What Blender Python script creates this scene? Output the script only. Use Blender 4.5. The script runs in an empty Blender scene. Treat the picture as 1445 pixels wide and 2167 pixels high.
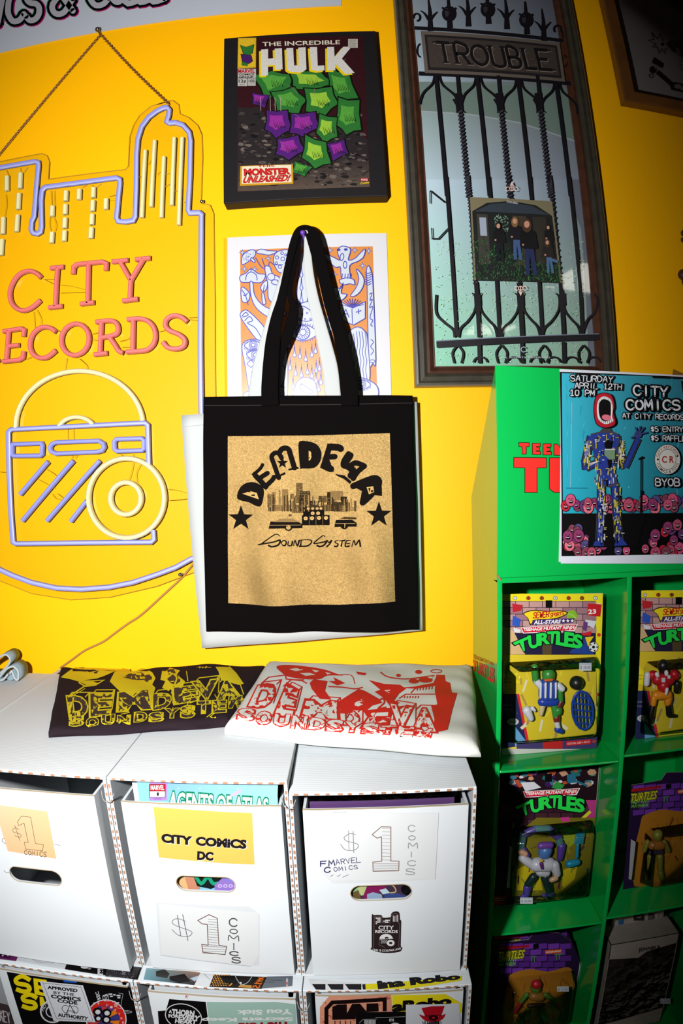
import bpy, bmesh, math, random
from mathutils import Vector, Matrix, geometry
from math import sin, cos, pi, radians, sqrt, atan2, hypot
random.seed(7)
SC = bpy.context.scene
COL = SC.collection
# ------------------------------------------------------------------ camera (short fisheye lens, portrait frame)
FW, FH = 1445, 2167
FPX = 1673.17
YAW, PIT, ROL = -0.01592, -0.04984, -0.02886
CAM = Vector((0.0, -1.41, 1.31))            # the wall is the plane y = 0
def _rm():
    c, q = cos(ROL), sin(ROL); A = Matrix(((c, -q, 0), (q, c, 0), (0, 0, 1)))
    c, q = cos(PIT), sin(PIT); B = Matrix(((1, 0, 0), (0, c, q), (0, -q, c)))
    c, q = cos(YAW), sin(YAW); Cc = Matrix(((c, 0, q), (0, 1, 0), (-q, 0, c)))
    return Cc @ B @ A                        # camera (right, up, forward) -> (x, z, y)
RM = _rm()
def ray(px, py):
    dx, dy = px - FW / 2, py - FH / 2
    r = hypot(dx, dy)
    th = 2 * math.asin(min(1, r / (2 * FPX)))
    s = sin(th) / max(r, 1e-9)
    v = RM @ Vector((dx * s, -dy * s, cos(th)))
    return Vector((v.x, v.z, v.y))
cd = bpy.data.cameras.new('camera'); cam = bpy.data.objects.new('camera', cd); COL.objects.link(cam)
SC.camera = cam
rx, ru, rf = [RM @ Vector(v) for v in ((1, 0, 0), (0, 1, 0), (0, 0, 1))]
cx_, cu_, cf_ = [Vector((v.x, v.z, v.y)) for v in (rx, ru, rf)]
M4 = Matrix.Identity(4)
for i, v in enumerate((cx_, cu_, -cf_)):
    for j in range(3): M4[j][i] = v[j]
for j in range(3): M4[j][3] = CAM[j]
cam.matrix_world = M4
cd.type = 'PANO'
cd.sensor_fit = 'AUTO'; cd.sensor_width = 36.0
cd.clip_start = 0.01; cd.clip_end = 60
SC.render.engine = 'CYCLES'
def _set_pano():
    for tgt in (cd,):
        try:
            tgt.panorama_type = 'FISHEYE_EQUISOLID'
            tgt.fisheye_lens = FPX / FH * 36.0
            tgt.fisheye_fov = radians(170)
        except Exception: pass
_set_pano()
# ------------------------------------------------------------------ light: a dim room and one hand-held flash
W = bpy.data.worlds.new('room_air'); SC.world = W; W.use_nodes = True
W.node_tree.nodes['Background'].inputs[0].default_value = (0.75, 0.85, 1.0, 1)
W.node_tree.nodes['Background'].inputs[1].default_value = 0.015
FLASH = Vector((-0.22, -1.40, 1.38))
ld = bpy.data.lights.new('flash', 'SPOT'); ld.energy = 158; ld.color = (1.0, 0.985, 0.97)
ld.spot_size = radians(128); ld.spot_blend = 1.0; ld.shadow_soft_size = 0.018
lo = bpy.data.objects.new('flash', ld); COL.objects.link(lo); lo.location = FLASH; lo.scale = (0.515, 1.0, 1.0)   # a flash head held upright: its beam is taller than wide
tgt = CAM + ray(440, 960) * 1.5
lo.rotation_euler = (tgt - FLASH).to_track_quat('-Z', 'Y').to_euler()
SC.view_settings.view_transform = 'Standard'; SC.view_settings.look = 'None'
SC.view_settings.exposure = 0.0; SC.view_settings.gamma = 1.0
SC.view_settings.use_curve_mapping = False
try:
    SC.cycles.max_bounces = 6; SC.cycles.transparent_max_bounces = 16; SC.cycles.use_denoising = True
    SC.cycles.caustics_reflective = False; SC.cycles.caustics_refractive = False
    SC.cycles.sample_clamp_indirect = 4
except Exception: pass
# ------------------------------------------------------------------ colour and material
def l1(c):
    c /= 255.0
    return c / 12.92 if c <= 0.04045 else ((c + 0.055) / 1.055) ** 2.4
def lin(c, E=1.0): return tuple(min(0.92, l1(v) / E) for v in c[:3])
MATS = {}
def mat(name, c=(200, 200, 200), rough=0.6, spec=0.4, metal=0.0, E=1.0, bump=None, mott=None, sheen=0, alpha=None):
    if name in MATS: return MATS[name]
    m = bpy.data.materials.new(name); m.use_nodes = True; nt = m.node_tree; N = nt.nodes; L = nt.links
    b = N['Principled BSDF']; cc = lin(c, E)
    b.inputs['Base Color'].default_value = (*cc, 1); b.inputs['Roughness'].default_value = rough
    b.inputs['Metallic'].default_value = metal; b.inputs['Specular IOR Level'].default_value = spec
    if sheen: b.inputs['Sheen Weight'].default_value = sheen
    tc = N.new('ShaderNodeTexCoord')
    if mott:                                   # (scale, amount, colour2)
        no = N.new('ShaderNodeTexNoise'); no.inputs['Scale'].default_value = mott[0]; no.inputs['Detail'].default_value = 5
        L.new(tc.outputs['Object'], no.inputs['Vector'])
        mx = N.new('ShaderNodeMix'); mx.data_type = 'RGBA'; mx.inputs[6].default_value = (*cc, 1)
        mx.inputs[7].default_value = (*lin(mott[2], E), 1)
        mr = N.new('ShaderNodeMapRange'); mr.inputs[1].default_value = 0.35; mr.inputs[2].default_value = 0.75
        mr.inputs[4].default_value = mott[1]
        L.new(no.outputs['Fac'], mr.inputs[0]); L.new(mr.outputs[0], mx.inputs[0]); L.new(mx.outputs[2], b.inputs['Base Color'])
    if bump:                                   # (kind, scale, strength, distance, stretch)
        kind, sc_, st, di = bump[:4]; stv = bump[4] if len(bump) > 4 else (1, 1, 1)
        mp = N.new('ShaderNodeMapping'); mp.inputs['Scale'].default_value = stv; L.new(tc.outputs['Object'], mp.inputs[0])
        if kind == 'wave':
            t = N.new('ShaderNodeTexWave'); t.inputs['Scale'].default_value = sc_; t.inputs['Distortion'].default_value = 0.6
            t.bands_direction = bump[5] if len(bump) > 5 else 'X'; o = t.outputs['Fac']
        else:
            t = N.new('ShaderNodeTexNoise'); t.inputs['Scale'].default_value = sc_; t.inputs['Detail'].default_value = 6; o = t.outputs['Fac']
        L.new(mp.outputs[0], t.inputs['Vector'])
        bp = N.new('ShaderNodeBump'); bp.inputs['Strength'].default_value = st; bp.inputs['Distance'].default_value = di
        L.new(o, bp.inputs['Height']); L.new(bp.outputs[0], b.inputs['Normal'])
    MATS[name] = m; return m
def ink(name, rough=0.6, metal=0.0, spec=0.12, bump=None, scratch=0.0):
    if name in MATS: return MATS[name]
    m = mat(name, (200, 200, 200), rough, spec, metal, bump=bump); nt = m.node_tree
    a = nt.nodes.new('ShaderNodeAttribute'); a.attribute_name = 'Col'
    b = nt.nodes['Principled BSDF']
    if scratch:
        tc = nt.nodes.new('ShaderNodeTexCoord'); no = nt.nodes.new('ShaderNodeTexNoise'); no.inputs['Scale'].default_value = 260
        no.inputs['Detail'].default_value = 6
        nt.links.new(tc.outputs['Object'], no.inputs['Vector'])
        mr = nt.nodes.new('ShaderNodeMapRange'); mr.inputs[3].default_value = 1 - scratch; mr.inputs[4].default_value = 1 + scratch
        nt.links.new(no.outputs['Fac'], mr.inputs[0])
        vm = nt.nodes.new('ShaderNodeVectorMath'); vm.operation = 'SCALE'
        nt.links.new(a.outputs['Color'], vm.inputs[0]); nt.links.new(mr.outputs[0], vm.inputs['Scale'])
        nt.links.new(vm.outputs[0], b.inputs['Base Color'])
    else: nt.links.new(a.outputs['Color'], b.inputs['Base Color'])
    return m
def clear(name, tint=(1, 1, 1), gloss=1.0, rough=0.03, ior=1.49, bump=None):
    if name in MATS: return MATS[name]
    m = bpy.data.materials.new(name); m.use_nodes = True; nt = m.node_tree; N = nt.nodes; L = nt.links
    N.remove(N['Principled BSDF']); out = N['Material Output']
    tr = N.new('ShaderNodeBsdfTransparent'); tr.inputs[0].default_value = (*tint, 1)
    gl = N.new('ShaderNodeBsdfGlossy'); gl.inputs['Roughness'].default_value = rough
    fr = N.new('ShaderNodeFresnel'); fr.inputs[0].default_value = ior
    mx = N.new('ShaderNodeMixShader'); L.new(tr.outputs[0], mx.inputs[1]); L.new(gl.outputs[0], mx.inputs[2])
    if gloss != 1.0:
        ml = N.new('ShaderNodeMath'); ml.operation = 'MULTIPLY'; ml.inputs[1].default_value = gloss
        L.new(fr.outputs[0], ml.inputs[0]); L.new(ml.outputs[0], mx.inputs[0])
    else: L.new(fr.outputs[0], mx.inputs[0])
    if bump:
        t = N.new('ShaderNodeTexNoise'); t.inputs['Scale'].default_value = bump[0]
        tc = N.new('ShaderNodeTexCoord'); L.new(tc.outputs['Object'], t.inputs['Vector'])
        bp = N.new('ShaderNodeBump'); bp.inputs['Strength'].default_value = bump[1]; bp.inputs['Distance'].default_value = bump[2]
        L.new(t.outputs['Fac'], bp.inputs['Height']); L.new(bp.outputs[0], gl.inputs['Normal'])
    L.new(mx.outputs[0], out.inputs[0]); MATS[name] = m; return m
# ------------------------------------------------------------------ objects, parents, tags
def link(o, parent=None):
    COL.objects.link(o)
    if parent is not None:
        o.parent = parent
        if parent.type == 'EMPTY': o.matrix_parent_inverse = Matrix.Translation(-parent.location)
        elif parent.location.length > 0: o.matrix_parent_inverse = Matrix.Translation(-parent.location)
    return o
def tag(o, label=None, cat=None, group=None, kind=None):
    if label: o['label'] = label
    if cat: o['category'] = cat
    if group: o['group'] = group
    if kind: o['kind'] = kind
    return o
def thing(name, loc, label, cat, group=None):
    o = bpy.data.objects.new(name, None); o.location = Vector(loc); o.empty_display_size = 0.05
    COL.objects.link(o); return tag(o, label, cat, group)
def obj(name, bm, mats, parent=None, smooth=False, bevel=0, subsurf=0, seg=2):
    if not isinstance(mats, (list, tuple)): mats = [mats]
    me = bpy.data.meshes.new(name)
    if isinstance(bm, tuple):
        me.from_pydata([tuple(v) for v in bm[0]], [], bm[1])
        if len(bm) > 2:
            for p, i in zip(me.polygons, bm[2]): p.material_index = i
    else: bm.to_mesh(me); bm.free()
    for m in mats: me.materials.append(m)
    if smooth:
        for p in me.polygons: p.use_smooth = True
    o = bpy.data.objects.new(name, me)
    if parent is None and len(me.vertices):                      # a thing of one mesh gets its origin at its own middle
        c = sum((v.co for v in me.vertices), Vector()) / len(me.vertices)
        for v in me.vertices: v.co -= c
        o.location = c
    link(o, parent)
    if bevel:
        b = o.modifiers.new('bevel', 'BEVEL'); b.width = bevel; b.segments = seg; b.limit_method = 'ANGLE'
    if subsurf:
        s = o.modifiers.new('sub', 'SUBSURF'); s.levels = subsurf; s.render_levels = subsurf
    return o
def prism(pts, vec):
    n = len(pts); v = [Vector(p) for p in pts] + [Vector(p) + Vector(vec) for p in pts]
    f = [tuple(range(n)), tuple(range(2 * n - 1, n - 1, -1))]
    for i in range(n):
        j = (i + 1) % n; f.append((i, i + n, j + n, j))
    bm = bmesh.new(); vs = [bm.verts.new(p) for p in v]
    for q in f:
        try: bm.faces.new([vs[i] for i in q])
        except ValueError: pass
    bmesh.ops.recalc_face_normals(bm, faces=bm.faces)
    return bm
def box(x0, x1, y0, y1, z0, z1):
    return prism([(x0, y0, z0), (x1, y0, z0), (x1, y1, z0), (x0, y1, z0)], (0, 0, z1 - z0))
def merge(bms):
    out = bmesh.new()
    for b in bms:
        me = bpy.data.meshes.new('t'); b.to_mesh(me); b.free(); out.from_mesh(me); bpy.data.meshes.remove(me)
    return out
# ------------------------------------------------------------------ surfaces: from a direction of view to a point of a real surface
def SP(p0, n):
    p0 = Vector(p0); n = Vector(n).normalized()
    if n.dot(p0 - CAM) > 0: n = -n
    def f(px, py):
        d = ray(px, py); t = (p0 - CAM).dot(n) / d.dot(n)
        return CAM + d * t, n
    return f
def SY(g): return SP((0, -g, 0), (0, -1, 0))
def SZ(z): return SP((0, 0, z), (0, 0, 1))
def WY(px, py, g): return SY(g)(px, py)[0]
def quadS(p00, p10, p11, p01):
    """plane through a real quadrilateral (three of its corners)"""
    n = (Vector(p10) - Vector(p00)).cross(Vector(p01) - Vector(p00)); return SP(p00, n)
# ------------------------------------------------------------------ flat print: polygons, lines and lettering cut as thin ink
GL = {
'A': '0,0 .5,1 1,0|.2,.38 .8,.38', 'B': '0,0 0,1 .6,1 .9,.85 .9,.65 .6,.52 0,.52|.6,.52 1,.38 1,.15 .65,0 0,0',
'C': '1,.82 .75,1 .35,1 .05,.75 0,.5 .05,.25 .35,0 .75,0 1,.18', 'D': '0,0 0,1 .5,1 .9,.75 1,.5 .9,.25 .5,0 0,0',
'E': '1,1 0,1 0,0 1,0|0,.52 .8,.52', 'F': '1,1 0,1 0,0|0,.52 .8,.52', 'G': '1,.82 .7,1 .3,1 0,.7 0,.3 .3,0 .8,0 1,.2 1,.45 .6,.45',
'H': '0,0 0,1|1,0 1,1|0,.5 1,.5', 'I': '.5,0 .5,1', 'J': '1,1 1,.2 .7,0 .3,0 0,.2', 'K': '0,0 0,1|1,1 0,.45|.3,.6 1,0',
'L': '0,1 0,0 1,0', 'M': '0,0 .08,1 .5,.35 .92,1 1,0', 'N': '0,0 0,1 1,0 1,1', 'O': '.5,1 .15,.85 0,.5 .15,.15 .5,0 .85,.15 1,.5 .85,.85 .5,1',
'P': '0,0 0,1 .7,1 1,.85 1,.6 .7,.48 0,.48', 'Q': '.5,1 .15,.85 0,.5 .15,.15 .5,0 .85,.15 1,.5 .85,.85 .5,1|.6,.3 1,0',
'R': '0,0 0,1 .7,1 1,.85 1,.65 .7,.5 0,.5|.5,.5 1,0', 'S': '.95,.85 .7,1 .3,1 .05,.85 .05,.65 .3,.53 .7,.47 .95,.33 .95,.13 .7,0 .3,0 0,.15',
'T': '0,1 1,1|.5,1 .5,0', 'U': '0,1 0,.2 .25,0 .75,0 1,.2 1,1', 'V': '0,1 .5,0 1,1', 'W': '0,1 .22,0 .5,.65 .78,0 1,1', 'X': '0,0 1,1|0,1 1,0',
'Y': '0,1 .5,.5 1,1|.5,.5 .5,0', 'Z': '0,1 1,1 0,0 1,0', '0': '.5,1 .1,.8 .1,.2 .5,0 .9,.2 .9,.8 .5,1', '1': '.2,.8 .55,1 .55,0|.2,0 .9,0',
'2': '.05,.8 .3,1 .75,1 .95,.75 .8,.5 0,0 1,0', '3': '.05,.9 .5,1 .95,.8 .6,.55 .95,.3 .6,0 0,.1', '4': '.75,0 .75,1 0,.35 1,.35',
'5': '.9,1 .15,1 .1,.58 .6,.62 .95,.4 .9,.12 .5,0 .05,.1', '6': '.85,.95 .3,.8 .05,.35 .3,0 .75,.02 .95,.3 .6,.55 .1,.42',
'7': '0,1 1,1 .4,0', '8': '.5,1 .1,.8 .5,.53 .95,.25 .5,0 .05,.25 .5,.53 .9,.8 .5,1', '9': '.95,.6 .5,.45 .1,.7 .5,1 .95,.8 .9,.3 .5,0',
'$': '.95,.78 .7,.88 .3,.88 .08,.7 .3,.53 .7,.47 .92,.3 .7,.12 .3,.12 .02,.25|.4,1.05 .4,-.05|.62,1.05 .62,-.05', '&': '1,0 .2,.8 .45,1 .65,.8 .05,.3 .2,0 .6,0 .95,.4',
'.': '.4,0 .55,.03', '-': '.1,.5 .9,.5', "'": '.5,1 .45,.8', '!': '.5,1 .5,.35|.5,.1 .5,0', ' ': '', '+': '0,.5 1,.5|.5,0 .5,1', '*': '.5,1 .2,0 1,.65 0,.65 .8,0 .5,1',
'/': '0,0 1,1', ',': '.5,.1 .3,-.15'}
def glyph(ch):
    s = GL.get(ch.upper(), '')
    return [[tuple(float(v) for v in p.split(',')) for p in part.split()] for part in s.split('|') if part]
def bil(q, u, v):
    (x0, y0), (x1, y1), (x2, y2), (x3, y3) = q           # bottom left, bottom right, top right, top left
    return ((1-u)*(1-v)*x0 + u*(1-v)*x1 + u*v*x2 + (1-u)*v*x3, (1-u)*(1-v)*y0 + u*(1-v)*y1 + u*v*y2 + (1-u)*v*y3)
def smooth(pts, n=6, closed=False):
    if len(pts) < 3: return list(pts)
    P = list(pts); out = []; N = len(P); rng = N if closed else N - 1
    for i in range(rng):
        g = (lambda k: P[k % N]) if closed else (lambda k: P[max(0, min(N - 1, k))])
        a, b, c, d = g(i - 1), g(i), g(i + 1), g(i + 2)
        for k in range(n):
            t = k / n
            out.append(tuple(0.5 * (2*b[j] + (c[j]-a[j])*t + (2*a[j]-5*b[j]+4*c[j]-d[j])*t*t + (3*b[j]-a[j]-3*c[j]+d[j])*t**3) for j in range(len(b))))
    if not closed: out.append(tuple(P[-1]))
    return out
def arc(cx, cy, rx, ry, a0, a1, n=20):
    return [(cx + rx * cos(radians(a0 + (a1 - a0) * i / n)), cy - ry * sin(radians(a0 + (a1 - a0) * i / n))) for i in range(n + 1)]
_tc = {}
def text_mesh(s, off=0.0):
    k = (s, round(off, 4))
    if k in _tc: return _tc[k]
    def mk(o_):
        cu = bpy.data.curves.new('t', 'FONT'); cu.body = s; cu.fill_mode = 'FRONT'; cu.offset = o_; cu.resolution_u = 3
        o = bpy.data.objects.new('t', cu); COL.objects.link(o)
        dg = bpy.context.evaluated_depsgraph_get(); me = o.evaluated_get(dg).to_mesh()
        v = [(p.co.x, p.co.y) for p in me.vertices]; f = [tuple(p.vertices) for p in me.polygons]
        o.evaluated_get(dg).to_mesh_clear(); bpy.data.objects.remove(o); bpy.data.curves.remove(cu)
        return v, f
    v0, f0 = mk(0.0)
    xs = [p[0] for p in v0]; ys = [p[1] for p in v0]
    x0, x1, y0, y1 = min(xs), max(xs), min(ys), max(ys)
    v, f = (v0, f0) if off == 0 else mk(off)
    r = ([((a - x0) / (x1 - x0), (b - y0) / (y1 - y0)) for a, b in v], f)
    _tc[k] = r; return r
class Art:
    """ink pieces on one surface, in the coordinates of a detail view (scale s, origin ox, oy)"""
    def __init__(self, s=1.0, ox=0.0, oy=0.0, E=1.8):
        self.s, self.ox, self.oy, self.E = s, ox, oy, E; self.v = []; self.f = []; self.c = []; self.h = []; self.k = 0
    def at(self, s, ox, oy): self.s, self.ox, self.oy = s, ox, oy; return self
    def T(self, p): return (p[0] * self.s + self.ox, p[1] * self.s + self.oy)
    def add(self, V, F, col, vc=None):
        b = len(self.v); self.k += 1
        for i, p in enumerate(V):
            self.v.append(self.T(p)); self.h.append(self.k); self.c.append(lin(vc[i] if vc else col, self.E))
        for q in F: self.f.append(tuple(b + i for i in q))
    def poly(self, pts, col):
        tri = geometry.tessellate_polygon([[Vector((p[0], p[1], 0)) for p in pts]])
        self.add(pts, [tuple(t) for t in tri], col); return self
    def rect(self, x0, y0, x1, y1, col): return self.poly([(x0, y0), (x1, y0), (x1, y1), (x0, y1)], col)
    def grad(self, q, cols, n=8):
        """q: four corners (bottom left, bottom right, top right, top left), cols the same order"""
        V, F, vc = [], [], []
        for j in range(n + 1):
            for i in range(n + 1):
                u, v = i / n, j / n; V.append(bil(q, u, v))
                vc.append(tuple(sum(w * c[k] for w, c in zip(((1-u)*(1-v), u*(1-v), u*v, (1-u)*v), cols)) for k in range(3)))
        for j in range(n):
            for i in range(n): a = j * (n + 1) + i; F.append((a, a + 1, a + n + 2, a + n + 1))
        self.add(V, F, None, vc); return self
    def ell(self, cx, cy, rx, ry, col, rot=0, n=22):
        c, s_ = cos(radians(rot)), sin(radians(rot)); P = []
        for i in range(n):
            a = 2 * pi * i / n; x, y = rx * cos(a), ry * sin(a); P.append((cx + x * c - y * s_, cy + x * s_ + y * c))
        self.add(P, [tuple(range(n))], col); return self
    def line(self, pts, w, col, closed=False, round_=False):
        P = [p for i, p in enumerate(pts) if i == 0 or hypot(p[0]-pts[i-1][0], p[1]-pts[i-1][1]) > 1e-6]
        n = len(P)
        if n < 2: return self
        ws = w if isinstance(w, (list, tuple)) else [w] * n
        if len(ws) != n: ws = [ws[0] + (ws[-1] - ws[0]) * i / (n - 1) for i in range(n)]
        V, F = [], []
        for i in range(n):
            a = P[(i - 1) % n] if (closed or i) else P[i]; b = P[(i + 1) % n] if (closed or i < n - 1) else P[i]
            d1 = (P[i][0] - a[0], P[i][1] - a[1]); d2 = (b[0] - P[i][0], b[1] - P[i][1])
            l1_, l2_ = hypot(*d1), hypot(*d2)
            if l1_ < 1e-9: d1, l1_ = d2, l2_
            if l2_ < 1e-9: d2, l2_ = d1, l1_
            n1 = (-d1[1] / l1_, d1[0] / l1_); n2 = (-d2[1] / l2_, d2[0] / l2_)
            m = (n1[0] + n2[0], n1[1] + n2[1]); lm = hypot(*m) or 1; m = (m[0] / lm, m[1] / lm)
            k = ws[i] / 2 / max(0.5, m[0] * n1[0] + m[1] * n1[1])
            V += [(P[i][0] + m[0] * k, P[i][1] + m[1] * k), (P[i][0] - m[0] * k, P[i][1] - m[1] * k)]
        for i in range(n - 1 + (1 if closed else 0)):
            j = (i + 1) % n; F.append((2 * i, 2 * i + 1, 2 * j + 1, 2 * j))
        self.add(V, F, col)
        if round_:
            for p, r in ((P[0], ws[0]), (P[-1], ws[-1])): self.k -= 1; self.ell(p[0], p[1], r / 2, r / 2, col, n=10)
        return self
    def txt(self, s, q, col, off=0.0, out=None, outoff=0.04):
        """lettering filled into a quad (bottom left, bottom right, top right, top left) or through a function"""
        if not callable(q) and isinstance(q[0], (int, float)):
            x, y, w, h = q; q = [(x, y + h), (x + w, y + h), (x + w, y), (x, y)]
        g = q if callable(q) else (lambda u, v: bil(q, u, v))
        if out is not None:
            V, F = text_mesh(s, off + outoff); self.add([g(*p) for p in V], F, out)
        V, F = text_mesh(s, off); self.add([g(*p) for p in V], F, col); return self
    def hand(self, s, q, w, col, gap=0.28, serif=0, jit=0.0, out=None, outw=0, sm=False):
        if isinstance(q[0], (int, float)):
            x, y, ww, h = q; q = [(x, y + h), (x + ww, y + h), (x + ww, y), (x, y)]
        n = len(s); cw = 1.0 / (n - gap * 0.999)
        if out is not None: self.hand(s, q, w + outw, out, gap, serif, 0, sm=sm)
        for i, ch in enumerate(s):
            narrow = ch in "I1.'!,"
            for part in glyph(ch):
                if sm: part = smooth(part, 4)
                P = [bil(q, cw * (i + (1 - gap) * (0.0 + (0.25 + 0.5 * x if False else x))) , y) for x, y in part]
                if jit: P = [(a + random.uniform(-jit, jit), b + random.uniform(-jit, jit)) for a, b in P]
                self.line(P, w, col, round_=(w > 1.5))
                if serif and len(P) > 1:
                    for e, nb in ((part[0], part[1]), (part[-1], part[-2])):
                        if abs(e[1]) < 0.05 or abs(e[1] - 1) < 0.05:
                            if abs(e[1] - nb[1]) > 0.3:
                                a = bil(q, cw * (i + (1 - gap) * (e[0] - serif)), e[1]); b = bil(q, cw * (i + (1 - gap) * (e[0] + serif)), e[1])
                                self.line([a, b], w * 0.8, col)
        return self
    def build(self, name, parent, surf, mt=None, eps=2.5e-4, step=1.2e-5, grid=0, label=None, clip=None):
        bm = bmesh.new(); cl = bm.loops.layers.float_color.new('Col'); hl = bm.verts.layers.float.new('H')
        bv = []
        for (x, y), h in zip(self.v, self.h):
            v = bm.verts.new((x, y, 0)); v[hl] = h; bv.append(v)
        for q in self.f:
            try: fa = bm.faces.new([bv[i] for i in q])
            except ValueError: continue
            for lp, i in zip(fa.loops, q): lp[cl] = (*self.c[i], 1)
        if grid:
            xs = [v[0] for v in self.v]; ys = [v[1] for v in self.v]
            for ax, lo_, hi in ((0, min(xs), max(xs)), (1, min(ys), max(ys))):
                k = math.ceil(lo_ / grid)
                while k * grid < hi:
                    co = [0, 0, 0]; no = [0, 0, 0]; co[ax] = k * grid; no[ax] = 1
                    bmesh.ops.bisect_plane(bm, geom=bm.verts[:] + bm.edges[:] + bm.faces[:], plane_co=co, plane_no=no); k += 1
        for v in bm.verts:
            p, n = surf(v.co.x, v.co.y); v.co = p + n * (eps + step * v[hl])
        if clip:                                     # keep the ink on its sheet: (x0, x1, z0, z1)
            for co, no in (((clip[0], 0, 0), (-1, 0, 0)), ((clip[1], 0, 0), (1, 0, 0)), ((0, 0, clip[2]), (0, 0, -1)), ((0, 0, clip[3]), (0, 0, 1))):
                bmesh.ops.bisect_plane(bm, geom=bm.verts[:] + bm.edges[:] + bm.faces[:], plane_co=co, plane_no=no, clear_outer=True)
        bmesh.ops.recalc_face_normals(bm, faces=bm.faces)
        n0 = surf(self.v[0][0], self.v[0][1])[1]
        for fa in bm.faces:
            if fa.normal.dot(n0) < 0: fa.normal_flip()
        o = obj(name, bm, mt or ink('printed_ink'), parent, smooth=bool(grid))
        if label: o['label'] = label
        return o
# ------------------------------------------------------------------ a bar or ribbon swept along a path on a surface
def sweep(pts, w, h, up=(0, -1, 0), prof='round', closed=False):
    P = [Vector(p) for p in pts]; n = len(P); up = Vector(up).normalized()
    ws = list(w) if isinstance(w, (list, tuple)) else [w] * n
    if len(ws) != n: ws = [ws[0] + (ws[-1] - ws[0]) * i / (n - 1) for i in range(n)]
    if prof == 'round': pf = [(-1, 0), (-1, .45), (-.8, .8), (-.4, 1), (.4, 1), (.8, .8), (1, .45), (1, 0)]
    elif prof == 'tube': pf = [(cos(a), .5 + .5 * sin(a)) for a in [2 * pi * k / 8 for k in range(8)]]
    else: pf = [(-1, 0), (-1, 1), (1, 1), (1, 0)]
    V, F = [], []; m = len(pf)
    for i in range(n):
        a = P[(i - 1) % n] if (closed or i) else P[i]; b = P[(i + 1) % n] if (closed or i < n - 1) else P[i]
        d1, d2 = P[i] - a, b - P[i]
        if d1.length < 1e-9: d1 = d2
        if d2.length < 1e-9: d2 = d1
        s1, s2 = d1.cross(up).normalized(), d2.cross(up).normalized(); s = s1 + s2
        s = s.normalized() if s.length > 1e-6 else s1
        k = 1 / max(0.5, s.dot(s1))
        hh = h[i] if isinstance(h, (list, tuple)) else h
        for x, y in pf: V.append(P[i] + s * (x * ws[i] / 2 * k) + up * (y * hh))
    for i in range(n - 1 + (1 if closed else 0)):
        j = (i + 1) % n
        for k in range(m): l = (k + 1) % m; F.append((i*m + k, i*m + l, j*m + l, j*m + k))
    if not closed: F.append(tuple(range(m - 1, -1, -1))); F.append(tuple((n - 1) * m + k for k in range(m)))
    bm = bmesh.new(); vs = [bm.verts.new(v) for v in V]
    for q in F:
        try: bm.faces.new([vs[i] for i in q])
        except ValueError: pass
    bmesh.ops.recalc_face_normals(bm, faces=bm.faces)
    return bm
def capsule(bm, a, b, ra, rb, seg=10, rings=3, cl=None, col=None):
    a, b = Vector(a), Vector(b); d = b - a; L_ = d.length; d = d.normalized() if L_ > 1e-9 else Vector((0, 0, 1))
    u = d.orthogonal().normalized(); w = d.cross(u); R = []
    for i in range(rings + 1):
        t = pi / 2 * (1 - i / rings); R.append((a - d * (ra * sin(t)), ra * cos(t)))
    for i in range(rings + 1):
        t = pi / 2 * i / rings; R.append((b + d * (rb * sin(t)), rb * cos(t)))
    vs = []
    for c, r in R:
        r = max(r, 1e-5); vs.append([bm.verts.new(c + u * (r * cos(2*pi*k/seg)) + w * (r * sin(2*pi*k/seg))) for k in range(seg)])
    fs = []
    for i in range(len(vs) - 1):
        for k in range(seg): l = (k + 1) % seg; fs.append(bm.faces.new((vs[i][k], vs[i][l], vs[i+1][l], vs[i+1][k])))
    if cl is not None:
        for f in fs:
            for lp in f.loops: lp[cl] = (*col, 1)
    return fs
# ================================================================== the room
wallm = mat('yellow_wall_paint', (255, 178, 0), 0.5, 0.15, mott=(3, 0.25, (250, 170, 0)), bump=('noise', 90, 0.12, 0.002))
MATS['yellow_wall_paint'].node_tree.nodes['Principled BSDF'].inputs['Base Color'].default_value = (.85, .375, .0, 1)
def room():
    w = obj('wall_back', box(-1.7, 3.4, 0, 0.08, 0, 2.75), wallm); tag(w, kind='structure')
    dk = mat('dark_room_paint', (120, 110, 100), 0.8); fl = mat('grey_floor', (90, 85, 80), 0.5, bump=('noise', 20, .1, .002))
    tag(obj('floor', box(-1.7, 3.4, -9.5, 0.0, -0.06, 0), fl), kind='structure')
    tag(obj('ceiling', box(-1.7, 3.4, -9.5, 0.08, 2.75, 2.83), dk), kind='structure')
    tag(obj('wall_left', box(-1.78, -1.7, -9.5, 0.08, 0, 2.75), dk), kind='structure')
    tag(obj('wall_right', box(3.4, 3.48, -9.5, 0.08, 0, 2.75), dk), kind='structure')
    tag(obj('wall_front', box(-1.7, 3.4, -9.58, -9.5, 0, 2.75), dk), kind='structure')
room()
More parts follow.
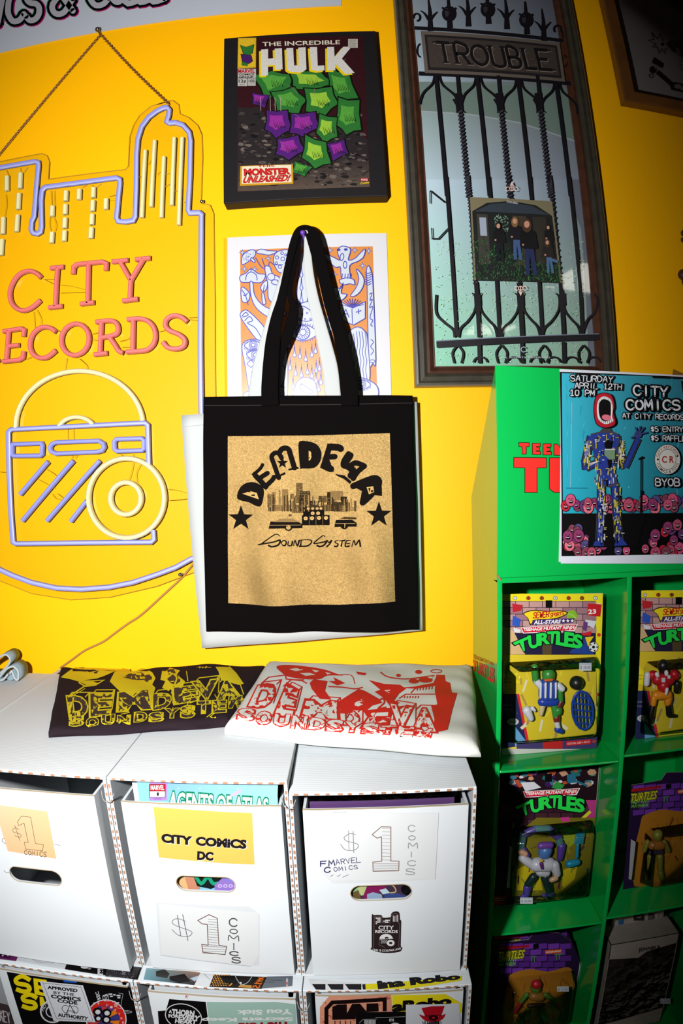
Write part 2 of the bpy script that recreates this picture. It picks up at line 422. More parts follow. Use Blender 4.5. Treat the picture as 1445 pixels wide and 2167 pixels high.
def ceiling_lights():
    # lit panels far back on the ceiling: they show only as reflections in the glazed poster
    em = bpy.data.materials.new('lit_diffuser'); em.use_nodes = True; nt = em.node_tree; nt.nodes.remove(nt.nodes['Principled BSDF'])
    e = nt.nodes.new('ShaderNodeEmission'); e.inputs[0].default_value = (1, .93, .8, 1); e.inputs[1].default_value = 6.0; nt.links.new(e.outputs[0], nt.nodes['Material Output'].inputs[0])
    fm = mat('light_frame', (220, 220, 220), .5)
    for P, lab in ((((981, 708), (1006, 687), (1100, 690), (1051, 709)), 'lit white ceiling panel farther back, mirrored low in the poster glass'), (((1150, 606), (1234, 557), (1262, 562), (1262, 622)), 'lit white ceiling panel nearer to the wall, mirrored beside the sleeve photograph')):
        Q = []
        for x, y in P:
            p = WY(x, y, .014); d = p - CAM; d.y = -d.y; k = (2.735 - p.z) / d.z; Q.append(p + d * k)
        c = sum(Q, Vector()) / 4; t = thing('ceiling_light', c, lab, 'light')
        obj('diffuser', prism(Q, (0, 0, .004)), em, t); obj('frame', prism([c + (q - c) * 1.05 + Vector((0, 0, .004)) for q in Q], (0, 0, .011)), fm, t)
ceiling_lights()
paper = mat('white_paper', (250, 250, 255), 0.5, E=1.9)
# ------------------------------------------------------------------ vinyl banner
def banner():
    t = thing('shop_banner', WY(360, 0, 0.004), 'white vinyl banner with bold outlined black lettering along the top edge of the wall', 'banner')
    g = 0.004; pts = [WY(*p, g) for p in ((723, 11), (480, 26), (212, 63), (0, 102), (-90, 124))]
    up = [Vector((p.x, p.y, p.z + 0.55)) for p in pts]
    P = [Vector((pts[0].x, -g, pts[0].z))] + [Vector((pts[-1].x, -g, pts[0].z - 0.012))]
    P += [Vector((pts[-1].x, -g, pts[0].z + .5)), Vector((pts[0].x, -g, pts[0].z + .5))]
    vm = mat('banner_vinyl', (225, 232, 245), 0.4, E=1.75, bump=('noise', 400, .1, .0005))
    obj('sheet', prism(P, (0, g - 0.0005, 0)), vm, t)
    a = Art(.3322, 0, 0)
    blk, mag, gr, wh = (8, 6, 10), (200, 20, 120), (20, 150, 110), (205, 205, 215)
    L = [('I', [(-50, 160), (20, 145), (60, -60), (-10, -45)]), ('C', [(45, 140), (150, 125), (165, -70), (60, -55)]), ('S', [(165, 135), (250, 118), (262, -90), (170, -75)]),
         ('&', [(325, 90), (465, 70), (480, -130), (340, -120)]), ('C', [(565, 40), (690, 22), (705, -170), (580, -150)]), ('O', [(700, 20), (800, 10), (815, -180), (715, -165)]),
         ('L', [(800, 12), (885, 2), (900, -190), (815, -175)]), ('L', [(880, 4), (960, -4), (975, -195), (890, -180)]), ('E', [(960, 0), (1050, -8), (1065, -200), (975, -190)])]
    for off, w, col in ((4, 74, mag), (-3, 70, gr), (0, 66, blk), (0, 36, wh)):
        for ch, q in L:
            for part in glyph(ch):
                a.line([(lambda p: (p[0] + off, p[1] + off * .5))(bil(q, x, y)) for x, y in smooth(part, 4)], w, col, round_=True)
    a.build('lettering', t, SY(g), ink('gloss_ink', .35))
banner()
# ------------------------------------------------------------------ framed comic canvas
def canvas():
    g = 0.04; cn = [(473, 431), (821, 415), (795, 65), (474, 81)]
    P = [WY(*p, g) for p in cn]
    t = thing('comic_canvas', (P[0] + P[1]) / 2, 'black-edged canvas print of a comic cover with large white title', 'canvas print')
    bk = mat('black_canvas', (26, 23, 26), 0.6, 0.15, E=1.6, bump=('noise', 900, .25, .0006))
    obj('stretched_canvas', prism(P, (0, g - .001, 0)), bk, t, bevel=.002)
    a = Art(.2907, 440, 40, 1.5)
    a.poly([(218, 145), (1128, 128), (1180, 1225), (215, 1260)], (52, 18, 24))
    # dark rubble ground in the lower half
    random.seed(3)
    a.poly([(217, 640), (300, 650), (380, 640), (430, 740), (470, 800), (560, 850), (700, 850), (820, 870), (900, 800), (960, 760), (1060, 800), (1160, 880), (1178, 1222), (216, 1256)], (42, 36, 38))
    a.grad([(216, 1256), (1178, 1222), (1168, 1000), (216, 1030)], [(88, 72, 62), (92, 78, 68), (50, 42, 42), (44, 38, 40)], 4)
    for i in range(300):
        x = random.uniform(225, 1150); y = random.uniform(680, 1215)
        if 560 < x < 900 and y < 820: continue
        r = random.uniform(8, 34); k = random.randint(5, 7); a0 = random.random() * 6
        Pp = [(x + r * random.uniform(.6, 1.2) * cos(a0 + 6.28 * j / k), y + .45 * r * random.uniform(.6, 1.2) * sin(a0 + 6.28 * j / k)) for j in range(k)]
        Pp = [(min(1155, max(222, p[0])), min(1220, p[1])) for p in Pp]
        c = random.choice([(30, 27, 28), (70, 62, 60), (90, 80, 76), (110, 98, 90), (22, 18, 20), (60, 50, 50)])
        a.poly(Pp, c)
    for i in range(60):
        x = random.uniform(225, 1120); y = random.uniform(1000, 1210)
        a.line([(x, y), (x + random.uniform(10, 40), y + random.uniform(-12, 12)), (x + random.uniform(30, 60), y + random.uniform(-16, 16))], 2.5, (25, 20, 20))
    # a plain burst of green and violet shards in place of the cover's figure
    rs = [(24, 60, 30), (45, 115, 48), (85, 160, 60), (150, 195, 60)]
    out = (12, 18, 10)
    def shard(P, c, hi=None):
        a.poly(P, out); cx = sum(p[0] for p in P) / len(P); cy = sum(p[1] for p in P) / len(P)
        a.poly([(cx + (x - cx) * .9, cy + (y - cy) * .92) for x, y in P], c)
        if hi: a.poly([(cx + (x - cx) * .55 - 8, cy + (y - cy) * .5 - 10) for x, y in P], hi)
    # (the shards are scattered: they form no body)
    SHD = [((350, 430), (470, 400), (620, 430), (560, 520), (430, 560)), ((610, 395), (800, 405), (900, 470), (760, 520), (640, 500)), ((880, 400), (1010, 420), (1075, 560), (960, 600), (900, 520)),
           ((330, 560), (430, 570), (410, 640), (340, 620)), ((480, 560), (620, 520), (700, 600), (640, 690), (520, 660)), ((720, 540), (880, 520), (930, 620), (840, 700), (730, 660)), ((960, 620), (1080, 620), (1100, 790), (1010, 830), (940, 760)),
           ((440, 700), (560, 690), (600, 800), (500, 860), (430, 800)), ((620, 720), (760, 700), (800, 790), (690, 850), (610, 820)), ((820, 730), (920, 740), (930, 850), (850, 900), (800, 830)),
           ((520, 900), (640, 870), (690, 960), (590, 1020), (510, 980)), ((720, 890), (840, 920), (880, 1040), (780, 1080), (700, 1010)), ((640, 1060), (740, 1090), (700, 1140), (630, 1120)), ((880, 930), (980, 900), (1010, 980), (920, 1030))]
    for k, P_ in enumerate(SHD):
        mx_, my_ = sum(p[0] for p in P_) / len(P_), sum(p[1] for p in P_) / len(P_); P_ = [(mx_ + (x - mx_) * (1.5 if i % 2 else 1.3), my_ + (y - my_) * (1.3 if i % 2 else 1.5)) for i, (x, y) in enumerate(P_)]; P_ = [p for i, p in enumerate(P_) for p in ((p[0], p[1]), ((p[0] * 2 + P_[(i + 1) % len(P_)][0] * 1.6 + mx_ * .4) / 4, (p[1] * 2 + P_[(i + 1) % len(P_)][1] * 1.6 + my_ * .4) / 4))]
        if k in (3, 7, 8, 10, 13): shard(P_, (80, 30, 115), (150, 45, 150))
        else: shard(P_, rs[1], rs[2 + k % 2])
        cx = sum(p[0] for p in P_) / len(P_); cy = sum(p[1] for p in P_) / len(P_)
        for h in range(7): x = cx + 12 * (h - 3) + 8; a.line([(x, cy - 18 + 5 * (h % 3)), (x + 14, cy + 34 - 6 * (h % 2))], [1, 5], out)
    for x in (385, 455, 490, 530): a.line([(x, 580), (x + 2, 680)], 3, (190, 170, 170))
    for i in range(14):
        x, y = random.uniform(300, 1100), random.uniform(250, 1150); a.line([(x, y), (x + random.uniform(-60, 60), y + random.uniform(20, 60))], 2, (150, 130, 125))
    # title lettering
    a.txt('THE INCREDIBLE', [(400, 210), (960, 195), (960, 165), (398, 180)], (225, 215, 195), .02)
    H = [((388, 428), (478, 425), (480, 232), (385, 234)),]
    def stem(q, col): a.poly(q, col)
    for dx, dy, c in ((-14, 12, (235, 205, 20)), (0, 0, (215, 212, 205))):
        S = lambda P: a.poly([(x + dx, y + dy) for x, y in P], c)
        S([(388, 234), (440, 230), (440, 300), (490, 298), (487, 228), (540, 224), (545, 378), (490, 380), (490, 345), (440, 348), (440, 422), (390, 424)])
        S([(572, 224), (622, 222), (628, 350), (662, 350), (658, 220), (712, 217), (718, 378), (680, 400), (600, 395), (578, 378)])
        S([(742, 216), (795, 216), (800, 352), (848, 350), (850, 385), (800, 392), (752, 380)])
        S([(868, 216), (918, 215), (922, 290), (985, 214), (1045, 214), (975, 300), (1068, 405), (1000, 412), (925, 335), (928, 385), (870, 385)])
    a.poly([(222, 150), (354, 148), (352, 366), (218, 372)], (205, 165, 30)); a.poly([(226, 155), (348, 153), (345, 360), (223, 364)], (225, 185, 40))
    shard([(235, 200), (280, 215), (340, 195), (330, 260), (300, 280), (260, 270)], rs[1]); shard([(240, 265), (320, 275), (330, 320), (300, 340), (250, 320)], (70, 30, 100)); shard([(250, 320), (295, 335), (290, 355), (248, 350)], rs[1])
    a.rect(220, 374, 352, 440, (190, 185, 180)); a.rect(220, 444, 288, 500, (190, 185, 180)); a.rect(292, 444, 350, 498, (190, 185, 180))
    a.txt('MARVEL', (224, 378, 120, 26), (180, 30, 40), .04); a.txt('COMICS', (228, 408, 110, 14), (20, 16, 20), .03); a.txt('GROUP', (228, 426, 106, 14), (20, 16, 20), .03)
    a.txt('12¢', (228, 452, 52, 28), (20, 16, 20), .02); a.txt('105', (300, 452, 42, 22), (20, 16, 20), .02); a.txt('JULY', (298, 480, 50, 10), (20, 16, 20)); a.txt('IND.', (235, 484, 34, 9), (20, 16, 20))
    a.rect(1020, 158, 1090, 222, (190, 185, 175))
    for i, s in enumerate(('APPROVED', 'BY THE', 'COMICS', 'CODE', 'AUTHORITY')): a.txt(s, (1028 + (i in (1, 3)) * 8, 163 + i * 12, 54 - (i in (1, 3)) * 16, 7), (40, 30, 30))
    a.poly([(238, 1080), (620, 1068), (624, 1210), (236, 1226)], (205, 150, 30)); a.poly([(252, 1084), (606, 1072), (610, 1198), (250, 1210)], (235, 225, 195))
    a.txt('THIS', [(366, 1090), (484, 1086), (484, 1072), (366, 1076)], (190, 30, 30), .03)
    a.txt('MONSTER', [(270, 1150), (595, 1138), (590, 1096), (268, 1104)], (200, 35, 35), .05, (60, 10, 10), .02)
    a.txt('UNLEASHED!', [(256, 1202), (585, 1188), (605, 1146), (275, 1158)], (200, 35, 35), .04, (60, 10, 10), .02)
    a.rect(1112, 1170, 1166, 1190, (200, 30, 40)); a.txt('MARVEL', (1115, 1173, 48, 14), (240, 235, 235)); a.txt('Comics', [(1110, 1214), (1172, 1206), (1174, 1192), (1112, 1200)], (240, 210, 20), .03)
    a.build('cover_print', t, SY(g), ink('canvas_ink', .45, bump=('noise', 900, .2, .0005), scratch=.25))
canvas()
# ------------------------------------------------------------------ surreal line-art print taped to the wall
def line_print():
    g = .0035; q = [WY(*p, g) for p in ((480.5, 503), (817.6, 493.5), (828, 842), (481.5, 845))]
    t = thing('art_print', (q[2] + q[3]) / 2, 'orange and white line-art print with eyes and teardrops, taped behind the hanging tote bags', 'art print')
    obj('paper_sheet', prism(q, (0, .0012, 0)), paper, t)
    q2 = [WY(*p, g) for p in ((473, 505), (483, 504), (484, 845), (476, 845))]
    obj('tape_strip', prism(q2, (0, .0008, 0)), clear('clear_tape', (1, .97, .88)), t)
    a = Art(.3045, 440, 460, 1.9); bl = (70, 75, 200); wh = (232, 240, 250)
    a.poly([(223, 228), (1145, 202), (1176, 1250), (235, 1250)], (250, 160, 75))
    def blob(P, w=6, c=wh, sm=True):
        Q = smooth(P, 4, True) if sm else P; a.poly(Q, c); a.line(Q, w, bl, closed=True)
    def ln(P, w=6, sm=True): a.line(smooth(P, 4) if sm else P, w, bl)
    def star(x, y, r=22):
        P = []
        for k in range(8):
            rr = r if k % 2 == 0 else r * .3; P.append((x + rr * sin(k * pi / 4), y - rr * cos(k * pi / 4)))
        blob(P, 4, wh, False)
    def drop(x, y, h=60, w=14): blob([(x, y - h * .6), (x + w * .35, y), (x + w, y + h * .3), (x, y + h * .5), (x - w, y + h * .3), (x - w * .35, y)], 5)
    def eye(x, y, r, tilt=0):
        blob([(x - r, y + tilt), (x - r * .5, y - r * .42), (x, y - r * .55), (x + r * .5, y - r * .42), (x + r, y - tilt), (x + r * .5, y + r * .4), (x, y + r * .52), (x - r * .5, y + r * .4)], 6)
        a.ell(x, y - 2, r * .5, r * .5, bl); a.ell(x, y - 2, r * .43, r * .43, wh)
        for k in range(16): ca, sa = cos(k * pi / 8), sin(k * pi / 8); a.line([(x + ca * r * .18, y + sa * r * .18), (x + ca * r * .45, y + sa * r * .45)], 4, bl)
        a.ell(x, y - 4, r * .2, r * .2, wh); a.line(arc(x, y - 4, r * .2, r * .2, 0, 360, 14), 4, bl)
        for k in range(13):
            u = -1 + k / 6; a.line([(x + u * r * .9, y - r * .52 * (1 - u * u * .7) ), (x + u * r * 1.0, y - r * .52 * (1 - u * u * .7) - 18)], 4, bl); a.line([(x + u * r * .9, y + r * .5 * (1 - u * u * .7)), (x + u * r, y + r * .5 * (1 - u * u * .7) + 16)], 4, bl)
    for s in ((240, 245), (418, 285), (253, 358), (325, 360), (848, 228), (1020, 228), (1117, 234), (1074, 336), (878, 398)): star(*s)
    blob([(232, 300), (245, 260), (290, 228), (328, 232), (325, 270), (285, 305), (240, 330)])
    for i in range(40): x = random.uniform(245, 318); y = random.uniform(240, 310); a.ell(x, y, 2.5, 2.5, bl, n=6)
    blob([(296, 290), (310, 283), (328, 305), (318, 315)])
    blob([(340, 235), (370, 222), (420, 232), (480, 238), (430, 262), (370, 255), (342, 250)])
    blob([(455, 300), (470, 250), (520, 228), (570, 235), (590, 300), (560, 380), (500, 385), (470, 350)])
    for x, y, r in ((480, 280, 14), (515, 250, 12), (520, 290, 16), (475, 318, 11), (500, 345, 14), (545, 320, 12), (540, 262, 10)): a.ell(x, y, r, r, bl, n=14); a.ell(x, y, r - 5, r - 5, wh, n=14)
    ln([(420, 350), (430, 310), (460, 330), (520, 330)]); 
    blob([(223, 410), (262, 390), (300, 360), (350, 392), (400, 400), (372, 452), (300, 452), (232, 450)]); ln([(262, 440), (270, 400), (300, 380), (335, 400), (342, 440)]); ln([(300, 350), (300, 385)], 5)
    blob([(292, 455), (312, 455), (325, 540), (380, 610), (470, 650), (520, 640), (540, 680), (440, 700), (345, 640), (302, 560)])
    blob([(380, 600), (375, 530), (385, 520), (395, 560), (402, 600)])
    blob([(232, 490), (265, 500), (292, 540), (275, 590), (236, 580)]); ln([(236, 505), (262, 545), (280, 610)]); ln([(245, 540), (262, 545), (275, 525)])
    blob([(366, 490), (385, 455), (412, 440), (410, 490), (385, 520)]); ln([(385, 520), (392, 470)])
    blob([(395, 350), (430, 345), (450, 395), (500, 430), (480, 560), (450, 590), (420, 560), (415, 460)]); a.ell(440, 415, 28, 26, bl); a.ell(440, 415, 23, 21, wh); ln([(330, 280), (370, 345), (400, 360)]); ln([(375, 285), (395, 345)]); blob([(445, 460), (450, 438), (485, 440), (482, 470)])
    # fork sign, tube
    blob([(230, 700), (240, 655), (285, 655), (400, 780), (380, 860), (340, 850)]); ln([(255, 720), (290, 690), (310, 720), (275, 735), (330, 770), (370, 835)]); ln([(235, 690), (262, 662), (280, 680), (240, 695)])
    # faces at left
    blob([(238, 890), (300, 850), (370, 860), (400, 900), (380, 1240), (300, 1240), (260, 1040)], 6); eye(315, 892, 62); eye(330, 960, 62, -8)
    ln([(270, 1020), (300, 990), (322, 1020), (300, 1046), (272, 1022)], 5, False); ln([(300, 1080), (312, 1074), (300, 1110), (325, 1105)], 5)
    blob([(255, 1250), (262, 1215), (330, 1210), (380, 1235), (380, 1250)])
    # centre column
    blob([(620, 590), (640, 300), (660, 240), (690, 240), (690, 590)]); 
    for y in (380, 470, 560): drop(650, y, 80, 11)
    blob([(560, 840), (560, 700), (600, 620), (690, 590), (770, 600), (840, 700), (860, 1250), (560, 1250)], 6, (250, 160, 75))
    blob([(560, 800), (565, 720), (620, 620), (690, 588), (740, 600), (840, 720), (840, 800)], 6)
    blob([(600, 680), (640, 620), (700, 640), (735, 700), (690, 725), (620, 710)]); 
    for x, y in ((660, 640), (625, 675), (655, 675), (690, 668), (640, 705), (675, 710), (712, 708)): a.ell(x, y, 8, 8, bl, n=10); a.ell(x, y, 4, 4, wh, n=10)
    eye(660, 805, 105)
    random.seed(5)
    for x, y in ((568, 880), (602, 940), (640, 950), (680, 970), (722, 940), (748, 915), (572, 1030), (610, 1070), (650, 1080), (692, 1060), (722, 1085), (752, 1050), (775, 1035), (592, 1160), (770, 1180), (750, 1120), (785, 1130)):
        a.line([(x, y - 60), (x, y)], 4, bl); drop(x, y, 70, 12)
    blob([(605, 1250), (610, 1170), (640, 1125), (690, 1115), (740, 1140), (755, 1200), (750, 1250)]); ln([(650, 1158), (735, 1215), (680, 1222), (640, 1190), (650, 1158)])
    blob([(480, 1250), (480, 1000), (545, 860), (550, 1250)]); blob([(500, 1180), (500, 1040), (530, 1040), (540, 1110)]); ln([(480, 1180), (550, 1180)])
    # bird, moon, book, pencil, comb
    blob([(885, 350), (820, 290), (790, 240), (830, 262), (880, 285), (915, 300), (900, 240), (930, 205), (980, 215), (990, 240), (975, 300), (1020, 290), (1060, 250), (1092, 225), (1080, 280), (1040, 310), (985, 340), (985, 430), (930, 430), (920, 350)])
    a.ell(908, 230, 14, 9, bl); a.ell(958, 228, 14, 9, bl); blob([(920, 300), (920, 270), (935, 255), (945, 275), (935, 300)]); a.ell(953, 334, 15, 28, bl); a.ell(953, 334, 9, 20, wh)
    blob([(915, 440), (960, 425), (1010, 435), (1018, 472), (985, 465), (950, 472), (922, 462)])
    for k in range(4): ln([(935 + k * 20, 395), (930 + k * 20, 430)])
    blob([(1030, 365), (1060, 390), (1085, 440), (1070, 500), (1030, 545), (990, 550), (1030, 490), (1048, 430)])
    blob([(915, 585), (1005, 635), (1092, 590), (1092, 705), (1010, 752), (920, 712)], 6, wh, False); ln([(1000, 640), (1005, 750)])
    for k in range(11): ang = radians(20 + 14 * k); a.line([(1003, 630), (1003 + 85 * cos(ang), 630 - 62 * sin(ang))], 5, bl)
    a.hand('A', [(935, 690), (980, 697), (975, 645), (940, 640)], 7, bl); a.hand('+', [(1030, 680), (1065, 665), (1060, 640), (1030, 645)], 7, bl)
    blob([(1105, 480), (1100, 380), (1112, 340), (1130, 370), (1145, 470), (1165, 990), (1145, 1015), (1118, 1000)]); 
    for k in range(6): ln([(1092, 385 + k * 16), (1112, 395 + k * 16), (1135, 382 + k * 16)])
    ln([(1120, 540), (1140, 530), (1125, 580), (1142, 575), (1122, 630), (1145, 625), (1125, 700), (1145, 720), (1130, 750), (1145, 760)]); ln([(1130, 850), (1150, 870), (1130, 900), (1150, 930), (1130, 960)]); a.ell(1141, 1002, 22, 12, bl); a.ell(1141, 1002, 16, 7, wh)
    blob([(975, 1000), (965, 850), (990, 790), (1040, 765), (1085, 790), (1108, 850), (1120, 1150), (1020, 1150)])
    for k in range(6): ln([(990 + k * 20, 810 - (k > 1) * 15), (1000 + k * 20, 880), (992 + k * 20, 940), (1003 + k * 20, 1000), (996 + k * 20, 1060), (1006 + k * 20, 1130)], 5)
    blob([(1030, 1130), (1080, 1120), (1170, 1170), (1172, 1250), (1040, 1250)]); eye(1070, 1165, 60)
    blob([(870, 530), (880, 490), (920, 500), (940, 460), (925, 530), (965, 540), (930, 580), (880, 575)]); ln([(895, 560), (925, 480)]); blob([(820, 420), (850, 400), (860, 460), (840, 490)]); blob([(800, 300), (825, 310), (825, 370), (805, 390)])
    a.build('print', t, SY(g), ink('poster_ink', .3, spec=.5))
line_print()
# ------------------------------------------------------------------ framed gate poster
def moulding(t, corners, prof, mats, yb):
    """mitred frame: corners (bl, br, tr, tl) as (x, z); prof: (inset, height, material)"""
    cx = sum(c[0] for c in corners) / 4; cz = sum(c[1] for c in corners) / 4
    def inset(d):
        out = []
        for i in range(4):
            p, a_, b_ = Vector(corners[i]), Vector(corners[i - 1]), Vector(corners[(i + 1) % 4])
            da, db = (a_ - p).normalized(), (b_ - p).normalized(); out.append(p + (da + db) * d)
        return out
    rings = [(inset(d), h) for d, h, m in prof]
    for s in range(4):
        e = (s + 1) % 4; V = []; F = []; MI = []
        for r, h in rings:
            for k in (s, e): V.append((r[k].x, yb - h, r[k].y))
        n = len(rings)
        for i in range(n - 1): F.append((2*i, 2*i + 1, 2*i + 3, 2*i + 2)); MI.append(prof[i][2])
        F.append((2*(n-1), 2*(n-1) + 1, 1, 0)); MI.append(prof[-1][2])
        for k in (0, 1): F.append(tuple(2*i + k for i in range(n))[::(1 if k else -1)]); MI.append(0)
        obj('frame_rail', (V, F, MI), mats, t)
def gate():
    g = .03; G = lambda x, y: WY(x, y, g)
    bl, br, tl0, tr0 = G(879, 818), G(1309, 812), G(832, 0), G(1211, 0)
    xl, xr = (bl.x + tl0.x) / 2, (br.x + tr0.x) / 2; zt = 2.42
    t = thing('framed_poster', ((xl + xr) / 2, -.02, bl.z), 'tall dark wood framed poster of an iron gate with a name plate, glazed', 'framed poster')
    tilt = (bl.x - tl0.x) / (tl0.z - bl.z)
    c = [(bl.x, bl.z), (br.x, bl.z), (br.x - tilt * .2, zt), (bl.x - tilt * .2, zt)]
    mo = mat('bronze_moulding', (70, 66, 55), .35, .6, E=1.3, mott=(40, .6, (40, 36, 30)), bump=('noise', 60, .15, .001, (8, 8, 1)))
    mi = mat('walnut_moulding', (86, 50, 32), .35, .6, E=1.3, mott=(60, .6, (44, 24, 16)))
    lt = mat('moulding_lip', (120, 112, 98), .3, .6, E=1.3)
    prof = [(0, 0, 0), (0, .026, 2), (.0025, .029, 0), (.006, .030, 0), (.010, .026, 0), (.017, .029, 0), (.022, .024, 0), (.024, .020, 1), (.028, .022, 1), (.033, .016, 1), (.036, .012, 1), (.038, .012, 1), (.038, 0, 1)]
    moulding(t, c, prof, [mo, mi, lt], -.001)
    i0 = .036
    pc = [(c[0][0] + i0, c[0][1] + i0), (c[1][0] - i0, c[1][1] + i0), (c[2][0] - i0, zt - i0), (c[3][0] + i0, zt - i0)]
    obj('backing', prism([(x, -.008, z) for x, z in pc], (0, .006, 0)), paper, t)
    obj('glass_pane', prism([(x, -.0125, z) for x, z in pc], (0, .0015, 0)), clear('picture_glass'), t)
    a = Art(.4325, 820, 0, 1.05); blk = (22, 20, 26)
    sky, sky2, grass, grass2 = (188, 206, 216), (165, 175, 190), (150, 190, 170), (178, 208, 178)
    # picture ground, drawn beyond the opening at the top
    px = [(x, z) for x, z in pc]
    V = lambda x, y: (x, y)
    a.grad([(120, 420), (930, 430), (850, -190), (60, -190)], [(180, 200, 212), (120, 128, 142), (110, 116, 130), (150, 160, 172)], 10)
    a.grad([(165, 975), (960, 975), (905, 400), (130, 400)], [(198, 222, 235), (140, 150, 168), (120, 124, 128), (140, 160, 155)], 10)
    a.poly([(160, 545), (400, 560), (640, 600), (915, 690), (900, 440), (150, 400)], (118, 138, 130)); a.line([(160, 545), (400, 560), (640, 600), (915, 690)], 7, (165, 175, 180))
    a.at(.3183, 860, 380)
    a.grad([(190, 1240), (1270, 1250), (1170, 0), (120, 0)], [(140, 205, 175), (150, 180, 160), (140, 150, 168), (198, 222, 235)], 12)
    a.poly([(1100, 0), (1170, 0), (1265, 1240), (1210, 1240), (1190, 760), (1160, 330), (1130, 250)], (112, 118, 130))
    random.seed(11)
    for i in range(900):
        y = random.uniform(420, 1230); x = random.uniform(170 + (y - 400) * .03, 1180)
        a.ell(x, y, random.uniform(3, 9), random.uniform(2, 4), random.choice([(150, 200, 165), (175, 210, 165), (120, 175, 140), (190, 222, 200)]), n=5)
    a.at(.4325, 820, 0)
    L = lambda P, w, sm=False: a.line(smooth(P, 5) if sm else P, w, blk)
    # finials
    for x, y in ((203, 5), (388, -18), (575, -5), (755, 55)):
        L([(x - 8, y), (x, y + 60), (x + 3, y + 160)], [4, 14, 26]); L([(x - 45, y + 60), (x - 25, y + 75), (x - 5, y + 105)], [3, 14], True); L([(x + 38, y + 65), (x + 22, y + 80), (x + 2, y + 105)], [3, 14], True)
    for x, y in ((297, 0), (485, -20), (672, 30)):
        L([(x - 6, y - 10), (x - 4, y + 20), (x + 4, y + 150)], [8, 12, 26]); a.ell(x, y + 80, 34, 38, blk); a.ell(x - 10, y + 74, 10, 22, (52, 50, 58)); L([(x - 34, y + 50), (x - 20, y + 62), (x + 20, y + 64), (x + 34, y + 52)], 9)
    L(arc(140, 98, 16, 18, -90, 200), 8); L(arc(825, 155, 18, 18, -40, 230), 9); L([(840, 140), (855, 200)], 9)
    L([(130, 150), (855, 212)], 17); L([(150, 372), (890, 420)], 20)
    L(arc(158, 260, 16, 32, 90, 270), 6); L(arc(855, 310, 22, 26, -90, 90), 6)
    # name plate
    st, st2, st3 = (98, 88, 80), (66, 58, 54), (38, 34, 36)
    a.poly([(160, 165), (835, 222), (862, 412), (180, 370)], st); a.poly([(178, 182), (822, 236), (846, 396), (196, 355)], st3); a.poly([(190, 194), (812, 246), (834, 382), (206, 342)], st2)
    random.seed(2)
    for i in range(160): x = random.uniform(215, 800); a.ell(x, 210 + (x - 200) * .08 + random.uniform(0, 110), random.uniform(3, 10), 3, random.choice([(84, 74, 68), (56, 48, 46), (74, 66, 60)]), n=6)
    Q = [(250, 318), (805, 358), (780, 262), (232, 222)]
    S = [('T', 0, .12), ('R', .16, .27), ('O', .3, .44), ('U', .475, .585), ('B', .625, .72), ('L', .765, .855), ('E', .885, .99)]
    for d, col, w in ((4, (120, 108, 98), 17), (0, (24, 21, 24), 15)):
        for ch, u0, u1 in S:
            for part in glyph(ch):
                P = [bil(Q, u0 + (u1 - u0) * x, y) for x, y in smooth(part, 3)] if ch in 'ROUB' else [bil(Q, u0 + (u1 - u0) * x, y) for x, y in part]
                a.line([(x + d, y + d) for x, y in P], w if ch != 'O' else w, col)
                for e in (part[0], part[-1]):
                    if ch in 'TRULBE' and (e[1] in (0, 1)): b0 = bil(Q, u0 + (u1 - u0) * e[0], e[1]); a.line([(b0[0] - 15 + d, b0[1] - 1 + d), (b0[0] + 15 + d, b0[1] + 1 + d)], 7, col)
    # bars above
    def twist(P, w, n):
        P = smooth(P, 6); L(P, w * .6)
        N = n
        for k in range(N):
            t = k / (N - 1) * (len(P) - 1); i = min(int(t), len(P) - 2); f = t - i
            x = P[i][0] + (P[i+1][0] - P[i][0]) * f; y = P[i][1] + (P[i+1][1] - P[i][1]) * f
            a.ell(x, y, w * .6, w * .3, blk, rot=-28, n=10); a.line([(x - w * .42, y + w * .26), (x + w * .38, y - w * .22)], w * .13, (84, 82, 94))
    for P in ([(232, 380), (285, 971)], [(432, 390), (492, 971)], [(630, 400), (695, 971)], [(815, 415), (885, 971)]): L(P, 19)
    for x0, x1 in ((337, 390), (535, 590), (725, 787)):
        L([(x0, 385), (x0 + 16, 565)], 17); L([(x0 + 2, 470), (x0 + 12, 560)], 34); L([(x0 - 20, 500), (x0 + 2, 545), (x0 - 6, 568)], [10, 4], True); L([(x0 + 26, 500), (x0 + 18, 545), (x0 + 38, 566)], [10, 4], True)
        twist([(x0 + 14, 560), (x1, 971)], 26, 24)
    for x, y in ((236, 392), (436, 400), (632, 412), (818, 425)):
        L([(x - 12, y - 8), (x - 22, y + 35), (x - 62, y + 75), (x - 78, y + 110), (x - 84, y + 135)], [8, 12], True); L([(x + 12, y - 4), (x + 28, y + 40), (x + 80, y + 85), (x + 98, y + 115), (x + 100, y + 150)], [8, 12], True)
    a.at(.3183, 860, 380)
    for P in ([(255, 0), (325, 1050)], [(535, 0), (548, 150)], [(588, 680), (608, 1050)], [(808, 0), (820, 165)], [(868, 690), (888, 1045)], [(1065, 0), (1140, 740), (1152, 1030)]): L(P, 24)
    for P, n in (([(397, 0), (420, 250), (448, 700)], 30), ([(670, 0), (684, 150)], 7), ([(735, 680), (740, 730)], 3), ([(934, 0), (955, 160), (1006, 690)], 30)): twist(P, 30, n)
    for x, w in ((460, 34), (742, 38), (1015, 34)): L([(x - 8, 700), (x + 14, 1060)], w * .8); L([(x, 780), (x + 4, 850)], 44); L([(x + 12, 1090), (x + 16, 1230)], 26)
    for x in (460, 742, 1010):
        L([(x - 34, 768), (x - 14, 800), (x - 18, 880), (x - 60, 950), (x - 110, 1000), (x - 125, 1060)], [7, 17], True); L([(x + 28, 768), (x + 16, 800), (x + 24, 880), (x + 66, 940), (x + 112, 990), (x + 132, 1060)], [7, 17], True)
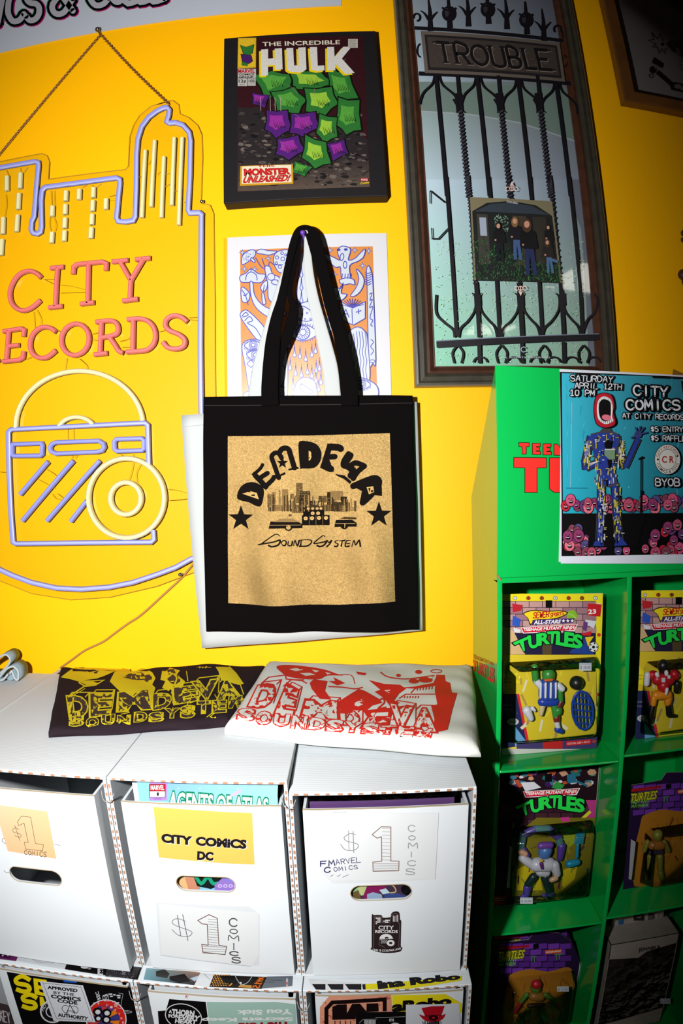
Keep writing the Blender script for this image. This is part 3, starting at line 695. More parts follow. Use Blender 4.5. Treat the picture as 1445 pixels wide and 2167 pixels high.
    L([(190, 780), (190, 900), (240, 960), (300, 1010), (310, 1060)], 15, True); L([(1230, 770), (1250, 820), (1235, 890), (1180, 950), (1150, 1040)], 15, True)
    L([(192, 1108), (1262, 1056)], 42); a.line([(192, 1084), (1262, 1036)], 6, (110, 118, 135))
    for x in (330, 618, 898, 1158):
        L(smooth([(x, 1110), (x - 34, 1160), (x - 22, 1230)], 5), 13); L(smooth([(x, 1110), (x + 36, 1160), (x + 24, 1230)], 5), 13)
    for x in (480, 700, 850, 960, 1080, 1225): L(arc(x, 1225, 44, 36, 0, 180), 12)
    L([(150, 95), (250, 175)], 9); L([(268, 345), (205, 412), (160, 412)], 9); L([(150, 100), (150, 180)], 7); L([(160, 340), (165, 412)], 7)
    # small sleeve photograph: a group before an arched doorway
    q = [(440, 685), (1015, 702), (952, 165), (412, 138)]
    U = lambda x, y: bil(q, x, 1 - y)
    pp = lambda P, c: a.poly([U(*p) for p in P], c)
    pp([(0, 0), (1, 0), (1, 1), (0, 1)], (120, 112, 86)); pp([(.02, 1), (.02, .17), (.2, .06), (.5, .02), (.8, .06), (.98, .18), (.98, 1)], (28, 30, 30))
    pp([(.05, .17), (.25, .07), (.5, .04), (.75, .07), (.95, .17)], (50, 58, 68))
    for x0, x1, c in ((.07, .2, (58, 56, 50)), (.26, .46, (26, 34, 30)), (.5, .66, (60, 54, 44)), (.74, .9, (48, 44, 38))): pp([(x0, .2), (x1, .2), (x1, .8), (x0, .8)], c)
    random.seed(4)
    for i in range(60): x, y = random.uniform(.28, .44), random.uniform(.2, .4); a.ell(*U(x, y), 4, 4, (120, 150, 130), n=5)
    pp([(.1, .24), (.18, .24), (.18, .46), (.1, .46)], (150, 160, 175))
    for i in range(700):
        x = random.random(); y = random.uniform(.48 + .35 * x * (x < .6) + .3 * (x >= .6), 1)
        ang = random.uniform(.4, 2.7); l = random.uniform(8, 24); c = random.choice([(30, 70, 40), (50, 105, 55), (20, 48, 30), (75, 130, 75), (40, 85, 50)])
        p = U(x, y); a.line([p, (p[0] + l * cos(ang), min(700, p[1] - l * sin(ang)))], [4, 1], c)
    def man(x, y, h, jc, lc, hc):
        b = lambda dx, dy: U(x + dx * h, y + dy * h)
        a.poly([b(-.07, .48), b(.08, .48), b(.1, 1), b(.03, 1), b(.0, .62), b(-.03, 1), b(-.1, 1)], lc)
        a.poly([b(-.13, .2), b(-.05, .15), b(.05, .15), b(.14, .2), b(.17, .5), b(.1, .52), b(-.1, .52), b(-.16, .48)], jc)
        a.ell(*b(0, .09), 30 * h * 1.6, 44 * h * 1.6, hc, n=12); a.ell(*b(0, .07), 17 * h * 1.6, 22 * h * 1.6, (190, 140, 115), n=12); a.ell(*b(-.1, .45), 7, 7, (180, 130, 105), n=8)
    man(.31, .32, .45, (18, 18, 22), (20, 22, 30), (15, 12, 12)); man(.51, .25, .5, (22, 20, 28), (60, 85, 130), (120, 90, 55)); man(.9, .32, .35, (16, 16, 20), (16, 16, 20), (20, 15, 14))
    man(.65, .27, .66, (14, 13, 16), (32, 42, 80), (70, 48, 36)); man(.87, .5, .4, (34, 28, 26), (70, 100, 135), (60, 42, 30))
    a.line([U(.86, .72), U(.97, .76)], 18, (70, 100, 135)); a.txt('‹TROUBLE›', [U(.43, .065), U(.57, .075), U(.57, .05), U(.43, .04)], (220, 220, 215))
    for i, (x, y, s) in enumerate(((682, 85, 1), (738, 755, -1))):
        cc = (238, 205, 195)
        for dx in (-26, 0, 26): a.line(arc(x + dx, y + 10 * s, 13, 13, 0, 330), 4, cc)
        a.line([(x - 12, y - 6 * s), (x, y - 34 * s), (x + 12, y - 6 * s)], 6, cc); a.line([(x, y - 28 * s), (x, y + 22 * s)], 5, cc)
    a.line(arc(757, 1145, 16, 16, 40, 320), 6, (150, 165, 180)); a.txt('• ALL RIGHTS RESERVED •'.replace('•', ''), (600, 1192, 330, 10), (190, 200, 205)); 
    a.build('poster_print', t, SY(.0085), ink('poster_ink', .3, spec=.5))
gate()
# ------------------------------------------------------------------ framed drawing at the upper right
def corner_frame():
    g = .03
    t = thing('framed_drawing', WY(1400, 215, .0), 'dark framed black and white cartoon drawing at the top right corner of the wall', 'framed drawing')
    bl = WY(1322, 212, g); right = WY(1445, 236, g); xr = bl.x + .44; dz = (right.z - bl.z) / (right.x - bl.x)
    c = [(bl.x, bl.z), (xr, bl.z + dz * .44), (xr - .01, bl.z + .55), (bl.x - .01, bl.z + .55)]
    dkf = mat('dark_frame', (24, 16, 12), .3, .6, E=1); bf = mat('brown_frame', (85, 52, 22), .35, .6, E=.6, mott=(30, .5, (58, 34, 14)))
    prof = [(0, 0, 0), (0, .026, 0), (.003, .03, 0), (.026, .028, 1), (.028, .02, 1), (.038, .02, 1), (.038, 0, 1)]
    moulding(t, c, prof, [bf, dkf], -.001)
    pc = [(c[0][0] + .036, c[0][1] + .036), (c[1][0] - .036, c[1][1] + .036), (c[2][0] - .036, c[2][1] - .036), (c[3][0] + .036, c[3][1] - .036)]
    obj('mat_board', prism([(x, -.008, z) for x, z in pc], (0, .006, 0)), mat('drawing_paper', (190, 180, 178), .7, E=2.6), t)
    obj('glass_pane', prism([(x, -.0125, z) for x, z in pc], (0, .0015, 0)), clear('picture_glass'), t)
    a = Art(205 / 1445, 1240, 0, 1.2); k = (14, 11, 10)
    a.line([(975, 480), (1060, 580), (1105, 505), (1140, 600), (1165, 600)], 14, k); a.line([(975, 480), (1010, 590), (925, 600), (1050, 660), (990, 700), (1065, 700), (1090, 800), (1125, 730), (1180, 800), (1180, 730), (1210, 730)], 14, k)
    a.ell(1140, 660, 28, 28, k); a.poly([(1190, 660), (1230, 610), (1330, 600), (1445, 590), (1600, 620), (1600, 900), (1445, 860), (1300, 770), (1230, 700)], k)
    a.poly([(1320, 700), (1400, 720), (1420, 830), (1350, 800)], (120, 108, 100)); a.poly([(1240, 640), (1330, 620), (1290, 720)], (70, 60, 55))
    a.poly([(1020, 850), (1165, 950), (1140, 1020), (985, 940), (985, 905)], k); a.ell(1000, 1040, 58, 55, k); a.ell(1050, 1010, 34, 20, (120, 108, 100)); a.line([(1060, 1070), (1280, 1260)], 70, k)
    a.line(arc(975, 1130, 34, 28, 0, 360), 14, k); a.poly([(1250, 1290), (1310, 1220), (1445, 1250), (1600, 1300), (1600, 1450), (1445, 1380), (1270, 1340)], k); a.ell(1370, 1290, 60, 34, (130, 118, 110)); a.ell(1440, 1320, 40, 30, (130, 118, 110))
    for y in (900, 960, 1020): a.line([(1390, y), (1445, y + 20), (1500, y - 10)], 10, k)
    a.build('drawing', t, SY(.0085), ink('poster_ink', .3, spec=.5))
corner_frame()
# ------------------------------------------------------------------ dark carved ornament cut by the right edge
def ornament():
    bm = bmesh.new()
    for px, py, r in ((1452, 494, .008), (1450, 508, .006), (1450, 582, .012), (1458, 596, .012), (1466, 575, .016), (1470, 540, .016), (1466, 500, .012), (1480, 610, .02)):
        p = WY(px, py, .02); capsule(bm, p + Vector((-.004, 0, 0)), p + Vector((.02, .006, .004)), r, r * 1.2, 10, 4)
    capsule(bm, WY(1466, 495, .018), WY(1470, 600, .018), .01, .012)
    tag(obj('wall_ornament', bm, mat('carved_brown', (60, 30, 20), .5, E=.8), smooth=True), 'dark brown knobbly wall ornament cut off by the right edge of the picture', 'ornament')
ornament()
# ================================================================== tube-light sign
def neon():
    g = .014
    t = thing('light_sign', WY(165, 800, g), 'clear acrylic sign with blue skyline outline, red letter tubes and cream cassette and disc tubes', 'sign')
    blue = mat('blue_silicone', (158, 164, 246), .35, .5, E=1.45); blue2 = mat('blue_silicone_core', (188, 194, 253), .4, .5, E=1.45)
    cream = mat('cream_silicone', (255, 247, 185), .35, .5, E=1.45)
    red = mat('red_silicone', (250, 125, 122), .35, .5, E=1.45)
    acr = clear('acrylic', (.985, .99, .98), .9, .02); edge = mat('acrylic_edge', (225, 170, 60), .2, .6, E=1.9)
    S = .3322; T1 = lambda P: [(x * S, y * S) for x, y in P]; T2 = lambda P: [(x * S, y * S + 440) for x, y in P]; T3 = lambda P: [(x * S, y * S + 820) for x, y in P]
    W3 = lambda P, g_=g: [WY(x, y, g_) for x, y in P]
    out = T1([(-560, 1130), (-420, 1106), (0, 1030), (265, 978), (300, 992), (315, 1030), (308, 1142), (800, 1080), (816, 1060), (826, 870), (850, 800), (890, 735), (960, 678), (1060, 645), (1100, 640), (1138, 668), (1146, 725), (1200, 748), (1260, 800), (1285, 860), (1290, 1000), (1280, 1290), (1338, 1308), (1360, 1360)])
    out += [(455, 640), (456, 870), (455, 1120), (425, 1180)] + T3([(1240, 1175), (1000, 1265), (700, 1335), (450, 1352), (200, 1312), (0, 1232)])
    out += [(-60, 1190), (-150, 1120), (-190, 1060), (-190, 700)]
    ow = W3(out, g - .004)
    obj('acrylic_panel', prism(ow, (0, .004, 0)), acr, t)
    obj('panel_edge', sweep(W3(out, g - .005), .0011, .0012, closed=True, prof='flat'), edge, t)
    def tube(name, P, w, m, h=.010, sm=0, closed=False, lab=None):
        if sm: P = smooth(P, sm, closed)
        P3 = W3(P); wm = w / 1185
        o = obj(name, sweep(P3, wm, h, closed=closed), m, t, smooth=False)
        if lab: o['label'] = lab
        return o
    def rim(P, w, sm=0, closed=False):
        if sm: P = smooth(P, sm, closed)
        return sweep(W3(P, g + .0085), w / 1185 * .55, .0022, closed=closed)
    out1 = T1([(-420, 1160), (0, 1072), (225, 1032), (246, 1038), (248, 1060), (222, 1380)]) + T2([(206, 90), (202, 140), (212, 162), (240, 168), (262, 155), (268, 120)]) + \
        T1([(265, 1280), (272, 1215), (290, 1196), (520, 1166), (742, 1136), (764, 1146), (766, 1170), (745, 1390), (755, 1412), (800, 1416), (850, 1408), (864, 1380), (870, 1200), (872, 990), (880, 890), (905, 810), (950, 750), (1000, 712), (1040, 692), (1066, 688), (1080, 705), (1076, 740), (1064, 778), (1080, 788), (1120, 785), (1165, 800), (1205, 845), (1216, 900), (1212, 1120), (1200, 1340), (1210, 1360), (1270, 1358), (1285, 1370)]) + \
        T2([(1284, 60), (1282, 400), (1278, 870)]) + [(427, 900), (428, 1100), (418, 1180)] + T3([(1220, 1090), (1120, 1145), (1000, 1190), (850, 1240), (700, 1270), (520, 1284), (360, 1276), (200, 1240), (80, 1195), (0, 1158), (-150, 1060), (-300, 900)])
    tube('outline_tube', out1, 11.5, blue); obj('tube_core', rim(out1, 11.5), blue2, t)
    bars = [((48, 1128), (48, 1220)), ((135, 1108), (130, 1205)), ((125, 1238), (120, 1338)), ((116, 1375), (110, 1480)), ((25, 1390), (22, 1495)), ((17, 1530), (10, 1630)), ((-30, 1200), (-34, 1300)), ((-36, 1340), (-44, 1440)),
            ((338, 1318), (335, 1382)), ((335, 1484), (331, 1552)), ((424, 1222), (421, 1285)), ((420, 1308), (418, 1370)), ((418, 1394), (415, 1458)), ((415, 1476), (412, 1540)),
            ((508, 1212), (506, 1276)), ((599, 1200), (596, 1264)), ((595, 1284), (592, 1350)), ((590, 1370), (587, 1436)), ((585, 1456), (581, 1522)), ((679, 1272), (677, 1338))]
    for a, b in bars:
        P = T1([a, b]); tube('window_tube', P, 11.5, cream, .009)
    for a, b in (((928, 965), (906, 1390)), ((988, 902), (965, 1322)), ((1046, 1006), (1030, 1390)), ((1112, 885), (1096, 1312)), ((1162, 885), (1141, 1438))):
        tube('window_tube', T1([a, b]), 9.8, cream, .009)
    LW = 10.5
    def letter(parts, T=T2):
        # the strokes of one letter are one tube piece
        bms = [sweep(W3(smooth(T(P), 4) if sm else T(P)), LW / 1185, .010) for P, sm in parts]
        obj('letter_tube', merge(bms), red, t)
    letter([([(265, 447), (240, 422), (190, 404), (130, 425), (88, 478), (68, 545), (80, 610), (120, 648), (165, 655), (215, 632), (262, 590)], 1)])
    letter([([(326, 386), (410, 378)], 0), ([(370, 385), (356, 632)], 0), ([(316, 637), (402, 627)], 0)])
    letter([([(470, 425), (474, 378), (495, 362), (655, 346), (682, 358), (678, 402)], 0), ([(568, 358), (562, 612)], 0), ([(516, 614), (604, 604)], 0)])
    letter([([(718, 346), (820, 335)], 0), ([(866, 332), (962, 322)], 0), ([(768, 345), (836, 466), (830, 585)], 0), ([(916, 330), (836, 466)], 0), ([(784, 594), (882, 582)], 0)])
    letter([([(26, 788), (140, 770), (158, 780), (154, 822)], 0), ([(60, 785), (46, 968)], 0), ([(56, 882), (128, 875)], 0), ([(24, 980), (125, 970), (150, 955), (155, 915)], 0)])
    letter([([(360, 792), (322, 766), (268, 763), (215, 805), (196, 870), (210, 925), (250, 955), (305, 952), (360, 908)], 1)])
    letter([([(483 + 88 * sin(radians(a)) , 840 - 100 * cos(radians(a)) - 6 * sin(radians(a))) for a in range(0, 372, 15)], 0)])
    letter([([(614, 729), (700, 720), (742, 735), (756, 775), (738, 808), (655, 828)], 1), ([(650, 728), (640, 928)], 0), ([(700, 825), (735, 875), (758, 912), (788, 925)], 1), ([(604, 936), (688, 926)], 0)])
    letter([([(814, 713), (900, 708), (960, 735), (990, 790), (985, 860), (940, 905), (870, 915), (808, 919)], 1), ([(852, 715), (848, 912)], 0)])
    letter([([(1194, 728), (1155, 697), (1108, 688), (1066, 710), (1055, 748), (1080, 782), (1140, 808), (1178, 842), (1172, 882), (1124, 900), (1070, 890), (1040, 856)], 1)])
    letter([([(-60, 900), (-30, 950), (-2, 985)], 1), ([(-120, 800), (-130, 995)], 0)])
    tube('disc_tube', T2(arc(510, 1395, 405, 355, 181, 6, 30)), 11, cream); tube('disc_tube', T2(arc(492, 1425, 118, 92, 160, 22, 14)), 10, cream)
    P = T3([(950, 492), (942, 240), (925, 226), (520, 246), (75, 268), (58, 285), (62, 520), (74, 800), (88, 985), (105, 994), (540, 988), (965, 984), (982, 968), (978, 908)])
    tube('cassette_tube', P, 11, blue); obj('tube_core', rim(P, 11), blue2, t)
    for P in ([(88, 362), (268, 356), (276, 372), (272, 425), (262, 434), (92, 436), (82, 420), (82, 376)], [(360, 350), (632, 340), (662, 358), (668, 380), (655, 402), (625, 410), (362, 422), (332, 408), (322, 386), (334, 362)], [(745, 330), (905, 325), (920, 338), (920, 390), (908, 401), (750, 406), (734, 394), (732, 345)]):
        tube('cassette_tube', T3(P), 10, blue, closed=True)
    for P in ([(312, 472), (134, 680)], [(472, 466), (148, 848)], [(640, 466), (304, 848)], [(556, 722), (455, 852)]): tube('stripe_tube', T3(P), 10, blue)
    tube('disc_tube', T3(arc(810, 704, 241, 252, 0, 357, 44)), 11.5, cream, .0125, closed=True); tube('disc_tube', T3(arc(806, 706, 97, 102, 0, 350, 26)), 11.5, cream, .0125, closed=True)
    wm = mat('thin_wire', (200, 150, 20), .4, E=1.6); bms = []
    for P in ([T2(q) for q in ([(275, 455), (350, 455)], [(280, 455), (350, 490)], [(385, 492), (450, 498), (545, 522)], [(385, 542), (450, 540), (545, 537)], [(215, 660), (222, 765)], [(235, 650), (260, 700), (262, 740)], [(360, 775), (385, 790)], [(585, 805), (640, 790)], [(585, 840), (640, 845)], [(760, 850), (815, 835), (838, 800)], [(775, 888), (830, 885)], [(1010, 790), (1050, 780)], [(1200, 710), (1255, 718)], [(1200, 700), (1255, 698)], [(425, 955), (414, 1030)], [(505, 960), (550, 1000), (556, 1025)], [(325, 0), (315, 100), (325, 150)], [(345, 60), (358, 110), (350, 150)], [(170, 965), (200, 950)])] +
              [T1(q) for q in ([(40, 1085), (58, 1125)], [(130, 1070), (135, 1105)], [(175, 1066), (150, 1100)], [(38, 1240), (42, 1310), (30, 1380)], [(325, 1215), (330, 1310)], [(345, 1215), (350, 1310)], [(520, 1195), (550, 1180)], [(585, 1180), (598, 1195)], [(615, 1190), (640, 1172)], [(690, 1255), (740, 1240)], [(700, 1275), (735, 1280)], [(945, 1050), (960, 1020)], [(1000, 1115), (1015, 1095)], [(1055, 1110), (1075, 1105)], [(1050, 1190), (1080, 1170)], [(880, 1130), (900, 1125)], [(1105, 1220), (1125, 1215)], [(1165, 1290), (1185, 1282)])] +
              [T3(q) for q in ([(428, 265), (432, 330)], [(465, 265), (470, 330)], [(455, 450), (465, 435)], [(478, 452), (490, 432)], [(295, 520), (330, 540), (360, 562)], [(245, 585), (300, 615), (350, 640)], [(330, 675), (355, 705), (395, 715)], [(365, 675), (405, 705)], [(765, 425), (785, 436)], [(845, 425), (850, 438)], [(848, 475), (840, 530), (822, 590)], [(895, 490), (868, 545), (872, 605)], [(1070, 648), (1130, 655), (1195, 675)], [(1075, 720), (1140, 715), (1197, 708)], [(0, 537), (42, 540)])]):
        obj('link_wire', sweep(W3(smooth(P, 3), g + .001), .0009, .0009, prof='tube'), wm, t)
    st = mat('polished_screw', (190, 200, 205), .25, .5, 1.0, E=1.5)
    for x, y in ((428.5, 429), (383, 1215)):
        bm = bmesh.new(); p = WY(x, y, g); capsule(bm, p, p + Vector((0, -.008, 0)), .0028, .0036, 12, 4); obj('standoff_screw', bm, st, t, smooth=True)
neon()
def chain():
    g = .014; m = mat('chain_metal', (175, 125, 95), .35, .5, .8, E=1.1)
    for (a, b, lab) in (((213, 73), (-30, 362), 'thin brass chain running down to the left from the wall screw'), ((213, 73), (357, 220), 'thin brass chain running down to the right to the tower of the sign')):
        A, B = WY(*a, .014), WY(*b, g + .004); n = int((B - A).length / .0044); bm = bmesh.new(); d = (B - A).normalized()
        up = Vector((0, -1, 0)); s = d.cross(up).normalized()
        for i in range(n):
            c = A + (B - A) * ((i + .5) / n) ; c.z -= .006 * sin(pi * (i + .5) / n)
            u = s if i % 2 else (s * .35 + up * .94).normalized(); w_ = d.cross(u); K = 10; M = 4; R = []
            for k in range(K):
                an = 2 * pi * k / K; cen = c + d * (cos(an) * .0033) + u * (sin(an) * .0021); rad = (d * cos(an) + u * sin(an)).normalized()
                R.append([bm.verts.new(cen + rad * (.0008 * cos(2*pi*j/M)) + w_ * (.0008 * sin(2*pi*j/M))) for j in range(M)])
            for k in range(K):
                for j in range(M): l, o2 = (k + 1) % K, (j + 1) % M; bm.faces.new((R[k][j], R[l][j], R[l][o2], R[k][o2]))
        tag(obj('hanging_chain', bm, m, smooth=True), lab, 'chain')
    bm = bmesh.new(); p = WY(213, 73, 0); capsule(bm, p, p + Vector((0, -.022, 0)), .003, .003, 12); capsule(bm, p + Vector((0, -.022, 0)), p + Vector((0, -.024, 0)), .0058, .0055, 12)
    tag(obj('wall_screw', bm, mat('steel', (120, 118, 112), .3, .5, 1.0), smooth=True), 'steel wall screw holding both chains of the light sign', 'screw')
chain()
def power_cord():
    P = [(412, 1190), (385, 1222), (355, 1250), (300, 1300), (270, 1320), (240, 1342), (218, 1358), (180, 1376), (152, 1396), (128, 1413)]
    tag(obj('power_cord', sweep([WY(x, y, .004) for x, y in smooth(P, 5)], .0036, .003, prof='tube'), mat('clear_cord', (205, 150, 90), .3, .6, E=1.7), smooth=True), 'thin translucent tan cord running down the yellow wall from the sign to the boxes', 'cord')
power_cord()
# ================================================================== tote bags
def fold(x, z):      # cloth relief over the black bag, metres
    c = x - .055; s = max(0, min(1, (1.44 - z) / .40))
    f = .0060 * sin(c * 38 + 1.2 + s * 1.6) * (.35 + .65 * s) + .0022 * sin(c * 71 + z * 14) * s + .0012 * sin(z * 40 + c * 30)
    return f + .006 * s * max(0, 1 - (c / .19) ** 2)
def grid_sheet(q, fn, nu=48, nv=52, thick=.004):
    """closed cloth sheet between four corner points (bl, br, tr, tl); fn(x, z) pushes towards the room"""
    V, F = [], []
    for j in range(nv + 1):
        for i in range(nu + 1):
            u, v = i / nu, j / nv
            p = (Vector(q[0]) * (1-u) + Vector(q[1]) * u) * (1-v) + (Vector(q[3]) * (1-u) + Vector(q[2]) * u) * v
            e = min(u, 1-u, v, 1-v); p.y -= fn(p.x, p.z) ; V.append(p)
    nf = len(V)
    for p in V[:nf]: V.append(p + Vector((0, thick, 0)))
    W_ = nu + 1
    for j in range(nv):
        for i in range(nu):
            a = j * W_ + i; F.append((a, a + 1, a + 1 + W_, a + W_)); F.append((nf + a + W_, nf + a + 1 + W_, nf + a + 1, nf + a))
    bd = [i for i in range(W_)] + [j * W_ + nu for j in range(1, nv + 1)] + [nv * W_ + i for i in range(nu - 1, -1, -1)] + [j * W_ for j in range(nv - 1, 0, -1)]
    for k in range(len(bd)): a, b = bd[k], bd[(k + 1) % len(bd)]; F.append((b, a, nf + a, nf + b))
    return (V, F)
blackc = mat('black_canvas_cloth', (16, 13, 14), 1.0, .03, E=1.6, bump=('noise', 1500, .3, .0006))
whitec = mat('white_canvas_cloth', (235, 240, 240), .85, .2, E=1.9, bump=('noise', 1500, .25, .0006))
def bands(g0, P, ws, name, m, t, gs=None, label=None):
    C = smooth(P, 5); n = len(C)
    wl = []
    for i in range(n):
        k = i / (n - 1) * (len(ws) - 1); a = int(min(k, len(ws) - 2)); wl.append((ws[a] + (ws[a+1] - ws[a]) * (k - a)) * .3045 / 1175)
    gl = gs or [g0]; pts = []
    for i, (x, y) in enumerate(C):
        k = i / (n - 1) * (len(gl) - 1); a = int(min(k, max(0, len(gl) - 2))); gg = gl[0] if len(gl) == 1 else gl[a] + (gl[a+1] - gl[a]) * (k - a)
        pts.append(WY(x * .3045 + 440, y * .3045 + 460, gg + .022))
    o = obj(name, sweep(pts, wl, .0022, prof='round'), m, t, smooth=True)
    if label: o['label'] = label
    return o
def totes():
    # white bag behind
    t = thing('tote_bag', WY(640, 1371, .014), 'white canvas tote bag hanging skewed behind the black one', 'tote bag')
    g = .036; q = [WY(*p, g) for p in ((428, 1371), (894, 1334), (882, 850), (384, 879))]
    obj('bag_body', grid_sheet(q, lambda x, z: .0015 * sin(x * 40) + .0015, 24, 24, .005), whitec, t, smooth=True)
    a = Art(1, 0, 0, 1.9); a.line([(385, 903), (432, 899)], 1.2, (205, 212, 215)); a.build('hem_seam', t, SY(g + .0045), None)
    bands(.02, [(325, 1290), (360, 1040), (400, 880), (440, 720), (480, 560), (530, 400), (590, 240), (628, 130), (640, 100), (658, 86)], [105, 95, 85, 70, 56, 44, 36, 26, 22, 20], 'strap', whitec, t)
    bands(.021, [(656, 86), (676, 94), (686, 120), (690, 200), (700, 380), (730, 560), (775, 740), (815, 900), (850, 1060), (872, 1290)], [20, 22, 30, 46, 64, 74, 84, 96, 104, 106], 'strap', whitec, t)
    # black bag in front
    t = thing('tote_bag', WY(660, 1336, .034), 'black canvas tote bag with a gold square print of lettering, skyline and loudspeakers', 'tote bag')
    g = .052; q = [WY(*p, g) for p in ((436, 1337), (887, 1333), (873, 837), (431, 840))]
    obj('bag_body', grid_sheet(q, fold, 60, 60, .006), blackc, t, smooth=True)
    def S(px, py):
        p, n = SY(g)(px, py); d = fold(p.x, p.z); return p + Vector((0, -d, 0)), n
    a = Art(.3322, 420, 860, 1.9); gold = (205, 168, 105)
    a.poly([(186, 190), (450, 188), (700, 186), (1218, 171), (1228, 500), (1240, 900), (1252, 1240), (900, 1262), (700, 1262), (450, 1270), (187, 1256), (184, 700)], gold)
    gm = ink('gold_ink', .40, .95, .5, bump=('noise', 1100, .9, .0009), scratch=.4)
    a.build('gold_print', t, S, gm, grid=7, step=0)
    a = Art(.3322, 420, 860, 1.3); K = (22, 18, 16); Gd = (196, 160, 100)
    def Lt(ch, q, holes=()):
        a.txt(ch, q, K, .055)
    Lt('D', [(392, 640), (245, 588), (312, 478), (420, 560)]) if False else a.poly(smooth([(245, 588), (262, 520), (312, 485), (372, 488), (412, 520), (416, 570), (392, 638), (320, 612)], 4, True), K)
    a.poly([(276, 556), (330, 540), (372, 552), (384, 592), (330, 574)], Gd)
    def poly(P): a.poly(P, K)
    def fat(P, w=36): a.line(smooth(P, 4), w, K, round_=True)
    poly([(335, 430), (362, 425), (440, 500), (432, 535), (412, 520)]); fat([(352, 432), (392, 398), (408, 372)], 22); fat([(385, 460), (440, 425)], 30); fat([(425, 512), (470, 470), (482, 450)], 30); fat([(362, 440), (430, 512)], 34)
    fat([(512, 455), (482, 370), (466, 322), (485, 298), (512, 300), (530, 330)], 30); fat([(512, 300), (535, 270), (572, 272), (590, 320), (612, 392)], 34); poly([(490, 462), (556, 432), (552, 418), (488, 450)]); poly([(575, 410), (640, 398), (636, 384), (572, 398)])
    def star(x, y, r, c=K, rot=0):
        a.poly([(x + (r if k % 2 == 0 else r * .4) * sin(pi * k / 5 + rot), y - (r if k % 2 == 0 else r * .4) * cos(pi * k / 5 + rot)) for k in range(10)], c)
    star(535, 360, 40)
    a.poly(smooth([(640, 228), (690, 222), (750, 240), (782, 290), (775, 350), (735, 392), (660, 396), (648, 394), (640, 310)], 3, True), K); a.poly([(702, 282), (716, 290), (722, 315), (712, 342), (702, 346)], Gd)
    poly([(822, 236), (860, 240), (830, 330), (862, 418), (832, 412), (773, 392)]); fat([(838, 258), (890, 262), (905, 270)], 44); fat([(820, 322), (868, 320)], 36); fat([(800, 380), (842, 398)], 44)
    fat([(955, 302), (925, 350), (925, 378), (960, 380), (1000, 360), (1052, 378)], 34); fat([(968, 312), (935, 362)], 40); fat([(1056, 380), (1010, 420), (985, 460)], 34); fat([(940, 375), (985, 410), (970, 440)], 44); poly([(870, 430), (930, 440), (975, 478), (965, 495), (925, 462), (880, 442)])
    fat([(985, 508), (1080, 468), (1130, 458), (1148, 490), (1100, 560), (1045, 612)], 40); fat([(1060, 480), (1085, 560)], 34); poly([(970, 500), (1110, 445), (1165, 490), (1168, 570), (1150, 568), (1075, 560), (1050, 620), (1025, 615), (1040, 540), (1000, 518)]); a.poly([(1070, 515), (1112, 508), (1118, 545), (1085, 560)], Gd); a.poly([(1080, 520), (1095, 518), (1090, 550)], K)
    star(268, 715, 85); star(1148, 690, 85)
    # skyline, cars and loudspeakers
    random.seed(9)
    def bld(x0, x1, y0, y1, c=None, win=True):
        c = c or random.choice([(60, 46, 28), (96, 74, 44), (44, 34, 22), (130, 102, 62)]); a.rect(x0, y0, x1, y1, c)
        if win:
            y = y0 + 6
            while y < y1 - 6:
                x = x0 + 3
                while x < x1 - 4:
                    if random.random() < .6: a.rect(x, y, x + 3, y + 5, (170, 138, 86))
                    x += 8
                y += 11
    for b in ((470, 492, 545, 620), (512, 522, 530, 625), (534, 572, 528, 628), (586, 608, 556, 586), (596, 618, 600, 676), (622, 664, 488, 615), (645, 690, 540, 640), (666, 712, 540, 625), (700, 742, 600, 640), (764, 790, 572, 610), (795, 815, 570, 612), (818, 840, 545, 640), (840, 874, 540, 640), (876, 920, 540, 598), (905, 945, 575, 650), (930, 962, 610, 668), (440, 470, 560, 640)): bld(*b)
    bld(448, 592, 628, 664, (120, 92, 56)); bld(862, 948, 610, 670, (60, 46, 28)); bld(600, 690, 625, 676, (90, 70, 42)); bld(948, 1002, 640, 664, (140, 112, 70)); bld(780, 860, 625, 668, (110, 86, 52))
    for i in range(60): x = random.uniform(445, 1000); a.rect(x, random.uniform(560, 655), x + random.uniform(2, 8), 668, random.choice([(70, 54, 32), (150, 120, 74), (40, 30, 20)]))
    a.rect(668, 640, 800, 692, K); a.rect(684, 636, 798, 660, (60, 46, 28)); a.rect(660, 692, 834, 756, K); a.rect(712, 628, 764, 642, (60, 46, 28))
    for x, y, r in ((700, 650, 9), (728, 650, 9), (756, 650, 9), (780, 650, 9), (728, 680, 12), (762, 680, 12), (684, 712, 13), (724, 711, 13), (768, 710, 13), (812, 710, 13)): a.ell(x, y, r, r * .9, (205, 168, 108)); a.ell(x, y, r * .5, r * .4, (170, 138, 86))
    for x in (706, 748, 791): a.rect(x, 694, x + 2, 756, (150, 120, 74))
    def car(x0, x1, y, flip):
        a.poly([(x0, y), (x0 + 10, y - 38), (x1 - 30, y - 40), (x1, y - 20), (x1, y + 4), (x0, y + 8)], K); wx = x1 - 88 if not flip else x0 + 62
        a.ell(wx, y, 24, 22, K); a.ell(wx, y, 15, 14, (180, 146, 92)); a.line([(x0 + 6, y - 14), (x1 - 8, y - 16)], 2.5, (170, 138, 86))
    car(450, 662, 770, False); car(866, 1006, 760, True); a.poly([(480, 735), (520, 715), (600, 712), (640, 735)], (140, 112, 70)); a.poly([(898, 716), (930, 704), (1004, 706), (1004, 718)], (60, 46, 28)); a.ell(585, 692, 10, 7, (90, 70, 42))
    def sc(P, w=7): a.line(smooth(P, 5), [w * .6, w * 1.4], K)
    sc([(520, 825), (500, 812), (470, 825), (400, 875), (390, 878), (480, 862), (520, 850), (510, 880), (470, 892), (445, 882)], 8)
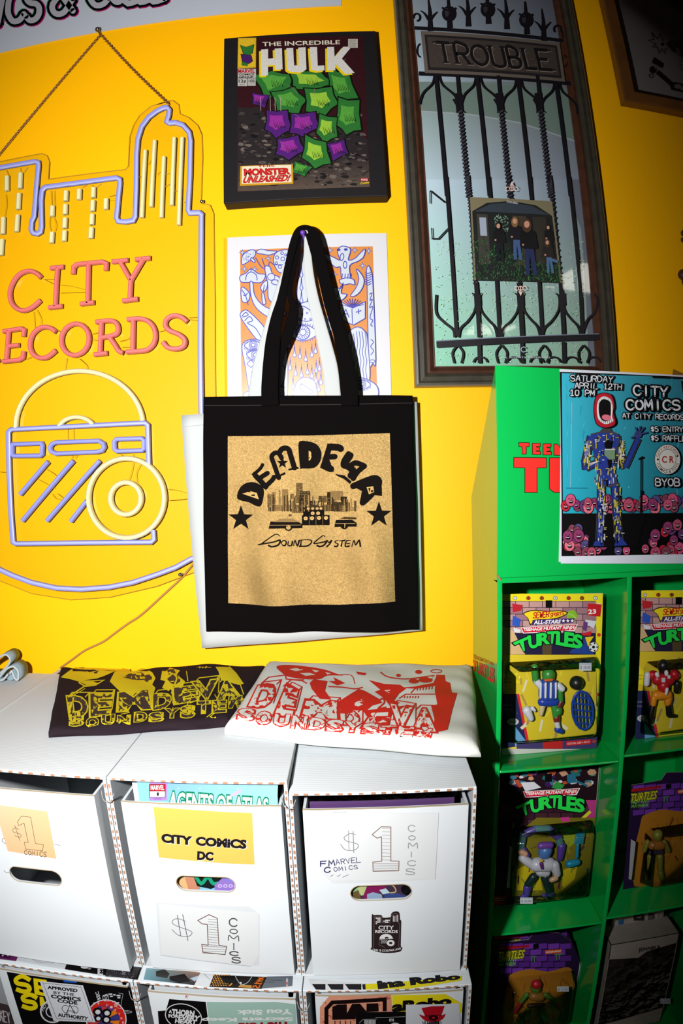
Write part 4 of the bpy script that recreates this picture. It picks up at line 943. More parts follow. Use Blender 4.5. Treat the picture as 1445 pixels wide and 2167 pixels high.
    sc([(535, 880), (528, 865), (545, 852), (560, 862), (552, 884), (535, 882)]); sc([(575, 855), (570, 882), (592, 884), (600, 855)]); sc([(606, 888), (615, 852), (630, 886), (642, 850)]); sc([(655, 852), (650, 888)]); sc([(640, 852), (680, 848), (718, 852), (715, 872), (690, 888), (640, 890)])
    sc([(805, 832), (795, 822), (770, 838), (735, 872), (800, 862), (815, 858), (800, 882), (775, 892), (752, 884)], 8)
    sc([(820, 850), (828, 866), (850, 852)]); sc([(850, 852), (838, 872), (815, 895)]); sc([(890, 852), (870, 858), (872, 868), (888, 876), (880, 892), (862, 890)]); sc([(895, 856), (935, 852)]); sc([(915, 856), (908, 892)]); sc([(968, 852), (942, 856), (935, 890), (962, 888)]); sc([(940, 872), (962, 870)]); sc([(975, 892), (990, 852), (1000, 880), (1022, 850), (1030, 892)])
    def S2(px, py):
        p, n = S(px, py); return p + Vector((0, -.0003, 0)), n
    a.build('black_print', t, S2, ink('black_over_gold', .9, 0, .03), grid=9, step=5e-6)
    # hem and straps
    a = Art(1, 0, 0, 1.2); a.line([(433, 858), (640, 857), (872, 853)], 1.3, (40, 34, 34)); a.build('hem_seam', t, S, None, grid=12)
    bands(.03, [(475, 1290), (474, 1120), (500, 960), (545, 840), (580, 740), (598, 640), (575, 560), (560, 490), (575, 400), (600, 290), (622, 180), (640, 100)], [62, 60, 62, 70, 80, 66, 36, 52, 66, 62, 48, 40], 'strap', blackc, t, gs=[.031, .028, .03, .034, .03, .03])
    bands(.034, [(432, 1310), (430, 1180), (438, 1020), (452, 860), (480, 700), (510, 580), (530, 470), (560, 330), (590, 200), (614, 120), (636, 82), (670, 68)], [116, 114, 108, 100, 84, 64, 50, 50, 54, 50, 40, 34], 'strap', blackc, t, gs=[.041, .036, .036, .038])
    bands(.034, [(664, 68), (700, 76), (724, 100), (746, 150), (780, 300), (825, 480), (868, 640), (905, 760), (940, 900), (965, 1040), (982, 1180), (984, 1310)], [34, 40, 56, 78, 86, 84, 88, 92, 100, 106, 112, 114], 'strap', blackc, t, gs=[.038, .036, .036, .041])
    bands(.027, [(700, 110), (742, 240), (790, 420), (830, 600), (880, 780)], [50, 60, 50, 46, 40], 'strap', blackc, t)
    bm = bmesh.new(); p = WY(640, 491, .066) + Vector((0, .066, 0)); capsule(bm, p, p + Vector((0, -.064, 0)), .0045, .0045, 14, 4)
    tag(obj('wall_peg', bm, mat('purple_plastic', (120, 70, 200), .3, .6, E=1.4), smooth=True), 'small purple wall peg from which both tote bags hang', 'peg')
totes()
# ================================================================== stacked white cardboard drawer boxes
card = mat('white_cardboard', (236, 243, 248), .75, .2, E=1.5, mott=(6, .3, (222, 232, 240)), bump=('wave', 55, .12, .0006, (0, 1, 0), 'Y'))
cardf = mat('white_cardboard_smooth', (240, 246, 250), .7, .25, E=1.7, mott=(9, .3, (228, 238, 246)), bump=('noise', 40, .1, .001))
brown = mat('brown_cardboard', (186, 136, 104), .85, .1, E=1.5, mott=(80, .5, (150, 104, 76)))
cutm = mat('pale_cut_edge', (190, 172, 140), .85, .1, E=1.5)
inner = mat('cardboard_inside', (120, 92, 66), .9, .1, E=1.6)
FR = -.54; ZT = CAM.z - .413 * .87           # front face and top of the upper tier
XB = [-.6335, -.4075, -.3015 + .0, 0]        # replaced below by measured seams
XS = [-.5755, -.3110, -.0865, .1380]         # seams between the boxes at the front
BH = .3165
def flutes(bm, a, b, n, w, up, out, rnd=.15):
    """brown flute ends showing along a cut edge from a to b"""
    a, b = Vector(a), Vector(b); d = (b - a) / n; up = Vector(up); out = Vector(out)
    for i in range(n):
        c = a + d * (i + .5 + random.uniform(-rnd, rnd)); h = d * random.uniform(.17, .25); u = up * (w * random.uniform(.2, .32)); o = out * .0008
        P = [c - h - u + o, c + h - u + o, c + h + u + o, c - h + u + o]; B = [p - out * .0012 for p in P]
        vs = [bm.verts.new(p) for p in P + B]
        for f in ((0, 1, 2, 3), (0, 4, 5, 1), (1, 5, 6, 2), (2, 6, 7, 3), (3, 7, 4, 0)): bm.faces.new([vs[k] for k in f])
def drawer_box(x0, x1, zt, fr, pull, label, depth=.50, gap=.026, hand=True, tilt=0, fmat=None, topmat=None, loft=0, xin=(.010, .010), flut=True, lean=0, drop=0, hz=None, hx=None):
    th = .0042; zb = zt - BH + .0008; yb = min(fr + depth, -.004)
    t = thing('drawer_box', ((x0 + x1) / 2, (fr + yb) / 2, zb), label, 'cardboard box', 'white cardboard drawer boxes stacked against the wall')
    e = .0006
    obj('top_panel', prism([(x0 + e, fr, zt - th - drop), (x1 - e, fr, zt - th - drop), (x1 - e, yb, zt - th), (x0 + e, yb, zt - th)], (0, 0, th)), topmat or card, t, bevel=.001)
    yl = fr + lean
    obj('side_panel', prism([(x0 + e, fr + .0005, zt - th - drop), (x0 + e, yb, zt - th - drop * .1), (x0 + e, yb, zb + th), (x0 + e, yl + .0005, zb + th)], (th, 0, 0)), cardf, t)
    obj('side_panel', prism([(x1 - e - th, fr + .0005, zt - th - drop), (x1 - e - th, yb, zt - th - drop * .1), (x1 - e - th, yb, zb + th), (x1 - e - th, yl + .0005, zb + th)], (th, 0, 0)), cardf, t)
    obj('bottom_panel', box(x0 + e, x1 - e, yl + .001, yb, zb, zb + th), cardf, t)
    obj('back_panel', box(x0 + e + th, x1 - e - th, yb - th, yb, zb + th, zt - th), cardf, t)
    if flut:
        bm = bmesh.new(); f = (0, -1, 0)
        flutes(bm, (x0 + .002, fr, zt - th / 2 - drop), (x1 - .002, fr, zt - th / 2 - drop), 17, th, (0, 0, 1), f)
        flutes(bm, (x0 + e + th / 2, yl + .0005, zb + .004), (x0 + e + th / 2, fr + .0005, zt - .008 - drop), 28, th, (1, 0, 0), f)
        flutes(bm, (x1 - e - th / 2, yl + .0005, zb + .004), (x1 - e - th / 2, fr + .0005, zt - .008 - drop), 28, th, (1, 0, 0), f)
        tag(obj('flute_ends', bm, brown, t), kind='stuff', label='brown corrugated ends along the cut edges')
    # drawer: front, sides, floor
    a, b = x0 + th + xin[0], x1 - th - xin[1]; yf = fr - pull; z0 = zb + th + .002; z1 = zt - gap
    hz = hz or z1 - (z1 - z0) * .43; hw, hh = .0385, .0125; cxh = hx or (a + b) / 2 + .004
    sh = Vector((0, -tilt, 0))
    bm = bmesh.new()
    # front with the hand hole cut out: ring of quads around a rounded slot
    slot = []
    for k in range(24):
        an = 2 * pi * k / 24; cx, cz = (1 if cos(an) >= 0 else -1), sin(an)
        slot.append((cxh + (hw - hh) * cx + hh * cos(an), hz + hh * sin(an)))
    rect = [(a, z0), (b, z0), (b, z1), (a, z1)]
    def YF(z): return yf + lean * (zt - z) / BH - tilt * (z - z0) / (z1 - z0)
    ths = .0042
    tri = geometry.tessellate_polygon([[Vector((x, z, 0)) for x, z in rect], [Vector((x, z, 0)) for x, z in reversed(slot)]])
    allp = rect + list(reversed(slot))
    A_ = [bm.verts.new((x, YF(z), z)) for x, z in allp]; B_ = [bm.verts.new((x, YF(z) + ths, z)) for x, z in allp]
    for q in tri: bm.faces.new([A_[k] for k in q]); bm.faces.new([B_[k] for k in reversed(q)])
    for lo_, n_ in ((0, 4), (4, 24)):
        for k in range(n_): l = (k + 1) % n_; bm.faces.new((A_[lo_ + k], A_[lo_ + l], B_[lo_ + l], B_[lo_ + k]))
    bmesh.ops.recalc_face_normals(bm, faces=bm.faces)
    dr = obj('drawer', bm, fmat or cardf, t)
    sd = lambda x: obj('drawer_side', prism([(x, YF(z0) + ths, z0), (x, YF(z1) + ths, z1), (x, yb - .03, z1), (x, yb - .03, z0)], (.0035, 0, 0)), [cardf], dr)
    sd(a); sd(b - .0035)
    obj('drawer_floor', box(a + .0035, b - .0035, YF(z0) + ths, yb - .03, z0, z0 + .003), cardf, dr)
    bm = bmesh.new(); n = 12                        # brown cut edge of the drawer top and around the hand hole
    bmx = sweep([Vector((a + (b - a) * k / n, YF(z1) - .0002, z1 - .0001 + random.uniform(-.0004, .0004))) for k in range(n + 1)], .0030, .0005, up=(0, 0, 1), prof='flat')
    bm2 = sweep([Vector((s[0], YF(s[1]) - .0002, s[1])) for s in slot], .0010, .0004, up=(0, -1, 0), prof='flat', closed=True)
    bm.free(); obj('cut_edge', bmx, cutm, dr); obj('hole_rim', bm2, cutm, dr)
    return t, dr, (a, b, z0, z1, YF, yb)
def wires(t, x, z, fr):
    bm = sweep(smooth([Vector((x - .008, fr - .001, z)), Vector((x - .004, fr - .008, z - .010)), Vector((x + .004, fr - .008, z - .012)), Vector((x + .009, fr - .001, z - .003))], 5), .0011, .0011, prof='tube')
    o = obj('cable_tie', bm, mat('tie_grey', (150, 150, 150), .4, E=1.5), None, smooth=True)
    tag(o, None, 'cable tie'); return o
def SB(info):
    a, b, z0, z1, YF, yb = info
    p0 = Vector((a, YF(z0), z0)); p1 = Vector((b, YF(z0), z0)); p2 = Vector((a, YF(z1), z1))
    return SP(p0, (p1 - p0).cross(p2 - p0))
def hatch(a, P, c, w=2.2, lines=8, col2=None):
    """hand-drawn figure 1: outline with ruled lines"""
    a.line(P, w, c, closed=True)
def upper():
    # left box -----------------------------------------------------------
    t, dr, inf = drawer_box(XS[0], XS[1], ZT, FR, .020, 'upper left white drawer box with a pale orange price note', gap=.019, xin=(.008, .008), lean=.027, hz=.7985, hx=-.4305)
    obj('folded_edge', sweep([Vector((XS[0] + .003, FR + .01, ZT - .001)), Vector((XS[0] + .003, -.01, ZT - .001))], .007, .0032, up=(0, 0, 1)), cardf, t)
    s = SB(inf); a = Art(.2802, 0, 1560, 1.9)
    a.grad([(60, 860), (425, 918), (358, 560), (-50, 505)], [(255, 208, 158), (255, 205, 150), (255, 212, 160), (255, 222, 180)], 2)
    k = (60, 48, 44)
    a.line([(132, 640), (162, 596), (232, 604), (268, 802), (328, 812), (322, 858), (194, 844), (184, 792), (214, 795), (182, 648), (142, 668), (132, 640)], 3.2, k)
    a.line(smooth([(142, 700), (122, 684), (98, 694), (104, 716), (140, 726), (160, 740), (150, 756), (112, 742)], 4), 3, k); a.line([(112, 664), (150, 782)], 3, k)
    a.hand('COMICS', [(186, 884), (350, 904), (352, 868), (184, 854)], 4, k, jit=1)
    a.build('price_note', dr, s, None)
    for P_ in (smooth([(38, 762), (18, 768), (20, 790), (45, 806)], 4), [(408, 806), (458, 818)], [(30, 1008), (48, 1022), (80, 1024)]):
        a = Art(.2802, 0, 1560, 1.9); a.line(P_, 3, (60, 70, 110)); a.build('pen_mark', dr, s, None)
    # middle box ---------------------------------------------------------
    t, dr, inf2 = drawer_box(XS[1], XS[2], ZT, FR, .004, 'middle white drawer box with a yellow title card, colourful comics and a hand-drawn price card', gap=.032, xin=(.012, .005), lean=.027, hz=.7985, hx=-.2000)
    s = SB(inf2); a = Art(.2837, 230, 1600, 1.9)
    a.poly([(333, 378), (880, 416), (1070, 424), (1088, 808), (900, 802), (375, 756)], (255, 203, 98))
    for off, c in ((4, (240, 240, 240)), (0, (30, 22, 24))):
        f = lambda P: [(x + off, y + off) for x, y in P]
        a.txt('CiTY', f([(400, 640), (612, 660), (612, 602), (398, 580)]), c, .06); a.txt('COMiCS', f([(655, 662), (1020, 688), (1024, 628), (655, 604)]), c, .06); a.txt('DC', f([(664, 770), (775, 776), (778, 720), (666, 712)]), c, .06)
    a.build('title_card', dr, s, None)
    a = Art(.2837, 230, 1600, 1.9)
    a.poly([(352, 1090), (1048, 1120), (1125, 1180), (1122, 1560), (1060, 1565), (385, 1480)], (238, 243, 247)); a.poly([(375, 1100), (1112, 1165), (1118, 1480), (1070, 1562), (392, 1478)], (247, 250, 252))
    a.line([(385, 1484), (1062, 1568)], 3, (170, 180, 190)); 
    def fig1(P, rng, c=(120, 80, 72)):
        a.line(P, 6, c, closed=True)
        for (x0, x1, y0, y1, n) in rng:
            for i in range(n): y = y0 + (y1 - y0) * i / (n - 1); a.line([(x0, y), (x1, y + 6)], 3, (120, 115, 118))
    fig1([(665, 1225), (748, 1182), (810, 1210), (822, 1410), (880, 1420), (868, 1480), (702, 1462), (694, 1404), (742, 1410), (735, 1255), (695, 1250)], [(740, 812, 1215, 1405, 11), (700, 872, 1418, 1470, 4)])
    g = (95, 95, 105); a.line(smooth([(575, 1232), (520, 1212), (480, 1222), (482, 1252), (540, 1278), (600, 1298), (622, 1320), (590, 1345), (520, 1335), (472, 1292)], 4), 4, g); a.line([(512, 1184), (538, 1340)], 5, g); a.line([(552, 1180), (592, 1376)], 5, g)
    for ch, x, y, w, h in (('C', 900, 1210, 56, 55), ('O', 904, 1288, 56, 32), ('M', 892, 1336, 78, 36), ('I', 918, 1396, 30, 42), ('C', 904, 1456, 60, 26), ('S', 920, 1498, 62, 40)):
        a.hand(ch, [(x, y + h), (x + w, y + h + 5), (x + w, y + 3), (x, y)], 9 if ch in 'CS' else 7, (88, 84, 92), sm=True, gap=0, serif=.2 if ch == 'I' else 0)
    a.build('price_card', dr, s, None)
    # right box ----------------------------------------------------------
    t, dr, inf3 = drawer_box(XS[2], XS[3], ZT, FR, .004, 'right white drawer box with a faint hand-drawn price card and a black city sticker', gap=.037, xin=(.012, .006), lean=.025, drop=.015, hz=.7865, hx=.0219)
    s = SB(inf3); a = Art(.3045, 600, 1600, 1.9)
    a.poly([(250, 470), (340, 390), (1080, 390), (1052, 855), (340, 885), (255, 800)], (243, 247, 250)); a.poly([(315, 395), (1076, 394), (1050, 852), (330, 860)], (248, 251, 253)); a.line([(1078, 395), (1054, 855)], 3, (190, 200, 208)); a.line([(340, 392), (440, 388)], 3, (160, 168, 176))
    def fig1b(P, rng, c=(150, 120, 108)):
        a.line(P, 6, c, closed=True)
        for (x0, x1, y0, y1, n) in rng:
            for i in range(n): y = y0 + (y1 - y0) * i / (n - 1); a.line([(x0, y), (x1, y + 2)], 3, (165, 165, 162))
    fig1b([(615, 545), (680, 490), (745, 492), (745, 728), (802, 730), (800, 796), (622, 800), (620, 736), (682, 730), (680, 560), (650, 570)], [(684, 742, 500, 720, 10), (622, 798, 745, 790, 5)])
    g = (150, 150, 152); a.line(smooth([(500, 545), (460, 538), (420, 565), (440, 590), (500, 605), (520, 625), (490, 652), (430, 650), (395, 612)], 4), 5, g); a.line([(450, 515), (455, 650)], 4, g); a.line([(482, 520), (488, 672)], 5, g)
    for ch, x, y, w, h in (('C', 866, 480, 44, 42), ('O', 868, 552, 46, 30), ('M', 866, 602, 64, 36), ('I', 880, 666, 14, 32), ('C', 862, 726, 54, 34), ('S', 850, 782, 60, 40)):
        a.hand(ch, [(x, y + h), (x + w, y + h), (x + w, y), (x, y)], 6, (165, 168, 170), gap=0, sm=True)
    pen = (88, 88, 132); a.hand('FM', [(258, 765), (355, 758), (350, 722), (256, 730)], 8, (70, 66, 110), jit=2); a.hand('ARVEL', [(365, 752), (535, 735), (528, 700), (360, 718)], 5, pen, jit=2)
    a.hand('C', [(285, 808), (325, 802), (322, 770), (283, 775)], 8, (70, 66, 110), sm=True); a.hand('OMICS', [(350, 800), (515, 780), (510, 755), (348, 772)], 4.5, pen, jit=2)
    for q in ([(325, 836), (345, 822)], [(370, 836), (395, 822)], [(410, 840), (450, 822)]): a.line(q, 4, (150, 150, 172))
    a.build('price_card', dr, s, None)
    a = Art(.3045, 600, 1600, 1.7); k = (45, 32, 34); w = (240, 240, 240)
    def outl(P, c): a.poly(P, c)
    body = [(612, 1112), (625, 1104), (680, 1104), (690, 1122), (742, 1118), (745, 1100), (760, 1082), (790, 1078), (806, 1092), (810, 1140), (818, 1150), (814, 1318), (826, 1326), (815, 1355), (770, 1366), (700, 1368), (640, 1358), (604, 1340), (612, 1326)]
    outl(smooth(body, 2, True), k)
    a.line([(625, 1330), (630, 1116), (682, 1116), (684, 1158), (738, 1156), (742, 1120), (755, 1098), (780, 1092), (796, 1104), (798, 1158), (806, 1165), (800, 1325)], 2, (150, 130, 130))
    for x, y in ((640, 1122), (652, 1122), (664, 1122), (652, 1134), (664, 1134), (640, 1146), (652, 1148), (640, 1158), (664, 1146), (694, 1142), (706, 1136), (716, 1136), (728, 1136), (706, 1148), (718, 1148)): a.rect(x, y, x + 9, y + 9, w)
    for x in (760, 770, 780, 789): a.rect(x, 1104 + (x % 3) * 3, x + 4, 1150, w)
    a.txt('CITY', (660, 1178, 104, 26), w, .02); a.txt('RECORDS', (638, 1208, 154, 20), w, .03)
    a.poly(arc(712, 1268, 46, 34, 0, 180, 16), w); a.ell(716, 1264, 14, 9, k); a.line([(666, 1272), (762, 1266)], 3, w); a.line([(666, 1272), (662, 1310), (704, 1328)], 2, (150, 130, 130))
    for i in range(4):
        for j in range(3): a.rect(676 + i * 12 + (j % 2) * 6, 1278 + j * 8, 682 + i * 12 + (j % 2) * 6, 1283 + j * 8, w)
    a.ell(744, 1297, 27, 22, w); a.ell(744, 1297, 12, 9, k)
    def band(u, v): x = 620 + 194 * u; return (x, 1350 - 14 * v + 10 * (1 - (2 * u - 1) ** 2) - 8 * (u))
    a.txt('1331 E COLFAX AVE', band, w, .03)
    a.build('city_sticker', dr, s, None)
    return inf, inf2, inf3
random.seed(21)
I1, I2, I3 = upper()
# ------------------------------------------------------------------ the comics in the drawers
def comics():
    bagm = clear('comic_bag', (.96, .98, 1), 1.0, .08, bump=(60, .3, .002))
    ORD = ('first', 'second', 'third', 'fourth', 'fifth', 'sixth', 'seventh', 'eighth', 'ninth')
    def one(x0, x1, y, z0, z1, lean, m, label, grp=None, thick=.0016, cat='comic book'):
        y = y + random.uniform(-.0004, .0004)
        o = obj('comic_book', prism([(x0, y, z0), (x1, y, z0), (x1, y - lean, z1), (x0, y - lean, z1)], (0, thick, 0)), m)
        tag(o, label, cat, grp); return o
    pm = mat('comic_paper', (225, 232, 238), .35, .5, E=1.9)
    # middle drawer: front comic and the ones behind
    a, b, z0, z1, YF, yb = I2; zt = ZT - .009; zb = z0 + .004
    y = YF(zb) + .012; ln = YF(zb) - YF(zt) - .002
    o = one(a + .020, b - .005, y, zb, zt, ln, mat('comic_cover_blue', (140, 205, 235), .3, .5, E=1.8), 'comic book with a pale blue cover and green title in the middle drawer')
    s = SP(Vector((0, y - .0004, zb)), Vector((0, -1, -ln / (zt - zb))))
    A = Art(.2837, 230, 1600, 1.8)
    A.poly([(303, 175), (470, 190), (440, 330), (303, 330)], (175, 130, 205)); A.grad([(430, 380), (1255, 380), (1262, 215), (440, 170)], [(120, 190, 225), (160, 222, 232), (160, 222, 238), (135, 175, 228)], 4)
    A.rect(303, 208, 424, 308, (20, 15, 25)); A.rect(308, 212, 420, 258, (220, 30, 40)); A.rect(308, 262, 420, 304, (240, 240, 245)); A.txt('MARVEL', (314, 218, 100, 34), (245, 240, 240), .03); A.txt('1', (360, 270, 14, 26), (20, 15, 25)); A.txt('VARIANT', (335, 313, 60, 10), (30, 30, 40))
    A.txt('AGENTS OF ATLAS', [(446, 400), (1190, 440), (1190, 320), (455, 270)], (225, 240, 240), .03, (15, 130, 90), .07)
    for x in (520, 680, 830, 960): A.ell(x, 240, 6, 4, (225, 235, 250), n=6)
    A.poly([(900, 292), (990, 240), (985, 270), (930, 300)], (200, 180, 225))
    A.build('title_print', o, s, ink('gloss_ink', .35)); A = Art(.2837, 230, 1600, 1.8)   # and the part seen through the hand hole
    A.poly([(440, 830), (520, 850), (540, 1000), (440, 1000)], (25, 20, 25)); A.poly([(500, 860), (640, 870), (640, 990), (500, 960)], (150, 215, 190)); A.poly([(505, 930), (560, 900), (620, 930), (600, 1000), (530, 990)], (235, 185, 130))
    A.poly([(560, 880), (650, 870), (680, 990), (600, 1010)], (205, 140, 110)); A.poly([(620, 860), (880, 880), (850, 960), (760, 990), (660, 970)], (20, 30, 28)); A.line(smooth([(640, 880), (690, 950), (740, 900), (780, 950), (850, 940)], 4), 26, (30, 160, 120))
    A.poly([(790, 960), (870, 890), (1010, 895), (1010, 1010), (790, 1000)], (150, 120, 205)); A.poly([(860, 890), (1010, 895), (1010, 940), (870, 930)], (130, 130, 220))
    for x in (830, 870, 910, 950): A.ell(x, 968, 17, 14, (205, 185, 230), n=12); A.ell(x, 968, 8, 7, (150, 120, 205), n=10)
    A.build('cover_print', o, s, ink('gloss_ink', .35))
    o2 = one(a + .012, b - .009, y + .006, zb, zt - .004, ln, pm, 'backing board edge peeking out behind the blue comic in the middle drawer')
    A = Art(.2837, 230, 1600, 1.8); A.poly([(262, 330), (262, 300), (290, 290), (300, 330)], (200, 60, 60))
    A.build('cover_print', o2, SP(Vector((0, y + .0056, zb)), Vector((0, -1, -ln / (zt - zb)))), ink('gloss_ink', .35))
    for k in range(5): one(a + .010, b - .008, y + .014 + k * .005, zb, zt - .006 - .001 * (k % 2), ln, pm, ORD[k] + ' bagged comic filed behind the blue one in the middle drawer', 'comics filed in the middle drawer')
    obj_ = tag(obj('divider_board', box(a + .004, b - .004, y + .045, y + .048, zb, ZT - .009), inner), 'brown cardboard divider standing in the middle drawer', 'divider')
    # right drawer: a pack of bagged comics seen from above
    a, b, z0, z1, YF, yb = I3; zb = z0 + .004; y = YF(zb) + .0085; ln = YF(zb) - YF(ZT - .03) - .002
    for k in range(9):
        zt = ZT - .030 + .0015 * k - .001 * (k % 3)
        o = one(a + .008, b - .016 + random.uniform(-.001, .001), y + k * .0045, zb, zt, ln, pm if k else mat('comic_cover_dark', (90, 60, 110), .3, .5, E=1.8), ORD[k] + ' bagged comic from the front in the pack of the right drawer' if k else 'front comic of the right drawer, its busy cover seen through the hand hole', 'comics packed in the right drawer' if k else None)
        if k == 0:
            s = SP(Vector((0, y - .0004, zb)), Vector((0, -1, -ln / (zt - zb)))); A = Art(.3045, 600, 1600, 1.8)
            A.rect(420, 860, 945, 1010, (70, 50, 70)); A.poly([(430, 880), (560, 890), (520, 1000), (430, 990)], (150, 190, 140)); A.poly([(500, 890), (580, 885), (600, 950), (540, 970)], (195, 205, 140)); A.poly([(470, 950), (520, 930), (540, 1000), (470, 1000)], (110, 90, 50))
            A.poly([(580, 900), (700, 895), (720, 940), (640, 950), (570, 1000), (550, 980)], (135, 30, 90)); A.poly([(580, 960), (620, 945), (680, 960), (690, 1000), (580, 1000)], (150, 175, 205)); A.poly([(665, 930), (710, 918), (740, 950), (690, 960)], (190, 220, 230))
            A.line(smooth([(700, 890), (760, 900), (780, 940), (740, 950)], 4), 8, (200, 180, 120)); A.poly([(700, 960), (780, 950), (880, 980), (700, 1000)], (60, 80, 140)); A.ell(865, 925, 50, 40, (14, 12, 18)); A.ell(890, 918, 10, 8, (230, 240, 245)); A.poly([(880, 880), (940, 885), (940, 920)], (130, 40, 70))
            A.build('cover_print', o, s, ink('gloss_ink', .35))
    bm = bmesh.new()
    yt = y - ln; sheet = prism([(a + .006, yt - .003, ZT - .029), (b - .012, yt - .003, ZT - .0295), (b - .012, yt + .034, ZT - .0155), (a + .006, yt + .034, ZT - .0155)], (0, 0, .0004)); bm.free()
    tag(obj('plastic_sleeve', sheet, clear('comic_bag')), 'glossy clear plastic sleeve lying over the comics of the right drawer', 'plastic sleeve')
comics()
# ------------------------------------------------------------------ lower tier, plastered with stickers
ZL = ZT - BH; FL = -.547
def lower():
    XL = [-.64, -.5240 + .0, -.3000, -.0815, .1385]
    XL = [-.5480, -.3170, -.0840, .1420]
    tops = []
    random.seed(31)
    t0, d0, i0 = drawer_box(XL[0] - .226, XL[0], ZL, FL, .0, 'lower far left white drawer box cut off by the left edge of the picture', gap=.02)
    A = Art(.2802, 0, 1560, 1.8); A.poly([(-60, 1990), (60, 2020), (110, 2200), (-60, 2200)], (70, 55, 60)); A.hand('KEY', [(5, 2140), (80, 2160), (70, 2080), (0, 2060)], 8, (215, 210, 215))
    A.build('sticker', d0, SB(i0), None, eps=.0006)
    t1, d1, n1 = drawer_box(XL[0], XL[1], ZL, FL, -.002, 'lower left white drawer box with yellow lettering and a round red badge sticker', gap=.014, xin=(.014, .006))
    t2, d2, n2 = drawer_box(XL[1], XL[2], ZL, FL, -.002, 'lower middle white drawer box with a black oval sticker and a pale green upside-down sticker', gap=.018, xin=(.014, .006))
    t3, d3, n3 = drawer_box(XL[2], XL[3], ZL, FL, -.002, 'lower right white drawer box with red-black, yellow and top hat stickers', gap=.011, xin=(.012, .007))
    # strips of stickers on the tops
    s = SZ(ZL); I = ink('sticker_ink', .4)
    a = Art(.2284, 0, 1960, 1.8)
    a.poly([(-60, 100), (218, 182), (150, 325), (-60, 300)], (110, 40, 100)); a.poly([(-60, 150), (120, 200), (90, 300), (-60, 280)], (60, 20, 60)); a.txt('AN', [(165, 215), (35, 235), (20, 280), (150, 275)], (225, 210, 225), .03); a.txt('IVE', [(185, 165), (60, 145), (40, 190), (165, 205)], (225, 210, 225), .03)
    a.poly([(218, 182), (632, 258), (602, 402), (150, 322)], (232, 238, 244)); a.line([(300, 210), (262, 290), (350, 335), (490, 345), (545, 325), (575, 270)], 3, (120, 120, 130)); a.line([(355, 225), (330, 280), (430, 300)], 3, (100, 100, 110))
    for i in range(4):
        for j in range(3): a.rect(370 + i * 18 + (j % 2) * 9, 235 + j * 14, 382 + i * 18 + (j % 2) * 9, 243 + j * 14, (30, 26, 30))
    a.ell(478, 282, 42, 30, (20, 16, 20)); a.ell(478, 280, 24, 17, (225, 230, 235)); a.ell(478, 280, 9, 6, (20, 16, 20))
    a.poly([(650, 265), (1350, 290), (1275, 500), (600, 402)], (18, 16, 18)); a.rect(905, 320, 955, 460, (215, 215, 220)); a.txt('MOM', [(930, 325), (925, 440), (955, 440), (955, 325)], (20, 16, 20), .05)
    a.ell(790, 380, 42, 18, (225, 225, 228)); a.ell(830, 392, 16, 14, (150, 150, 155))
    for i in range(5):
        a.rect(630 + (i % 2) * 28, 285 + i * 14, 650 + (i % 2) * 28, 293 + i * 14, (200, 200, 205)); a.rect(660, 288 + i * 13, 690, 296 + i * 13, (200, 200, 205))
    a.grad([(975, 470), (1260, 490), (1330, 310), (1010, 330)], [(60, 58, 60), (40, 38, 42), (90, 88, 92), (30, 28, 30)], 4); a.hand('ROMAN', [(1140, 330), (1130, 450), (1165, 450), (1170, 330)], 4, (220, 220, 225))
    for i in range(90): x = random.uniform(985, 1260); y = random.uniform(330, 480); a.line([(x, y), (x + random.uniform(-8, 8), y + random.uniform(4, 14))], 2.5, random.choice([(150, 150, 152), (90, 88, 92), (200, 200, 205)]))
    a.ell(1235, 325, 45, 30, (150, 148, 150)); a.ell(1228, 322, 20, 15, (80, 78, 82))
    a.build('sticker_strip', t1, s, I, eps=.0005)
    a = Art(.263, 280, 1980, 1.8)
    a.grad([(90, 355), (500, 400), (548, 300), (125, 215)], [(120, 175, 190), (40, 36, 40), (175, 135, 115), (150, 190, 200)], 6); a.poly([(190, 290), (260, 270), (300, 310), (280, 345), (190, 330)], (60, 58, 58)); a.poly([(300, 330), (420, 310), (470, 370), (380, 385), (300, 360)], (28, 24, 26)); a.poly([(465, 345), (560, 315), (550, 340), (500, 370)], (190, 210, 230))
    a.poly([(548, 300), (660, 310), (615, 418), (498, 402)], (236, 240, 244)); a.line(smooth([(580, 310), (600, 335), (625, 355)], 3), 3, (90, 90, 100))
    a.poly([(655, 315), (1085, 335), (1040, 430), (620, 415)], (30, 26, 22))
    for i in range(7):
        for j in range(7): 
            x, y = 660 + i * 20 + (j % 2) * 10 - j * 4, 322 + j * 14
            if x < 800 - j * 2: a.ell(x, y, 7, 5, (215, 150, 60), n=8)
    a.poly([(850, 420), (870, 398), (960, 404), (960, 428)], (200, 150, 70)); a.poly([(700, 330), (830, 325), (840, 380), (790, 400), (740, 380)], (16, 14, 14)); a.poly([(800, 385), (808, 392), (790, 410), (770, 412)], (215, 150, 60)); a.line(smooth([(825, 325), (850, 370), (880, 400), (930, 380), (965, 330)], 4), 5, (190, 195, 200)); a.ell(873, 386, 8, 7, (230, 235, 240))
    a.hand('STAX', [(968, 420), (1020, 345), (1060, 340), (1020, 425)], 9, (240, 120, 30), jit=3)
    a.poly([(1085, 335), (1290, 330), (1285, 410), (1040, 430)], (110, 118, 128)); a.line([(1050, 360), (1210, 368)], 3, (40, 40, 46)); a.line([(1060, 380), (1140, 382)], 3, (40, 40, 46)); a.rect(1238, 350, 1252, 412, (210, 200, 205)); a.rect(1240, 380, 1250, 400, (200, 60, 50))
    a.build('sticker_strip', t2, s, I, eps=.0005)
    a = Art(.2768, 620, 2020, 1.8)
    a.poly([(120, 185), (560, 222), (545, 268), (180, 275), (130, 225)], (240, 243, 246))
